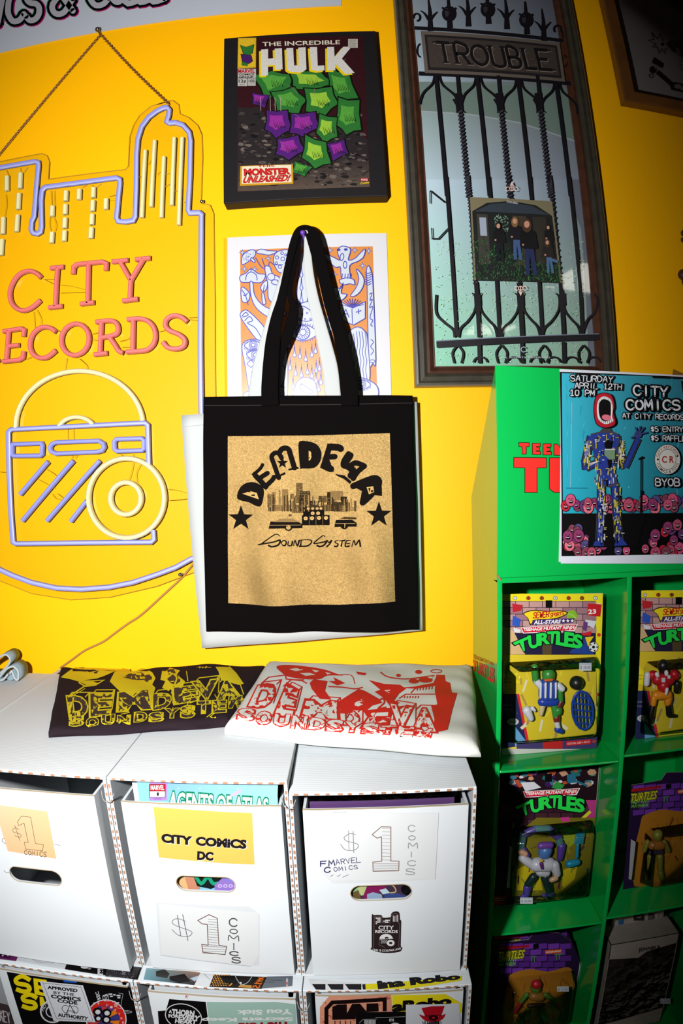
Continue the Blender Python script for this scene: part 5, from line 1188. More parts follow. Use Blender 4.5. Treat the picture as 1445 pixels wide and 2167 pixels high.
    for x0, x1 in ((145, 248), (262, 384), (397, 522)): a.poly([(x0, 228), (x1, 228), (x1, 272), (x0 + 30, 270)], (26, 20, 26))
    a.poly([(528, 230), (1290, 165), (1290, 200), (900, 262), (560, 270)], (250, 235, 20)); a.poly([(528, 230), (552, 228), (556, 270), (534, 270)], (26, 20, 26)); a.txt('ina Robo', [(660, 262), (1270, 190), (1262, 150), (650, 205)], (22, 18, 22), .07)
    a.build('sticker_strip', t3, s, I, eps=.0005)
    # stickers on the fronts
    s = SB(n1); a = Art(.2284, 0, 1960, 1.8)
    a.poly([(62, 420), (1205, 562), (1290, 960), (1300, 1080), (300, 1080), (210, 900)], (14, 12, 14))
    Y = (250, 225, 20)
    a.line(smooth([(282, 500), (210, 462), (150, 490), (165, 528), (250, 545), (275, 585), (225, 605), (150, 580)], 4), 40, Y); a.poly([(310, 480), (430, 495), (440, 525), (350, 515), (356, 545), (420, 560), (430, 595), (362, 580), (368, 605), (440, 625), (445, 650), (322, 630)], Y)
    a.line(smooth([(345, 665), (280, 632), (215, 655), (232, 690), (310, 705), (330, 745), (280, 760), (205, 735)], 4), 40, Y); a.poly([(368, 650), (400, 655), (440, 760), (372, 735)], Y)
    a.ell(485, 790, 115, 105, (225, 228, 232), rot=15); a.ell(485, 790, 100, 92, (25, 22, 26), rot=15); a.ell(485, 790, 62, 56, (225, 228, 232), rot=15); a.ell(485, 792, 52, 46, (25, 22, 26), rot=15); a.txt('MUTI', [(405, 790), (450, 700), (425, 690), (385, 770)], (230, 230, 235))
    a.ell(985, 860, 190, 185, (225, 232, 240), rot=20); a.ell(985, 860, 180, 176, (215, 40, 35), rot=20); a.ell(970, 870, 140, 138, (50, 50, 110), rot=20)
    for k in range(14):
        an = k * 2 * pi / 14; c = ((240, 130, 30), (60, 60, 140), (200, 60, 60), (120, 60, 130))[k % 4]; a.poly([(970 + 138 * cos(an), 870 + 134 * sin(an)), (970 + 138 * cos(an + .4), 870 + 134 * sin(an + .4)), (970 + 30 * cos(an + .2), 870 + 30 * sin(an + .2))], c)
    for x, y, r in ((905, 790, 44), (990, 800, 44), (985, 862, 44), (910, 850, 36)): a.ell(x, y, r, r * .9, (16, 14, 18)); a.ell(x + 3, y + 2, r * .55, r * .5, (225, 225, 228))
    for ch, x, y in (('G', 865, 703), ('3', 905, 702), ('C', 985, 718), ('I', 1025, 738), ('T', 1062, 765), ('Y', 1100, 800), ('R', 1120, 840), ('E', 1135, 880)): a.txt(ch, (x, y, 16, 18), (240, 225, 215), .02)
    a.txt('CITY', [(960, 690), (1020, 695), (1005, 620), (948, 640)], (225, 225, 230), .02); a.txt('REC', [(905, 680), (885, 610), (915, 600), (935, 670)], (225, 225, 230), .02)
    for x, y, w, h in ((1012, 620, 30, 12), (1050, 626, 24, 12), (1082, 632, 36, 12), (1020, 640, 26, 12), (1090, 652, 26, 12), (1045, 690, 26, 10), (1080, 700, 26, 10), (1060, 712, 40, 10), (1060, 730, 30, 10)): a.rect(x, y, x + w, y + h, (220, 220, 225))
    a.line([(1100, 615), (1142, 622), (1128, 690), (1120, 760), (1080, 750)], 3, (200, 200, 205)); a.ell(1185, 790, 40, 12, (200, 200, 205)); a.ell(1185, 790, 34, 8, (20, 18, 20)); a.txt('BOB', (1150, 775, 40, 10), (200, 200, 205))
    a.poly([(580, 490), (715, 508), (712, 520), (600, 515)], (30, 90, 200))
    a.build('sticker', d1, s, I, eps=.0006)
    a = Art(.2284, 0, 1960, 1.8); w = (226, 230, 238)
    a.poly([(372, 500), (772, 540), (888, 882), (500, 868)], w); bd = []
    def zig(p, q, n):
        for i in range(n):
            f = i / n; bd.append((p[0] + (q[0]-p[0]) * f, p[1] + (q[1]-p[1]) * f)); f += .5 / n; bd.append((p[0] + (q[0]-p[0]) * f + 6, p[1] + (q[1]-p[1]) * f + 7))
    zig((400, 515), (750, 552), 10); zig((750, 552), (862, 868), 9); zig((862, 868), (525, 845), 10); zig((525, 845), (400, 515), 9); a.line(bd, 3.5, (40, 36, 42), closed=True)
    k = (22, 18, 24)
    for st, q in (('APPROVED', [(448, 572), (718, 604), (722, 576), (446, 545)]), ('BY THE', [(502, 618), (692, 640), (690, 614), (500, 594)]), ('COMICS', [(480, 656), (752, 688), (750, 656), (478, 626)]), ('CODE', [(542, 696), (720, 720), (716, 690), (536, 668)]), ('AUTHORITY', [(545, 828), (812, 862), (820, 834), (540, 798)])):
        a.txt(st, q, k, .05 if st not in ('BY THE',) else .02)
    a.line(smooth([(640, 735), (600, 725), (578, 755), (600, 790), (640, 795)], 4), 5, k); a.line(smooth([(660, 735), (705, 735), (728, 765), (715, 795), (675, 790)], 4), 5, k); a.line([(618, 808), (652, 720), (700, 805)], 7, k); a.line([(625, 775), (700, 780)], 5, k)
    a.build('code_stamp_card', d1, s, I, eps=.0022)
    s = SB(n2); a = Art(.263, 280, 1980, 1.8)
    a.poly([(298, 508), (590, 530), (640, 900), (230, 900), (205, 605), (270, 600)], (14, 12, 14)); a.line([(412 + 146 * cos(x * .26), 650 + 102 * sin(x * .26) + 18 * cos(x * .26)) for x in range(25)], 7, (225, 228, 230), closed=True)
    for st, q in (('A', [(296, 618), (318, 622), (318, 600), (296, 596)]), ('THORN', [(320, 640), (495, 645), (500, 605), (322, 590)]), ('FOR', [(294, 656), (370, 660), (370, 636), (292, 632)]), ('EVERY', [(372, 676), (530, 682), (545, 645), (376, 638)]), ('HEART', [(345, 700), (510, 712), (520, 680), (350, 668)])): a.txt(st, q, (228, 230, 232), .05)
    a.poly([(598, 530), (1150, 530), (1310, 548), (1335, 900), (640, 900)], (165, 200, 188))
    for st, q in (('You Sick', [(1280, 590), (850, 600), (852, 635), (1280, 630)]), ('Secrets Keep', [(1285, 645), (560, 655), (562, 690), (1285, 685)]), ): a.txt(st, q, (232, 238, 236), .04)
    a.txt('The Fold', [(1268, 692), (860, 702), (862, 745), (1268, 740)], (150, 25, 40), .05)
    a.line([(430, 480), (445, 503)], 4, (210, 30, 70)); a.line([(428, 500), (432, 480), (452, 484)], 4, (210, 30, 70))
    a.build('sticker', d2, s, I, eps=.0006)
    s = SB(n3); a = Art(.2768, 620, 2020, 1.8)
    a.poly([(205, 400), (280, 310), (750, 300), (756, 430), (600, 620), (205, 620)], (235, 160, 130)); random.seed(8)
    for i in range(60): x, y = random.uniform(220, 740), random.uniform(320, 520); a.ell(x, y, random.uniform(4, 16), random.uniform(3, 8), random.choice([(215, 120, 90), (245, 190, 165), (200, 90, 60)]), n=7)
    a.line([(255, 560), (255, 410), (300, 362), (700, 338), (700, 430)], 30, (24, 14, 14)); a.poly([(300, 395), (340, 378), (410, 376), (412, 445), (452, 372), (510, 370), (560, 430), (562, 370), (650, 368), (655, 430), (480, 440), (478, 490), (300, 495)], (24, 14, 14))
    for x in (320, 360, 400, 440): a.line([(x, 500), (x, 530)], 6, (24, 14, 14))
    a.poly([(756, 306), (1160, 296), (1290, 370), (1290, 440), (760, 430)], (250, 232, 30)); a.txt('aRobo', [(765, 430), (1200, 378), (1200, 318), (770, 362)], (20, 16, 20), .07)
    a.poly([(480, 436), (862, 430), (862, 620), (480, 620)], (16, 14, 16)); a.line([(630, 475), (640, 478), (855, 470)], 3, (190, 190, 195)); a.line([(505, 520), (530, 495), (545, 490), (640, 488)], 3, (190, 190, 195))
    for i in range(8): a.rect(545 + i * 11, 495, 553 + i * 11, 530, (200, 200, 205))
    a.txt('DS', [(735, 505), (735, 485), (770, 485), (770, 505)], (220, 220, 225), .03); a.poly(arc(780, 545, 40, 30, 20, 160, 10), (215, 215, 220))
    a.build('sticker', d3, s, I, eps=.0006)
    a = Art(.2768, 620, 2020, 1.8); a.poly([(862, 376), (1270, 366), (1282, 640), (862, 640)], (228, 233, 240))
    a.poly([(980, 402), (1060, 388), (1158, 386), (1140, 440), (1130, 462), (1010, 470)], (190, 22, 38)); a.poly(smooth([(962, 450), (1010, 465), (1080, 470), (1140, 455), (1165, 448), (1140, 490), (1080, 508), (1010, 500)], 3, True), (190, 22, 38)); a.line([(1008, 462), (1135, 456)], 8, (110, 10, 24)); a.ell(1072, 476, 38, 22, (40, 10, 18)); a.ell(1072, 476, 12, 8, (200, 30, 50))
    for i in range(26): x = 985 + random.uniform(0, 150); a.line([(x, 500), (x + random.uniform(-14, 14), 560)], 5, (18, 14, 18))
    a.ell(1065, 540, 50, 34, (60, 56, 60)); a.ell(1040, 535, 14, 8, (225, 225, 228))
    a.build('top_hat_card', d3, s, I, eps=.0022)
    for x, z, nm in ((XL[1], ZL - .018, 'grey cable tie joining the lower left and lower middle boxes'), (XL[2], ZL - .02, 'grey cable tie joining the lower middle and lower right boxes')): tag(wires(None, x, z, FL), nm, 'cable tie')
    for x, z, nm in ((XS[1], ZT - .018, 'grey cable tie joining the upper left and upper middle boxes'), (XS[2], ZT - .02, 'grey cable tie joining the upper middle and upper right boxes')): tag(wires(None, x, z, FR), nm, 'cable tie')
    for inf, nm, n in ((n1, 'left', 3), (n2, 'middle', 4), (n3, 'right', 3)):
        a_, b_, z0, z1, YF, yb = inf; pm = mat('comic_paper')
        for k in range(n):
            tag(obj('comic_book', box(a_ + .008, b_ - .010 - .002 * k, YF(z1) + .008 + .006 * k, YF(z1) + .0096 + .006 * k, z0 + .004, ZL - .008 + .0005 * k), pm), '%s comic with a white backing from the front in the lower %s drawer' % (('first', 'second', 'third', 'fourth')[k], nm), 'comic book', 'comics in the lower %s drawer' % nm)
    # the tier on the floor, below the picture: it carries the others
    zc = ZL - BH
    for k in range(3):
        drawer_box(XL[k], XL[k + 1], zc, FL, 0, 'plain white drawer box on the floor under the lower %s one' % ('left', 'middle', 'right')[k], flut=False)
    drawer_box(XL[0] - .226, XL[0], zc, FL, 0, 'plain white drawer box on the floor at the far left end of the stack', flut=False)
    drawer_box(XS[0] - .226, XS[0], ZT, FR, 0.01, 'far left white drawer box of which only the top shows, under the denim', gap=.026)
    return zc
ZC = lower()
# ================================================================== folded shirts on the box tops
def SH(px, py, z): return SZ(z)(px, py)[0]
def make_shirt(name_lab, C, T, wr, m, arts, lab_loc, R=.016, gi=None):
    """C: four floor corners (front left, front right, back right, back left); wr(x, y) relief in metres"""
    t = thing('folded_shirt', lab_loc, name_lab, 'folded shirt')
    c2 = [Vector((c.x, c.y)) for c in C]
    def edged(x, y):
        d = 1e9; p = Vector((x, y))
        for i in range(4):
            a, b = c2[i], c2[(i + 1) % 4]; n = Vector((-(b - a).y, (b - a).x)).normalized(); d = min(d, (p - a).dot(n))
        return d
    def H(x, y):
        d = max(0, edged(x, y)); e = sqrt(max(0, 1 - (1 - min(1, d / R)) ** 2)); return ZT + .0012 + (T + wr(x, y)) * (.12 + .88 * e)
    N, M_ = 90, 60; V, F = [], []
    def warp(u): return u                                  # rows closer together at the rims
    us = sorted(set([0, .004, .01, .02, .03, .045] + [i / N for i in range(3, N - 2)] + [1 - v for v in (0, .004, .01, .02, .03, .045)]))
    vs_ = sorted(set([0, .008, .02, .04, .06, .09] + [i / M_ for i in range(4, M_ - 3)] + [1 - v for v in (0, .008, .02, .04, .06, .09)]))
    for v in vs_:
        for u in us:
            p = (c2[0] * (1-u) + c2[1] * u) * (1-v) + (c2[3] * (1-u) + c2[2] * u) * v
            # slightly wavy outline
            p = p + Vector((.0012 * sin(v * 11 + 1), .0025 * sin(u * 13) * (1 - v) + .002 * sin(u * 31) * v)); V.append(Vector((p.x, p.y, H(p.x, p.y))))
    W_ = len(us); nf = len(V)
    for p in V[:nf]: V.append(Vector((p.x, p.y, ZT + .0006)))
    for j in range(len(vs_) - 1):
        for i in range(W_ - 1):
            a = j * W_ + i; F.append((a, a + 1, a + 1 + W_, a + W_)); F.append((nf + a + W_, nf + a + 1 + W_, nf + a + 1, nf + a))
    nv = len(vs_) - 1; nu = W_ - 1
    bd = list(range(W_)) + [j * W_ + nu for j in range(1, nv + 1)] + [nv * W_ + i for i in range(nu - 1, -1, -1)] + [j * W_ for j in range(nv - 1, 0, -1)]
    for k in range(len(bd)): a, b = bd[k], bd[(k + 1) % len(bd)]; F.append((b, a, nf + a, nf + b))
    obj('shirt_body', (V, F), m, t, smooth=True)
    def S(px, py):
        z = ZT + T
        for _ in range(3):
            p = SH(px, py, z); z2 = H(p.x, p.y); z = z * .4 + z2 * .6
        p = SH(px, py, z); return Vector((p.x, p.y, H(p.x, p.y))), Vector((0, 0, 1))
    for k, a in enumerate(arts): a.build('shirt_print', t, S, ink('shirt_ink', .75, 0, .25), grid=9, eps=.0009, step=6e-6)
    return t, H
def cracked(a, col, base, word, q, w, oo=.05, depth=None):
    if depth:
        dx, dy = depth; a.txt(word, [(x + dx, y + dy) for x, y in q], col, .055)
    a.txt(word, q, base, .035, col, oo)
def shirt_art(ink_c, base, flip):
    pass
def shirts():
    # black shirt --------------------------------------------------------
    C = [SH(102, 1562, ZT), SH(488, 1538, ZT), SH(574, 1413, ZT), SH(128, 1428, ZT)]
    C[2].y = min(C[2].y, -.012); C[3].y = min(C[3].y, -.012)
    def wr(x, y): return .0035 * sin(x * 22 + 2) * max(0, (y + .34) / .3) + .0015 * sin(x * 60 + y * 40) + .006 * max(0, min(1, (y + .16) / .14)) * (.5 + .5 * sin(x * 16 + 5.2))
    Yl, B = (232, 212, 20), (43, 33, 38)
    a = Art(.346, 80, 1360, 1.45); P = lambda pts, c=Yl: a.poly(pts, c)
    P([(140, 215), (185, 180), (230, 152), (330, 138), (440, 132), (520, 128), (580, 140), (560, 170), (470, 178), (410, 205), (360, 222), (300, 230), (245, 240), (205, 228), (175, 222)])
    for q in ([(250, 150), (300, 142), (310, 150), (260, 160)], [(330, 165), (350, 160), (352, 172)], [(300, 175), (345, 182), (375, 172), (360, 192), (320, 190)], [(265, 178), (290, 172), (292, 184)], [(400, 140), (450, 135), (420, 150)], [(380, 160), (400, 165), (385, 180)]): P(q, B)
    a.line([(250, 240), (300, 238), (405, 232), (350, 262), (290, 270), (250, 245)], 9, Yl); P([(260, 245), (340, 240), (380, 255), (300, 262)])
    P([(440, 240), (470, 180), (520, 150), (570, 168), (600, 175), (640, 150), (700, 185), (720, 220), (700, 260), (720, 280), (700, 340), (700, 400), (680, 410), (672, 330), (600, 310), (560, 350), (500, 300)])
    P([(520, 215), (560, 188), (640, 180), (680, 195), (700, 215), (690, 250), (640, 235), (580, 230)], B)
    P([(700, 130), (800, 95), (850, 130), (870, 175), (850, 200), (900, 240), (880, 290), (830, 270), (800, 300), (760, 280), (780, 240), (750, 230), (760, 180)]); P([(790, 170), (830, 165), (845, 190), (800, 200)], B)
    P([(790, 225), (830, 195), (868, 200), (872, 240), (840, 262), (812, 250)], B); a.line(smooth([(830, 195), (850, 220), (835, 262)], 4), 9, Yl)
    a.line([(800, 108), (860, 150), (1060, 152)], 8, Yl); a.line([(905, 150), (918, 240)], 6, Yl); P([(1062, 115), (1110, 108), (1145, 125), (1175, 150), (1215, 190), (1260, 255), (1230, 262), (1120, 232), (1105, 180)])
    for i in range(6): P([(930 + i * 18, 152), (946 + i * 18, 152), (936 + i * 18, 162)]); P([(955 + i * 16, 128), (968 + i * 16, 126), (964 + i * 16, 136)])
    a.ell(905, 108, 24, 10, Yl); a.ell(905, 108, 14, 5, B); a.ell(950, 118, 20, 8, Yl); a.ell(1000, 132, 14, 6, Yl)
    word = [('D', [(200, 452), (302, 450), (290, 338), (185, 338)]), ('E', [(332, 450), (430, 438), (445, 322), (332, 322)]), ('M', [(500, 420), (682, 405), (665, 300), (505, 315)]), ('D', [(712, 412), (800, 400), (815, 315), (712, 325)]),
            ('E', [(850, 375), (965, 355), (960, 272), (840, 285)]), ('V', [(985, 350), (1080, 335), (1085, 235), (960, 250)]), ('A', [(1110, 352), (1235, 345), (1195, 240), (1115, 245)])]
    for ch, q in word:
        for c_ in (2, 3): a.line([q[c_], (q[c_][0] + 26, q[c_][1] - 30)], 6, Yl)
        a.line([(q[3][0] + 26, q[3][1] - 30), (q[2][0] + 26, q[2][1] - 30), (q[1][0] + 24, q[1][1] - 24)], 6, Yl)
    for ch, q in word: cracked(a, Yl, B, ch, q, 0, .045)
    a.line([(185, 338), (300, 262), (360, 262)], 8, Yl); a.line([(200, 338), (290, 285)], 4, Yl)
    w2 = 'SOUNDSYSTEM'
    for i, ch in enumerate(w2):
        u = i / 11; x0 = 195 + 1060 * u + (0 if i < 4 else 6); x1 = x0 + 82; yb = 518 - 22 * sin(u * 1.6) - 110 * u * u + (8 if i % 2 else -4); hh = 58 - 6 * u + 16 * (u > .6)
        cracked(a, Yl, B, ch, [(x0 + 8, yb), (x1 - 8, yb - 4), (x1 - 4, yb - hh), (x0 + 10, yb - hh + 3)], 0, .05)
    random.seed(6)
    for i in range(14): x, y = random.uniform(470, 1230), random.uniform(280, 440); a.line([(x, y), (x + random.uniform(-30, 30), y + random.uniform(12, 40)), (x + random.uniform(-40, 40), y + random.uniform(30, 60))], 5, Yl)
    cl = mat('charcoal_cotton', (54, 42, 49), .95, .05, E=2.2, bump=('noise', 1200, .25, .0005))
    make_shirt('folded charcoal t-shirt with yellow cracked lettering, lying on the white boxes', C, .013, wr, cl, [a], C[0])
    # white shirt --------------------------------------------------------
    C = [SH(474, 1556, ZT), SH(1016, 1604, ZT), SH(1000, 1425, ZT), SH(566, 1415, ZT)]
    C[2].y = min(C[2].y, -.014); C[3].y = min(C[3].y, -.014); C[1].x = max(C[1].x, .150)
    def wr2(x, y): return .002 * sin(x * 25) + .0009 * sin(x * 50 + y * 40) + .005 * max(0, min(1, (y + .18) / .14)) * (.5 + .5 * cos((x + .13) * 15)) + .0005 * sin((x * .5 + y) * 75 + 3 * sin(x * 30)) * max(0, (x - .0) / .1)
    Rd, Wt = (225, 36, 24), (240, 242, 236)
    a = Art(.4152, 460, 1380, 1.5); P = lambda pts, c=Rd: a.poly(pts, c)
    P(smooth([(300, 78), (345, 68), (420, 72), (500, 82), (560, 95), (605, 112), (640, 122), (560, 122), (520, 140), (440, 140), (360, 128), (330, 110)], 3, True))
    for q in ([(365, 90), (400, 84), (440, 92), (400, 100)], [(420, 110), (470, 108), (500, 118), (450, 124)], [(480, 92), (520, 98), (500, 106)], [(550, 104), (580, 112), (560, 116)]): P(q, Wt)
    a.line([(345, 112), (350, 140), (430, 148), (455, 162)], 6, Rd); P([(490, 140), (560, 150), (548, 200), (580, 245), (520, 240), (480, 190), (470, 160)]); P([(565, 150), (600, 150), (590, 130), (650, 160), (610, 172)])
    P([(640, 240), (720, 190), (750, 200), (820, 240), (840, 262), (790, 275), (760, 300), (690, 300), (640, 320), (560, 330), (600, 270)]); P([(700, 262), (750, 235), (740, 270), (700, 288)], Wt); a.line(smooth([(565, 178), (640, 182), (700, 190), (740, 182)], 4), 6, Rd); a.line(smooth([(600, 120), (680, 120), (700, 165)], 4), 4, Rd)
    P([(770, 145), (850, 165), (930, 170), (960, 190), (925, 215), (900, 250), (930, 262), (880, 280), (850, 240), (800, 205), (830, 195)]); P([(850, 198), (880, 195), (875, 215)], Wt)
    a.line(smooth([(800, 270), (840, 240), (850, 262), (820, 290), (860, 285)], 4), 8, Rd); P([(740, 300), (860, 290), (960, 275), (880, 330), (820, 350), (760, 330)])
    a.line(smooth([(830, 105), (870, 130), (960, 140), (1060, 128), (1105, 122)], 4), 6, Rd); a.ell(922, 122, 12, 8, Rd); a.ell(1025, 104, 18, 10, Rd); a.line(arc(1115, 100, 28, 8, 0, 360), 4, Rd); P([(705, 102), (760, 110), (750, 122), (715, 116)])
    a.ell(1000, 152, 26, 12, Rd); a.ell(1060, 145, 36, 14, Rd); a.ell(1050, 140, 14, 5, Wt); a.ell(1085, 132, 12, 5, Wt); P([(920, 185), (1000, 180), (1100, 160), (1120, 118), (1158, 120), (1165, 180), (1110, 175), (1010, 190)])
    P([(1115, 118), (1158, 122), (1162, 150), (1186, 160), (1192, 208), (1222, 212), (1196, 300), (1172, 400), (1100, 415), (1105, 345), (1088, 275), (1120, 270), (1110, 210)])
    a.line([(925, 240), (958, 218), (1120, 218), (1120, 235)], 5, Rd); a.line([(985, 212), (1010, 186), (1112, 172)], 5, Rd); a.line([(1110, 178), (1110, 212)], 4, Rd)
    for i in range(6): a.line([(1020 + i * 15, 186 - i * 1.5), (1016 + i * 15, 200 - i * 1.5)], 5, Rd); a.line([(955 + i * 14, 228), (950 + i * 14, 238)], 5, Rd)
    word = [('D', [(165, 275), (260, 285), (300, 168), (210, 180)]), ('E', [(300, 318), (375, 325), (405, 205), (355, 180)]), ('M', [(440, 330), (600, 340), (600, 260), (460, 250)]), ('D', [(635, 370), (715, 378), (715, 310), (630, 300)]),
            ('E', [(750, 388), (850, 398), (865, 315), (790, 318)]), ('V', [(880, 385), (985, 395), (985, 290), (890, 275)]), ('A', [(1005, 400), (1105, 405), (1098, 300), (1010, 298)])]
    for ch, q in word:
        for c_ in (2, 3): a.line([q[c_], (q[c_][0] + 26, q[c_][1] - 24)], 5, Rd)
        a.line([(q[3][0] + 26, q[3][1] - 24), (q[2][0] + 26, q[2][1] - 24), (q[1][0] + 24, q[1][1] - 20)], 5, Rd)
    for ch, q in word: cracked(a, Rd, Wt, ch, q, 0, .055)
    a.line([(222, 165), (260, 132), (350, 120)], 5, Rd); a.line([(335, 178), (375, 145), (440, 145)], 5, Rd)
    for i, ch in enumerate(w2):
        u = i / 11; x0 = 100 + 995 * u; x1 = x0 + 84; yb = 352 + 100 * u ** .8 + (3 if i % 2 else -2); hh = 56 - 10 * u + (6 if i % 2 else 0)
        cracked(a, Rd, Wt, ch, [(x0 + 6, yb), (x1 - 10, yb + 5), (x1 + 2, yb - hh + 4), (x0 + 18, yb - hh)], 0, .05)
    for i in range(12): x, y = random.uniform(360, 1080), random.uniform(300, 410); a.line([(x, y), (x + random.uniform(-20, 20), y + random.uniform(8, 25)), (x + random.uniform(-30, 30), y + random.uniform(20, 40))], 4, Rd)
    cl = mat('white_cotton', (240, 242, 236), .95, .05, E=1.55, bump=('noise', 1200, .2, .0005))
    make_shirt('folded white t-shirt with red cracked lettering, lying on the right boxes', C, .021, wr2, cl, [a], C[0], R=.024)
shirts()
# ------------------------------------------------------------------ denim piece at the left edge
def denim():
    t = thing('folded_garment', SH(-10, 1445, ZT), 'looped grey-blue denim garment with pale piped hems at the left edge', 'garment')
    m = mat('grey_denim', (170, 195, 205), .85, .2, E=1.8, mott=(90, .6, (130, 155, 170)), bump=('noise', 700, .4, .001)); hm = mat('pale_hem', (222, 232, 236), .8, .2, E=1.9)
    dk = mat('denim_inside', (150, 110, 80), .9, .1, E=1.6)
    def loop(P, g0, width):
        pts = [WY(x, y, g0) for x, y in smooth(P, 6)]; n = len(pts); V, F = [], []
        for i, p in enumerate(pts):
            p.z = max(p.z, ZT + .004); V += [p + Vector((0, 0, 0)), p + Vector((-.004, width, 0))]
        for i in range(n - 1): F.append((2*i, 2*i + 1, 2*i + 3, 2*i + 2))
        o = obj('denim_band', (V, F), m, t, smooth=True); s = o.modifiers.new('thick', 'SOLIDIFY'); s.thickness = .0032; s.offset = 0
        obj('piped_hem', sweep(pts, .0042, .0045, prof='tube'), hm, t, smooth=True)
    loop([(-60, 1440), (-20, 1405), (0, 1390), (14, 1385), (22, 1394), (20, 1404), (6, 1420), (-20, 1440), (-60, 1470)], .085, .05)
    loop([(-60, 1490), (-15, 1452), (2, 1430), (14, 1416), (28, 1410), (38, 1418), (40, 1430), (38, 1438), (32, 1434), (26, 1420), (22, 1425)], .11, .05)
    loop([(-40, 1478), (0, 1446), (18, 1426)], .115, .03)
    q = [WY(x, y, .10) for x, y in ((0, 1404), (20, 1388), (20, 1404), (2, 1420), (-30, 1440), (-30, 1420))]
    q = [WY(x, y, .106) for x, y in ((20, 1422), (34, 1436), (22, 1441), (14, 1436))]
    obj('denim_fold', prism(q, (0, .02, 0)), m, t)
denim()
# ================================================================== green display stand with carded toys
GF = .29; FP = 1673.0
green = mat('green_gloss_board', (0, 205, 85), .14, .55, E=1.0, bump=('noise', 30, .05, .0008))
green.node_tree.nodes['Principled BSDF'].inputs['Base Color'].default_value = (.004, .44, .075, 1)
def display():
    g = GF; D = lambda x, y: WY(x, y, g)
    xl = D(1052, 1400).x; xd = (D(1325, 1500).x + D(1331, 1225).x) / 2; xr = xd + (xd - xl) + .004
    zt = D(1190, 1218).z; z1 = D(1190, 1622).z; z2 = D(1170, 1966).z; z3 = z2 - (z1 - z2) - .002; th = .0075; yB = -.052
    t = thing('display_stand', ((xl + xr) / 2, -g + .1, 0), 'green cardboard shop display stand with cells of carded toys', 'display stand')
    e = .0032
    def pan(n, x0, x1, y0, y1, za, zb, bev=.0015): return obj(n, box(x0, x1, y0, y1, za, zb), green, t, bevel=bev)
    pan('side_panel', xl, xl + th, -g, yB, 0, zt); pan('side_panel', xr - th, xr, -g, yB, 0, zt)
    pan('back_panel', xl, xr, yB, yB + .004, 0, zt); pan('divider', xd - th / 2, xd + th / 2, -g + .0005, yB, 0, zt - .006)
    for z in (z1, z2, z3):
        pan('shelf', xl + th, xd - th / 2, -g + .0008, yB, z - .004, z); pan('shelf', xd + th / 2, xr - th, -g + .0008, yB, z + .004, z + .008)
    pan('top_shelf', xl, xr, -g + .0004, yB, zt - .008, zt)
    pan('plinth', xl + th, xr - th, -g + .003, -g + .008, 0, .06)
    # header board
    tl, bl, tr = D(1048, 773), D(1054, 1213), D(1445, 797); k = (xr - tl.x) / (tr.x - tl.x); trr = tl + (tr - tl) * k
    P = [Vector((xl - .0005, -g, zt + .0002)), Vector((xr, -g, zt + .0002)), Vector((xr, -g, trr.z)), Vector((tl.x, -g, tl.z))]
    obj('header_board', prism(P, (0, .005, 0)), green, t, bevel=.001)
    wing = [Vector((xl - .0008, -g + .0015, zt - .003)), Vector((xl - .0008, yB, WY(1003, 1218, .052).z)), Vector((xl - .0008, yB, zt + .11)), Vector((tl.x, -g + .0055, tl.z - .004))]
    obj('header_wing', prism(wing, (.004, 0, 0)), green, t)
    obj('header_wing', prism([Vector((xr - .004, p.y, p.z)) for p in wing], (.004, 0, 0)), green, t)
    a = Art(.308, 1000, 760, 1.0); Rd, K = (232, 48, 40), (16, 10, 10)
    def blockT(P):
        a.line(P, 9, K, closed=True); a.poly(P, Rd)
    blockT([(318, 576), (385, 576), (385, 598), (366, 600), (366, 650), (342, 650), (342, 600), (320, 598)])
    blockT([(412, 580), (462, 580), (462, 598), (436, 598), (436, 608), (456, 608), (456, 626), (436, 626), (436, 636), (464, 636), (464, 654), (412, 652)])
    blockT([(484, 584), (536, 584), (536, 602), (508, 602), (508, 612), (530, 612), (530, 630), (508, 630), (508, 638), (538, 638), (538, 656), (484, 656)])
    blockT([(560, 586), (582, 586), (600, 615), (600, 588), (640, 588), (640, 660), (560, 658)])
    blockT([(284, 678), (504, 680), (504, 744), (440, 746), (440, 914), (360, 914), (360, 746), (284, 742)]); blockT([(528, 680), (700, 680), (700, 914), (560, 914), (528, 890)])
    a.build('header_lettering', t, SY(g), ink('gloss_ink', .35), label='red block lettering with black outline')
    s = SP(Vector((xl, 0, 1)), Vector((-1, 0, 0)))
    a = Art(.1846, 860, 1200, 1.2)
    q = [(768, 1180), (1010, 1330), (1010, 1170), (768, 1070)]; a.txt('TURTLES', q, (225, 50, 40), .05)
    a.txt('TEENAGE MUTANT NINJA', [(768, 1060), (1000, 1142), (1000, 1095), (768, 1000)], (200, 60, 40), .02)
    a.build('side_lettering', t, s, ink('gloss_ink', .35), eps=.0006, label='small red lettering')
    # tape at the top right and a crumpled corner
    obj('brown_tape', prism([D(1424, 781), D(1445, 790), D(1448, 800), D(1422, 797)], (0, -.001, 0)), mat('brown_tape', (120, 80, 20), .4, E=.8), t)
    obj('torn_corner', prism([D(1052, 1214), D(1062, 1229), D(1057, 1228), D(1051, 1219)], (0, -.002, 0)), brown, t)
    # poster taped on the header
    gp = g + .0012; q = [WY(*p, gp) for p in ((1182, 1189), (1452, 1181), (1452, 795), (1184, 781))]
    tp = thing('event_poster', (q[0] + q[1]) / 2, 'blue event poster with an open-mouthed singer, taped to the green display header', 'poster')
    obj('paper_sheet', prism(q, (0, .0008, 0)), mat('poster_paper', (228, 232, 245), .5, E=1.2), tp)
    a = Art(.308, 1000, 760, 1.1); K = (10, 8, 10)
    a.poly([(597, 88), (1445, 122), (1470, 124), (1470, 1348), (610, 1362), (605, 600)], K)
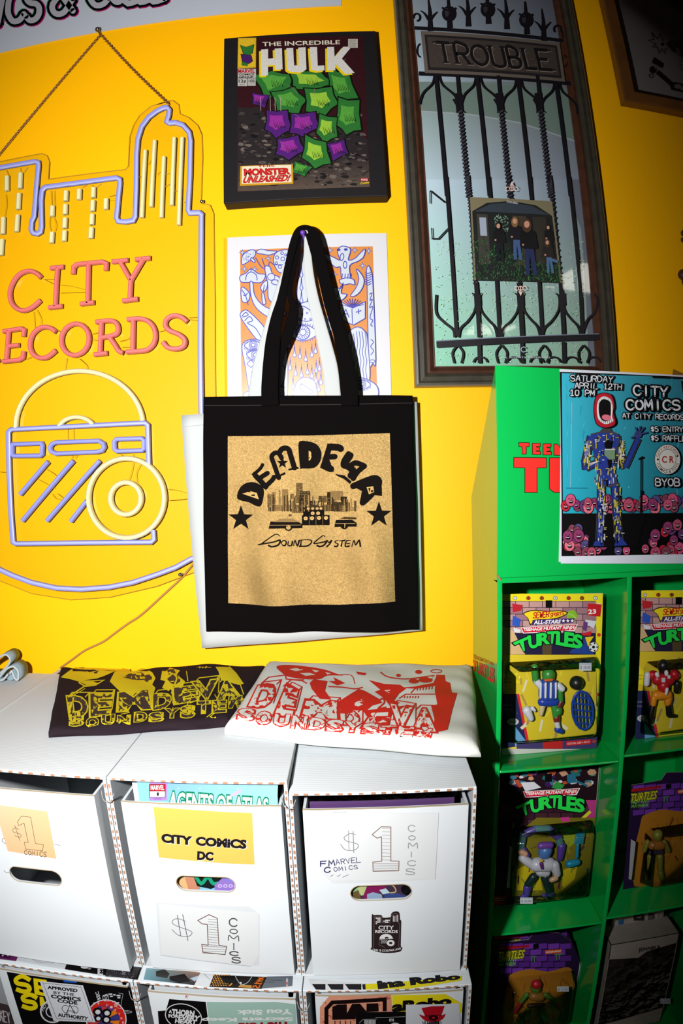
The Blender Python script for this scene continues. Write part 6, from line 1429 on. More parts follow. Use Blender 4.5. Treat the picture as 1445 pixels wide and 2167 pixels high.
    a.grad([(620, 1060), (1470, 1060), (1470, 128), (612, 96)], [(40, 180, 205), (30, 120, 140), (50, 130, 150), (60, 185, 210)], 8)
    a.poly([(700, 100), (880, 104), (870, 118), (720, 116)], K); a.poly([(1230, 115), (1470, 124), (1470, 140), (1240, 132)], K); a.poly([(1430, 150), (1470, 150), (1470, 300), (1450, 280)], K)
    random.seed(12)
    for i in range(70): x, y = random.uniform(625, 1440), random.uniform(120, 900); a.line([(x, y), (x + random.uniform(-10, 10), y + random.uniform(10, 90))], random.uniform(2, 5), random.choice([(70, 200, 225), (40, 165, 190), (110, 205, 220), (30, 150, 180)]))
    a.line([(640, 886), (790, 886)], 4, (20, 60, 80)); a.line([(680, 300), (670, 880)], 5, (150, 190, 200))
    def heads(y0, y1, n, x0=615, x1=1465, yc=None):
        for i in range(n):
            x = random.uniform(x0, x1); y = random.uniform(y0, y1); r = random.uniform(24, 36); c = random.choice([(150, 60, 110), (190, 80, 110), (215, 90, 130), (110, 60, 120), (200, 40, 60), (235, 120, 140), (90, 80, 140), (140, 70, 90)])
            a.ell(x, y, r + 4, r * 1.25 + 4, K, n=12); a.ell(x, y, r, r * 1.25, c, n=12); a.ell(x + 2, y + 10, r * .5, r * .38, (30, 10, 20), n=10); a.poly([(x - r * .4, y + 4), (x + r * .4, y + 4), (x + r * .3, y + 9), (x - r * .3, y + 9)], (235, 230, 230))
            a.line([(x - r * .5, y - 12), (x - r * .15, y - 8)], 4, K); a.line([(x + r * .15, y - 8), (x + r * .5, y - 12)], 4, K)
    heads(960, 1020, 46); a.poly([(612, 1060), (1470, 1056), (1470, 1200), (1200, 1300), (620, 1300)], K); heads(1240, 1330, 34, 640, 1440); heads(1150, 1240, 7, 640, 720); heads(1100, 1230, 6, 1190, 1440)
    a.poly([(596, 1350), (1470, 1336), (1470, 1400), (596, 1400)], (228, 232, 245)); a.poly([(800, 1060), (1180, 1060), (1120, 1290), (780, 1290)], K)
    # figure: painted mannequin singer
    gy, bl_, yl, wh = (70, 68, 72), (40, 60, 150), (205, 190, 60), (215, 215, 220)
    def limb(P, w): a.line(P, w + 14, gy); a.line(P, w + 4, K); a.line(P, w - 4, bl_)
    limb([(870, 850), (870, 1050), (860, 1240)], 44); limb([(960, 850), (975, 1050), (995, 1240)], 44); a.poly([(815, 1280), (830, 1245), (885, 1245), (890, 1280)], bl_); a.poly([(960, 1280), (975, 1240), (1020, 1235), (1052, 1275)], bl_)
    limb([(800, 530), (760, 700), (765, 760)], 40); limb([(765, 750), (860, 700), (930, 660)], 36); limb([(975, 530), (1010, 700), (1035, 745)], 40); limb([(1035, 745), (1090, 620), (1125, 545)], 32)
    a.poly([(798, 515), (860, 500), (880, 478), (935, 478), (950, 500), (990, 515), (985, 640), (965, 760), (985, 860), (925, 880), (850, 870), (840, 760), (815, 640)], gy); a.poly([(806, 522), (866, 508), (940, 508), (982, 522), (975, 640), (955, 760), (975, 850), (920, 870), (860, 860), (850, 760), (822, 640)], bl_)
    for i in range(420):
        x, y = random.choice([(random.uniform(820, 970), random.uniform(515, 850)), (random.uniform(850, 890), random.uniform(860, 1230)), (random.uniform(955, 1000), random.uniform(860, 1230)), (random.uniform(755, 790), random.uniform(550, 720)), (random.uniform(985, 1020), random.uniform(560, 720))])
        if random.random() < .6: a.line([(x, y), (x + random.uniform(-3, 3), y + random.uniform(12, 46))], random.uniform(3, 9), random.choice([yl, wh, K, (120, 130, 190), yl]))
        else: a.line([(x, y), (x + random.uniform(8, 26), y + random.uniform(-3, 3))], random.uniform(3, 8), random.choice([yl, wh, K]))
    for y in (655, 700, 740): a.line([(780, 735 - (y - 655) * .2), (850, 700)], 4, wh)
    a.ell(1115, 520, 26, 24, (60, 70, 130)); 
    for p in ((1065, 545), (1095, 470), (1128, 462), (1158, 470), (1178, 505)): a.line([(1118, 520), p], 11, K); a.line([(1118, 520), p], 7, (70, 80, 150))
    a.ell(911, 590, 25, 32, K); a.poly([(888, 620), (958, 620), (958, 690), (920, 690), (885, 660)], (120, 150, 120)); a.line([(888, 622), (960, 622)], 7, wh); a.poly([(905, 690), (935, 690), (928, 750), (915, 750)], K)
    a.poly(smooth([(885, 236), (940, 255), (958, 330), (950, 370), (968, 440), (935, 472), (880, 478), (830, 450), (812, 380), (815, 300), (835, 250)], 4, True), K)
    a.poly(smooth([(885, 240), (936, 260), (952, 330), (944, 370), (960, 440), (930, 466), (880, 472), (834, 446), (818, 380), (820, 300), (838, 254)], 4, True), (190, 30, 50))
    a.poly(smooth([(888, 262), (930, 285), (942, 340), (938, 400), (945, 430), (895, 450), (850, 425), (836, 375), (838, 310), (855, 275)], 4, True), (235, 235, 235)); a.poly(smooth([(888, 280), (925, 300), (930, 350), (928, 400), (930, 418), (890, 432), (860, 412), (848, 370), (848, 320), (862, 290)], 4, True), K)
    a.ell(900, 405, 32, 20, (235, 120, 140), rot=10)
    for i in range(9): an = radians(200 + 17 * i); x, y = 890 + 46 * cos(an), 330 + 58 * sin(an); a.line([(x - 1, y - 6), (x + 1, y + 6)], 2.5, K)
    for i in range(7): x = 855 + i * 13; a.line([(x, 418 + 10 * sin(i * .5)), (x, 440 + 6 * sin(i * .5))], 2.5, K)
    a.line([(1135, 690), (1132, 1060)], 9, K); a.line([(1118, 690), (1150, 672)], 14, K); a.line([(1138, 900), (1142, 930)], 14, K)
    def ptxt(s_, q, lw, jit=2): a.hand(s_, q, lw, (225, 228, 235), out=K, outw=lw * 1.9, sm=True, gap=.22)
    ptxt('SATURDAY', [(655, 158), (940, 165), (944, 128), (656, 118)], 6); ptxt('APRIL 12TH', [(685, 206), (1000, 215), (1002, 180), (686, 170)], 6); ptxt('10 PM', [(650, 256), (815, 258), (818, 222), (650, 218)], 6.5)
    ptxt('CITY', [(1085, 250), (1310, 262), (1312, 200), (1082, 190)], 12); ptxt('COMICS', [(1035, 350), (1398, 352), (1396, 290), (1032, 288)], 12.5); ptxt('AT CITY RECORDS', [(1008, 408), (1422, 420), (1422, 388), (1006, 378)], 6)
    ptxt('$5 ENTRY', [(1200, 500), (1415, 502), (1415, 470), (1198, 468)], 6); ptxt('$5 RAFFLE', [(1200, 560), (1435, 566), (1435, 532), (1200, 528)], 6); ptxt('BYOB', [(1230, 868), (1392, 870), (1392, 820), (1230, 820)], 8)
    a.ell(1311, 690, 90, 104, K, n=36); a.ell(1311, 690, 86, 100, (225, 222, 215), n=36); a.line(arc(1311, 690, 58, 68, 0, 360, 30), 3, K); a.txt('C R', (1274, 668, 78, 44), (170, 40, 35), .03)
    def ring(r0, r1, a0, a1): return lambda u, v: (1311 + (r0 + (r1 - r0) * v) * cos(radians(a0 + (a1 - a0) * u)), 690 - 1.16 * (r0 + (r1 - r0) * v) * sin(radians(a0 + (a1 - a0) * u)))
    a.txt('CITY RECORDS', ring(64, 80, 168, 12), (150, 60, 55), .01); a.txt('COMICS & TOYS', ring(80, 64, 198, 342), K, .01); a.ell(1245, 690, 6, 7, K); a.ell(1377, 668, 6, 7, K)
    a.build('print', tp, SY(gp), ink('poster_ink', .3, spec=.5))
    return xl, xd, xr, z1, z2, zt
DX = display()
# ------------------------------------------------------------------ carded toys
blis = clear('blister_plastic', (.97, .98, .97), 1.1, .10, 1.45, bump=(42, 1.0, .007))
plast = ink('toy_plastic', .35, 0, .5)
def bubble(t, x0, x1, z0, z1, y, d, ins=.010, name='blister'):
    bm = bmesh.new(); A = [(x0, z0), (x1, z0), (x1, z1), (x0, z1)]; B = [(x0 + ins, z0 + ins), (x1 - ins, z0 + ins), (x1 - ins, z1 - ins), (x0 + ins, z1 - ins)]
    va = [bm.verts.new((x, y, z)) for x, z in A]; vb = [bm.verts.new((x, y - d, z)) for x, z in B]
    bm.faces.new(vb)
    for i in range(4): j = (i + 1) % 4; bm.faces.new((va[i], va[j], vb[j], vb[i]))
    bmesh.ops.recalc_face_normals(bm, faces=bm.faces)
    return obj(name, bm, blis, t, smooth=True, bevel=.009, seg=4)
class Fig:
    """plain jointed toy figure: rounded limbs in one mesh, drawn in the coordinates of a detail view"""
    def __init__(self, s, ox, oy, g): self.s, self.ox, self.oy, self.g = s, ox, oy, g; self.bm = bmesh.new(); self.cl = self.bm.loops.layers.float_color.new('Col'); self.k = s * (CAM.y * -1 - g) / FP / .97
    def p(self, x, y, dy=0): return WY(x * self.s + self.ox, y * self.s + self.oy, self.g + dy)
    def limb(self, a, b, ra, rb, c, dy=0, E=1.3): capsule(self.bm, self.p(*a, dy), self.p(*b, dy), ra * self.k, rb * self.k, 12, 4, self.cl, lin(c, E)); return self
    def done(self, name, t, label=None):
        o = obj(name, self.bm, plast, t, smooth=True)
        if label: o['label'] = label
        return o
def snap(P, zs):
    lo_ = min(p.z for p in P)
    for p in P:
        if p.z < lo_ + .03 or p.z < zs: p.z = zs
        p.x = max(p.x, DX[0] + .012)
    return P
def lim(P, col): return (min(p.x for p in P), min(max(p.x for p in P), (DX[1] if col == 0 else DX[2] - .004) - .006), min(p.z for p in P), max(p.z for p in P))
def carded(label, q, g, art, bub, fig, th=.0012, group=None, zs=0, col=0):
    """q: photo corners of the card (bl, br, tr, tl) on its plane"""
    P = snap([WY(*p, g) for p in q], zs); t = thing('carded_toy', (P[0] + P[1]) / 2, label, 'toy package', group)
    obj('backing_card', prism(P, (0, th, 0)), mat('card_stock', (205, 205, 200), .5, E=1.3), t)
    art.build('card_print', t, SY(g), ink('gloss_ink', .35), clip=lim(P, col))
    return t
def sticker(a, x, y, w, h, s_='$ 18.00', rot=0):
    a.rect(x, y, x + w, y + h, (205, 210, 220)); a.txt(s_, (x + w * .08, y + h * .4, w * .84, h * .42), (60, 60, 70)); a.rect(x + 4, y + 4, x + w - 4, y + h * .22, (170, 175, 190))
def tlogo(a, dx, dy, k=1.0, full=True):
    T = lambda P: [(x * k + dx, y * k + dy) for x, y in P]
    a.poly(T([(330, 412), (722, 390), (698, 437), (345, 455)]), (245, 245, 245)); a.poly(T([(334, 415), (714, 394), (692, 432), (349, 450)]), (215, 25, 50))
    a.txt('TEENAGE MUTANT NINJA', T([(352, 445), (690, 430), (706, 400), (346, 418)]), (250, 250, 250), .035)
    L = [('T', [(335, 582), (368, 560), (378, 480), (285, 520)]), ('U', [(392, 558), (452, 545), (452, 462), (380, 475)]), ('R', [(455, 535), (520, 522), (520, 450), (455, 458)]), ('T', [(525, 520), (562, 520), (582, 442), (515, 446)]), ('L', [(575, 528), (640, 538), (632, 448), (580, 448)]), ('E', [(632, 540), (690, 546), (690, 456), (635, 450)]), ('S', [(690, 550), (745, 552), (748, 470), (695, 462)])]
    for ch, q in L: a.txt(ch, T(q), (15, 15, 25), .10)
    for ch, q in L: a.txt(ch, T(q), (40, 225, 80), .045)
def toys():
    s7, o7 = .308, (1000, 1200); s8 = .308
    K = (14, 12, 16)
    # 1: upper left cell ---------------------------------------------------
    def sport_card(a, dx=0, lit=True):
        R = lambda x0, y0, x1, y1, c: a.rect(x0 + dx, y0, x1 + dx, y1, c); Pq = lambda P, c: a.poly([(x + dx, y) for x, y in P], c)
        R(200, 182, 895, 1245, (30, 30, 48)); R(200, 182, 895, 232, (245, 225, 40)); Pq([(845, 182), (895, 182), (880, 640), (862, 1220), (845, 600)], (245, 225, 40))
        random.seed(14)
        for j in range(5):
            for i in range(8): x = 205 + i * 92 - (j % 2) * 44; R(max(205, x), 236 + j * 44, min(842, x + 88), 276 + j * 44, random.choice([(185, 140, 145), (165, 120, 130), (200, 155, 150)]))
        R(205, 455, 840, 600, (40, 36, 66)); Pq([(470, 440), (545, 440), (540, 600), (480, 600)], (90, 75, 50)); Pq([(205, 400), (280, 440), (360, 600), (205, 600)], (215, 180, 130))
        for i in range(7): x = 290 + i * 92; c = ((235, 235, 235), (215, 60, 40), (170, 80, 40))[i % 3]; a.ell(x + dx, 213, 15, 14, K, n=12); a.ell(x + dx, 213, 12, 11, c, n=12); a.ell(x + dx, 213, 4, 4, K, n=6)
        for i in range(4): a.ell(868 + dx - i * 2, 260 + i * 205, 13, 13, (215, 60, 40) if i % 2 else (235, 235, 235), n=12)
        R(500, 228, 545, 280, K)
        # plain striped shirts and shapes instead of the figures
        Pq([(270, 250), (345, 260), (330, 300), (275, 310)], (190, 40, 50)); Pq([(275, 330), (330, 360), (320, 410), (270, 400)], (50, 90, 190)); Pq([(280, 415), (330, 430), (325, 450), (285, 448)], (225, 225, 230))
        Pq([(790, 250), (885, 255), (875, 340), (785, 330)], (205, 35, 45)); a.txt('23', [(793 + dx, 322), (845 + dx, 318), (845 + dx, 290), (793 + dx, 292)], (245, 245, 245), .03); Pq([(770, 360), (850, 370), (830, 420), (790, 400)], (220, 220, 228)); Pq([(745, 455), (815, 440), (810, 470), (750, 470)], (215, 40, 50)); Pq([(760, 370), (790, 380), (780, 440), (755, 430)], (110, 60, 130))
        a.ell(680 + dx, 333, 36, 38, (140, 190, 50)); a.line(smooth([(650 + dx, 320), (685 + dx, 330), (705 + dx, 350)], 3), 4, (200, 230, 150))
        Pq(smooth([(345, 320), (380, 300), (430, 294), (520, 300), (600, 296), (655, 315), (590, 350), (520, 362), (430, 366), (395, 400), (375, 350)], 3, True), K); Pq(smooth([(352, 322), (384, 306), (430, 300), (520, 306), (600, 302), (645, 316), (588, 344), (520, 356), (428, 360), (398, 390), (380, 350)], 3, True), (250, 220, 40))
        a.hand('SEWER', [(415 + dx, 350), (520 + dx, 340), (525 + dx, 305), (420 + dx, 312)], 7, (215, 50, 35), sm=True); a.hand('SPORTS', [(530 + dx, 345), (625 + dx, 325), (620 + dx, 305), (535 + dx, 318)], 5, (215, 50, 35), sm=True)
        Pq([(410, 362), (700, 350), (690, 382), (405, 398)], (70, 40, 110)); a.txt('ALL-STARS', [(420 + dx, 392), (598 + dx, 384), (606 + dx, 360), (424 + dx, 366)], (250, 250, 250), .04)
        for x in (622, 652, 682): a.poly([(x + dx + (14 if k % 2 == 0 else 6) * sin(pi * k / 5), 368 - (14 if k % 2 == 0 else 6) * cos(pi * k / 5)) for k in range(10)], (250, 250, 250))
        Pq([(660, 590), (760, 470), (830, 600)], (40, 70, 150)); Pq([(770, 480), (830, 475), (800, 520), (820, 570), (790, 540)], (245, 210, 40))
        tlogo(a, dx, 0)
        a.ell(828 + dx, 548, 34, 36, K, n=20); a.ell(828 + dx, 548, 31, 33, (235, 235, 238), n=20); a.ell(828 + dx, 548, 11, 11, K, n=6)
        for k in range(5): a.ell(828 + dx + 24 * cos(k * 1.256), 548 + 26 * sin(k * 1.256), 6, 6, K, n=6)
        R(205, 600, 845, 1245, (226, 200, 50)); Pq([(205, 870), (300, 870), (372, 1200), (340, 1225), (205, 1245)], (40, 45, 90)); Pq([(300, 870), (318, 870), (390, 1220), (372, 1225)], (225, 50, 60)); Pq([(280, 1080), (370, 1200), (290, 1230)], (110, 170, 220))
        Pq([(205, 720), (232, 735), (252, 700), (268, 735), (310, 725), (290, 765), (322, 790), (280, 800), (290, 850), (255, 820), (225, 860), (205, 830)], (250, 230, 40)); a.txt('SEWER', (212 + dx, 760, 60, 12), (200, 50, 30)); a.txt('Slickin', (212 + dx, 780, 56, 14), K)
        for i in range(30): x, y = random.uniform(330, 830), random.uniform(620, 1180); a.line([(x + dx, y), (x + dx + random.uniform(-60, 60), y + random.uniform(30, 120))], random.uniform(6, 22), random.choice([(205, 180, 130), (235, 225, 190), (180, 150, 90), (240, 220, 60)]))
        a.ell(275 + dx, 1060, 40, 24, (205, 205, 210)); a.txt('Goal!', (250 + dx, 1050, 50, 18), K); a.txt('AWESOME ACTION', (208 + dx, 940, 60, 12), (170, 170, 190)); a.txt('Kicks & scores', (208 + dx, 970, 66, 10), (170, 170, 190))
        Pq([(300, 1195), (850, 1150), (850, 1245), (300, 1245)], (70, 60, 110)); Pq([(480, 1200), (615, 1190), (615, 1245), (480, 1245)], (190, 40, 40)); Pq([(640, 1195), (808, 1180), (808, 1212), (640, 1226)], (205, 30, 40)); a.txt('ADULTS REC. AGES 4+ AND UP', [(646 + dx, 1218), (800 + dx, 1204), (800 + dx, 1190), (646 + dx, 1204)], (235, 225, 225)); a.ell(832 + dx, 1195, 14, 10, (200, 60, 40))
    a = Art(s7, 1000, 1200, 1.15); sport_card(a)
    g = .222
    t = carded('carded toy in a blue striped shirt with ball and net, upper left cell', [(1062, 1584), (1263, 1577), (1275, 1255), (1062, 1258)], g, a, None, None, zs=DX[3] + .0006)
    b0, b1 = WY(1064, 1572, g), WY(1268, 1388, g); bubble(t, b0.x, b1.x, b0.z, b1.z, -g, .036)
    f = Fig(s7, 1000, 1200, g + .018); G = (60, 150, 60)
    f.limb((520, 735), (520, 755), 48, 46, G).limb((425, 690), (432, 780), 26, 24, G).limb((432, 780), (470, 815), 24, 30, (230, 232, 240))
    f.limb((500, 810), (500, 880), 50, 52, (45, 80, 190)).limb((545, 810), (540, 880), 45, 50, (45, 80, 190))
    for x in (468, 502, 538, 572): f.limb((x, 800), (x - 2, 895), 9, 9, (235, 238, 245), .0135 if x in (502, 538) else .009)
    f.limb((590, 815), (612, 835), 26, 26, (230, 232, 240)).limb((600, 855), (606, 925), 20, 18, G).limb((606, 925), (590, 960), 19, 20, (120, 40, 40)).limb((585, 985), (585, 995), 32, 30, G)
    f.limb((480, 925), (560, 925), 36, 36, (35, 70, 180)).limb((560, 950), (572, 1040), 26, 22, G).limb((575, 1035), (576, 1050), 26, 24, (140, 40, 40)).limb((578, 1070), (585, 1100), 20, 20, (225, 228, 235)).limb((582, 1115), (605, 1128), 24, 20, (30, 70, 180)).limb((480, 950), (470, 1010), 24, 16, (225, 205, 150))
    f.limb((500, 778), (545, 775), 10, 10, (225, 110, 40), .012); f
    f.done('toy_figure', t, 'plain green toy figure in a blue and white striped shirt')
    f = Fig(s7, 1000, 1200, g + .018); f.limb((712, 795), (713, 796), 52, 52, (28, 34, 30)); f.done('toy_ball', t)
    f = Fig(s7, 1000, 1200, g + .016); f.limb((372, 985), (400, 1040), 34, 22, (228, 230, 238)).limb((410, 970), (425, 985), 16, 12, (228, 230, 238)); f.done('toy_shoe', t)
    f = Fig(s7, 1000, 1200, g + .014); nb = (25, 70, 180); N = [(755 + 72 * cos(k * pi / 8) + 10 * sin(k * pi / 8), 985 + 132 * sin(k * pi / 8)) for k in range(16)]
    for i in range(16): f.limb(N[i], N[(i + 1) % 16], 9, 9, nb)
    for k in range(1, 6):
        y = 985 - 132 + k * 44; w_ = 70 * sqrt(max(0, 1 - ((y - 985) / 132) ** 2)); f.limb((755 - w_, y - 6), (755 + w_, y + 8), 6, 6, nb)
        x = 755 - 72 + k * 24; h_ = 130 * sqrt(max(0, 1 - ((x - 755) / 72) ** 2)); f.limb((x - 8, 985 - h_), (x + 8, 985 + h_), 6, 6, nb)
    f.done('toy_net', t)
    a = Art(s7, 1000, 1200, 1.2); sticker(a, 732, 658, 84, 54, '$ 18.00'); a.build('price_sticker', t, SY(g + .0375), None)
    # 2: upper right cell --------------------------------------------------
    a = Art(s7, 1000, 1200, 1.0); a.oy -= 7; sport_card(a, 892)
    t = carded('carded toy in red jersey and orange trousers, upper right cell', [(1351, 1578), (1549, 1573), (1549, 1246), (1357, 1250)], g, a, None, None, zs=DX[3] + .0086, col=1)
    b0, b1 = WY(1352, 1556, g), WY(1545, 1382, g); bubble(t, b0.x, b1.x, b0.z, b1.z, -g, .036)
    f = Fig(s7, 1000, 1200, g + .018)
    f.limb((1308, 675), (1312, 700), 46, 40, (26, 24, 26), E=.9).limb((1270, 770), (1350, 770), 48, 48, (190, 25, 40), E=.9).limb((1235, 740), (1240, 750), 34, 30, (190, 25, 40), E=.9).limb((1385, 735), (1392, 745), 36, 34, (190, 25, 40), E=.9).limb((1310, 810), (1312, 820), 50, 50, (190, 25, 40), E=.9)
    f.limb((1265, 735), (1270, 745), 16, 16, (225, 225, 225), .009, .9).limb((1330, 722), (1332, 735), 16, 16, (225, 225, 225), .009, .9)
    f.limb((1200, 740), (1195, 800), 24, 24, (200, 200, 205), E=.9).limb((1405, 800), (1400, 850), 26, 24, (24, 22, 24), E=.9).limb((1260, 880), (1340, 880), 36, 36, (225, 140, 30), E=.9).limb((1245, 900), (1240, 940), 26, 24, (225, 140, 30), E=.9).limb((1345, 900), (1340, 930), 32, 30, (225, 140, 30), E=.9)
    f.limb((1235, 960), (1215, 1060), 22, 28, (20, 18, 20), E=.9).limb((1345, 950), (1350, 1010), 24, 26, (20, 18, 20), E=.9).limb((1350, 1020), (1390, 1022), 18, 14, (20, 18, 20), E=.9).limb((1335, 840), (1330, 870), 14, 12, (220, 220, 225), .012, .9)
    f.done('toy_figure', t, 'plain toy figure in a red jersey and orange trousers')
    a = Art(s7, 1000, 1200, 1.0); a.txt('1', (1302, 762, 16, 28), (225, 225, 225), .03); a.txt('1', (1342, 745, 12, 20), (225, 225, 225), .03); a.build('jersey_number', t, SY(g + .0325), None, eps=.0005)
    # 3: middle left cell ---------------------------------------------------
    g = .192; a = Art(s8, 1000, 1600, 1.0); random.seed(17)
    a.poly([(190, -30), (885, -40), (875, 75), (842, 440), (820, 560), (785, 1000), (130, 1025)], (38, 20, 30))
    for j in range(3):
        for i in range(8): x = 200 + i * 90 - (j % 2) * 40; a.rect(x, 345 + j * 46, x + 82, 385 + j * 46, random.choice([(70, 38, 48), (58, 30, 42), (80, 50, 60)]))
    for i in range(60): x, y = random.uniform(265, 850), random.uniform(70, 200); r = random.uniform(14, 34); k = random.randint(4, 6); a0 = random.random() * 6; a.poly([(x + r * cos(a0 + 6.28 * j / k), y + r * .7 * sin(a0 + 6.28 * j / k)) for j in range(k)], random.choice([(110, 70, 160), (205, 205, 215), (40, 110, 110), (190, 80, 50), (60, 30, 90), (200, 150, 120), (60, 120, 140), (220, 220, 225)]))
    a.rect(495, 118, 545, 175, K); a.poly([(645, 125), (705, 120), (712, 180), (650, 185)], (40, 110, 140)); a.line([(710, 170), (790, 205)], 14, (40, 110, 140))
    a.poly([(330, 180), (420, 175), (470, 215), (360, 240)], (215, 215, 222)); a.poly([(540, 215), (575, 170), (630, 200), (600, 232)], (50, 150, 70))
    tlogo(a, 15, -172)
    a.poly([(775, 300), (850, 300), (840, 420), (745, 420), (800, 370)], (200, 60, 140)); a.poly([(745, 420), (800, 370), (815, 385), (770, 425)], (235, 220, 50))
    a.poly([(440, 420), (840, 420), (820, 880), (620, 950), (270, 960), (270, 560)], (120, 110, 30)); a.poly([(600, 500), (760, 440), (800, 520), (640, 640)], (150, 160, 40)); a.poly([(300, 780), (440, 700), (480, 920), (300, 920)], (200, 180, 30)); a.poly([(620, 780), (720, 740), (700, 840), (610, 920)], (200, 175, 30)); a.poly([(600, 420), (660, 415), (670, 445), (610, 450)], (205, 60, 140))
    for i in range(50): x, y = random.uniform(280, 800), random.uniform(450, 960); a.line([(x, y), (x + random.uniform(-40, 40), y + random.uniform(10, 60))], random.uniform(5, 18), random.choice([(60, 30, 50), (90, 40, 60), (140, 130, 40), (50, 70, 60), (120, 60, 70)]))
    a.poly([(135, 955), (235, 955), (228, 1010), (135, 1020)], (190, 25, 35)); a.line([(150, 975), (225, 970)], 4, (230, 200, 200)); a.line([(150, 990), (225, 985)], 3, (230, 200, 200))
    t = carded('carded toy in a white coat with a turquoise swatter, middle left cell', [(1046, 1912), (1241, 1902), (1271, 1590), (1058, 1592)], g, a, None, None, zs=DX[4] + .0006)
    b0, b1 = WY(1060, 1905, g), WY(1257, 1733, g); bubble(t, b0.x, b1.x, b0.z, b1.z, -g, .040)
    f = Fig(s8, 1000, 1600, g + .020); pu, wt, tq, pk = (90, 70, 180), (215, 215, 228), (30, 150, 190), (225, 175, 140)
    AR = [(330, 640), (345, 540), (430, 500), (520, 500), (590, 560), (610, 640)]
    for i in range(5): f.limb(AR[i], AR[i + 1], 30, 30, (85, 70, 150) if i % 2 else (80, 130, 130), -.008)
    f.limb((610, 620), (600, 700), 34, 26, (90, 60, 160), -.006).limb((350, 640), (380, 680), 22, 18, (90, 60, 160), -.006)
    f.limb((498, 650), (495, 665), 56, 52, (80, 130, 200), .002).limb((470, 615), (530, 612), 30, 30, (120, 70, 170), .006)
    f.limb((440, 745), (520, 745), 62, 62, wt).limb((470, 790), (500, 800), 46, 40, wt).limb((340, 700), (400, 740), 32, 40, wt).limb((335, 660), (360, 672), 26, 24, pk).limb((560, 750), (580, 810), 42, 30, wt, .004).limb((545, 850), (570, 840), 24, 24, pk, .008)
    f.limb((415, 830), (380, 880), 34, 30, (24, 50, 50)).limb((500, 830), (525, 930), 40, 28, (24, 50, 50)).limb((375, 900), (368, 950), 32, 28, pu).limb((530, 945), (545, 955), 26, 22, pu).limb((360, 955), (340, 965), 22, 16, pu).limb((490, 955), (500, 962), 18, 16, pu)
    f.limb((470, 740), (478, 770), 14, 12, (100, 40, 120), .018).limb((465, 718), (480, 722), 10, 8, (230, 190, 40), .018)
    f.done('toy_figure', t, 'plain toy figure in a white coat with violet feet')
    f = Fig(s8, 1000, 1600, g + .018); f.limb((722, 610), (715, 690), 12, 16, tq).limb((665, 740), (715, 730), 34, 30, tq)
    for i in range(6): f.limb((712 + i * 11, 522), (700 + i * 11, 600), 4, 4, tq)
    for i in range(7): f.limb((712 - i * 2, 522 + i * 13), (768 - i * 2, 522 + i * 13), 4, 4, tq)
    f.done('toy_swatter', t, 'turquoise accessory')
    a = Art(s8, 1000, 1600, 1.0); sticker(a, 326, 972, 86, 42, '$ 20.00'); a.build('price_sticker', t, SY(g + .0415), None)
    obj('side_label', prism([WY(1072, 1880, g + .03), WY(1078, 1878, g + .03), WY(1084, 1795, g + .03), WY(1079, 1790, g + .03)], (0, .0006, 0)), mat('side_label', (190, 192, 200), .5, E=1.2), t)
    # die-cut cards -----------------------------------------------------------
    def mutant(a, T, head, label, q, g, fcol, fx, labelq=None):
        a.poly(T([(180, 1285), (385, 1260), (420, 1210), (590, 1215), (680, 1270), (735, 1400), (740, 1450), (700, 1620), (640, 2000), (120, 2000)]), (40, 24, 60))
        random.seed(19)
        for j in range(5):
            for i in range(7):
                x = 190 + i * 82 - (j % 2) * 40; y = 1290 + j * 42
                if x < 180 or x + 76 > 690 + j * 8: continue
                a.poly(T([(x, y), (x + 76, y - 5), (x + 76, y + 31), (x, y + 36)]), random.choice([(105, 50, 160), (90, 42, 140), (120, 60, 175)]))
        a.poly(T(smooth([(240, 1560), (280, 1490), (400, 1462), (520, 1480), (660, 1450), (700, 1560), (700, 1900), (200, 1980)], 3, True)), (175, 115, 35))
        for i in range(40): x, y = random.uniform(250, 660), random.uniform(1500, 1900); a.line(T([(x, y), (x + random.uniform(-40, 40), y + random.uniform(10, 80))]), random.uniform(3, 12), random.choice([(150, 90, 25), (190, 130, 45), (90, 55, 25), (120, 80, 30)]))
        a.poly(T([(180, 1310), (390, 1295), (385, 1312), (180, 1330)]), (190, 30, 30)); a.txt('TEENAGE MUTANT NINJA', T([(190, 1326), (380, 1312), (382, 1298), (190, 1310)]), K)
        a.hand('TURTLES', T([(170, 1398), (345, 1385), (360, 1330), (180, 1345)]), 13, (120, 130, 30)); a.txt('TURTLES', T([(170, 1398), (345, 1385), (360, 1330), (180, 1345)]), (210, 200, 50), .03, K, .05)
        a.hand('MUTANT', T([(180, 1412), (300, 1408), (302, 1390), (182, 1395)]), 5, (110, 190, 60)); a.hand('MAYHEM', T([(180, 1438), (290, 1434), (292, 1416), (182, 1420)]), 5, (110, 190, 60))
        a.poly(T([(495, 1332), (612, 1322), (606, 1350), (498, 1358)]), (225, 90, 35)); a.txt('nickelodeon', T([(502, 1350), (602, 1342), (606, 1328), (504, 1336)]), (235, 230, 220), .02)
        a.rect(*T([(415, 1288)])[0], *T([(452, 1320)])[0], (12, 10, 14))
        for x, y in ((405, 1375), (425, 1378), (575, 1362), (595, 1360)): a.line(T([(x, y), (x - 2, y + 36)]), 6, (80, 150, 70)); 
        a.line(T([(560, 1362), (620, 1356)]), 6, (80, 150, 70)); a.line(T([(395, 1378), (438, 1374)]), 6, (80, 150, 70))
    g = .20; Z3 = DX[4] - (DX[3] - DX[4]) - .002
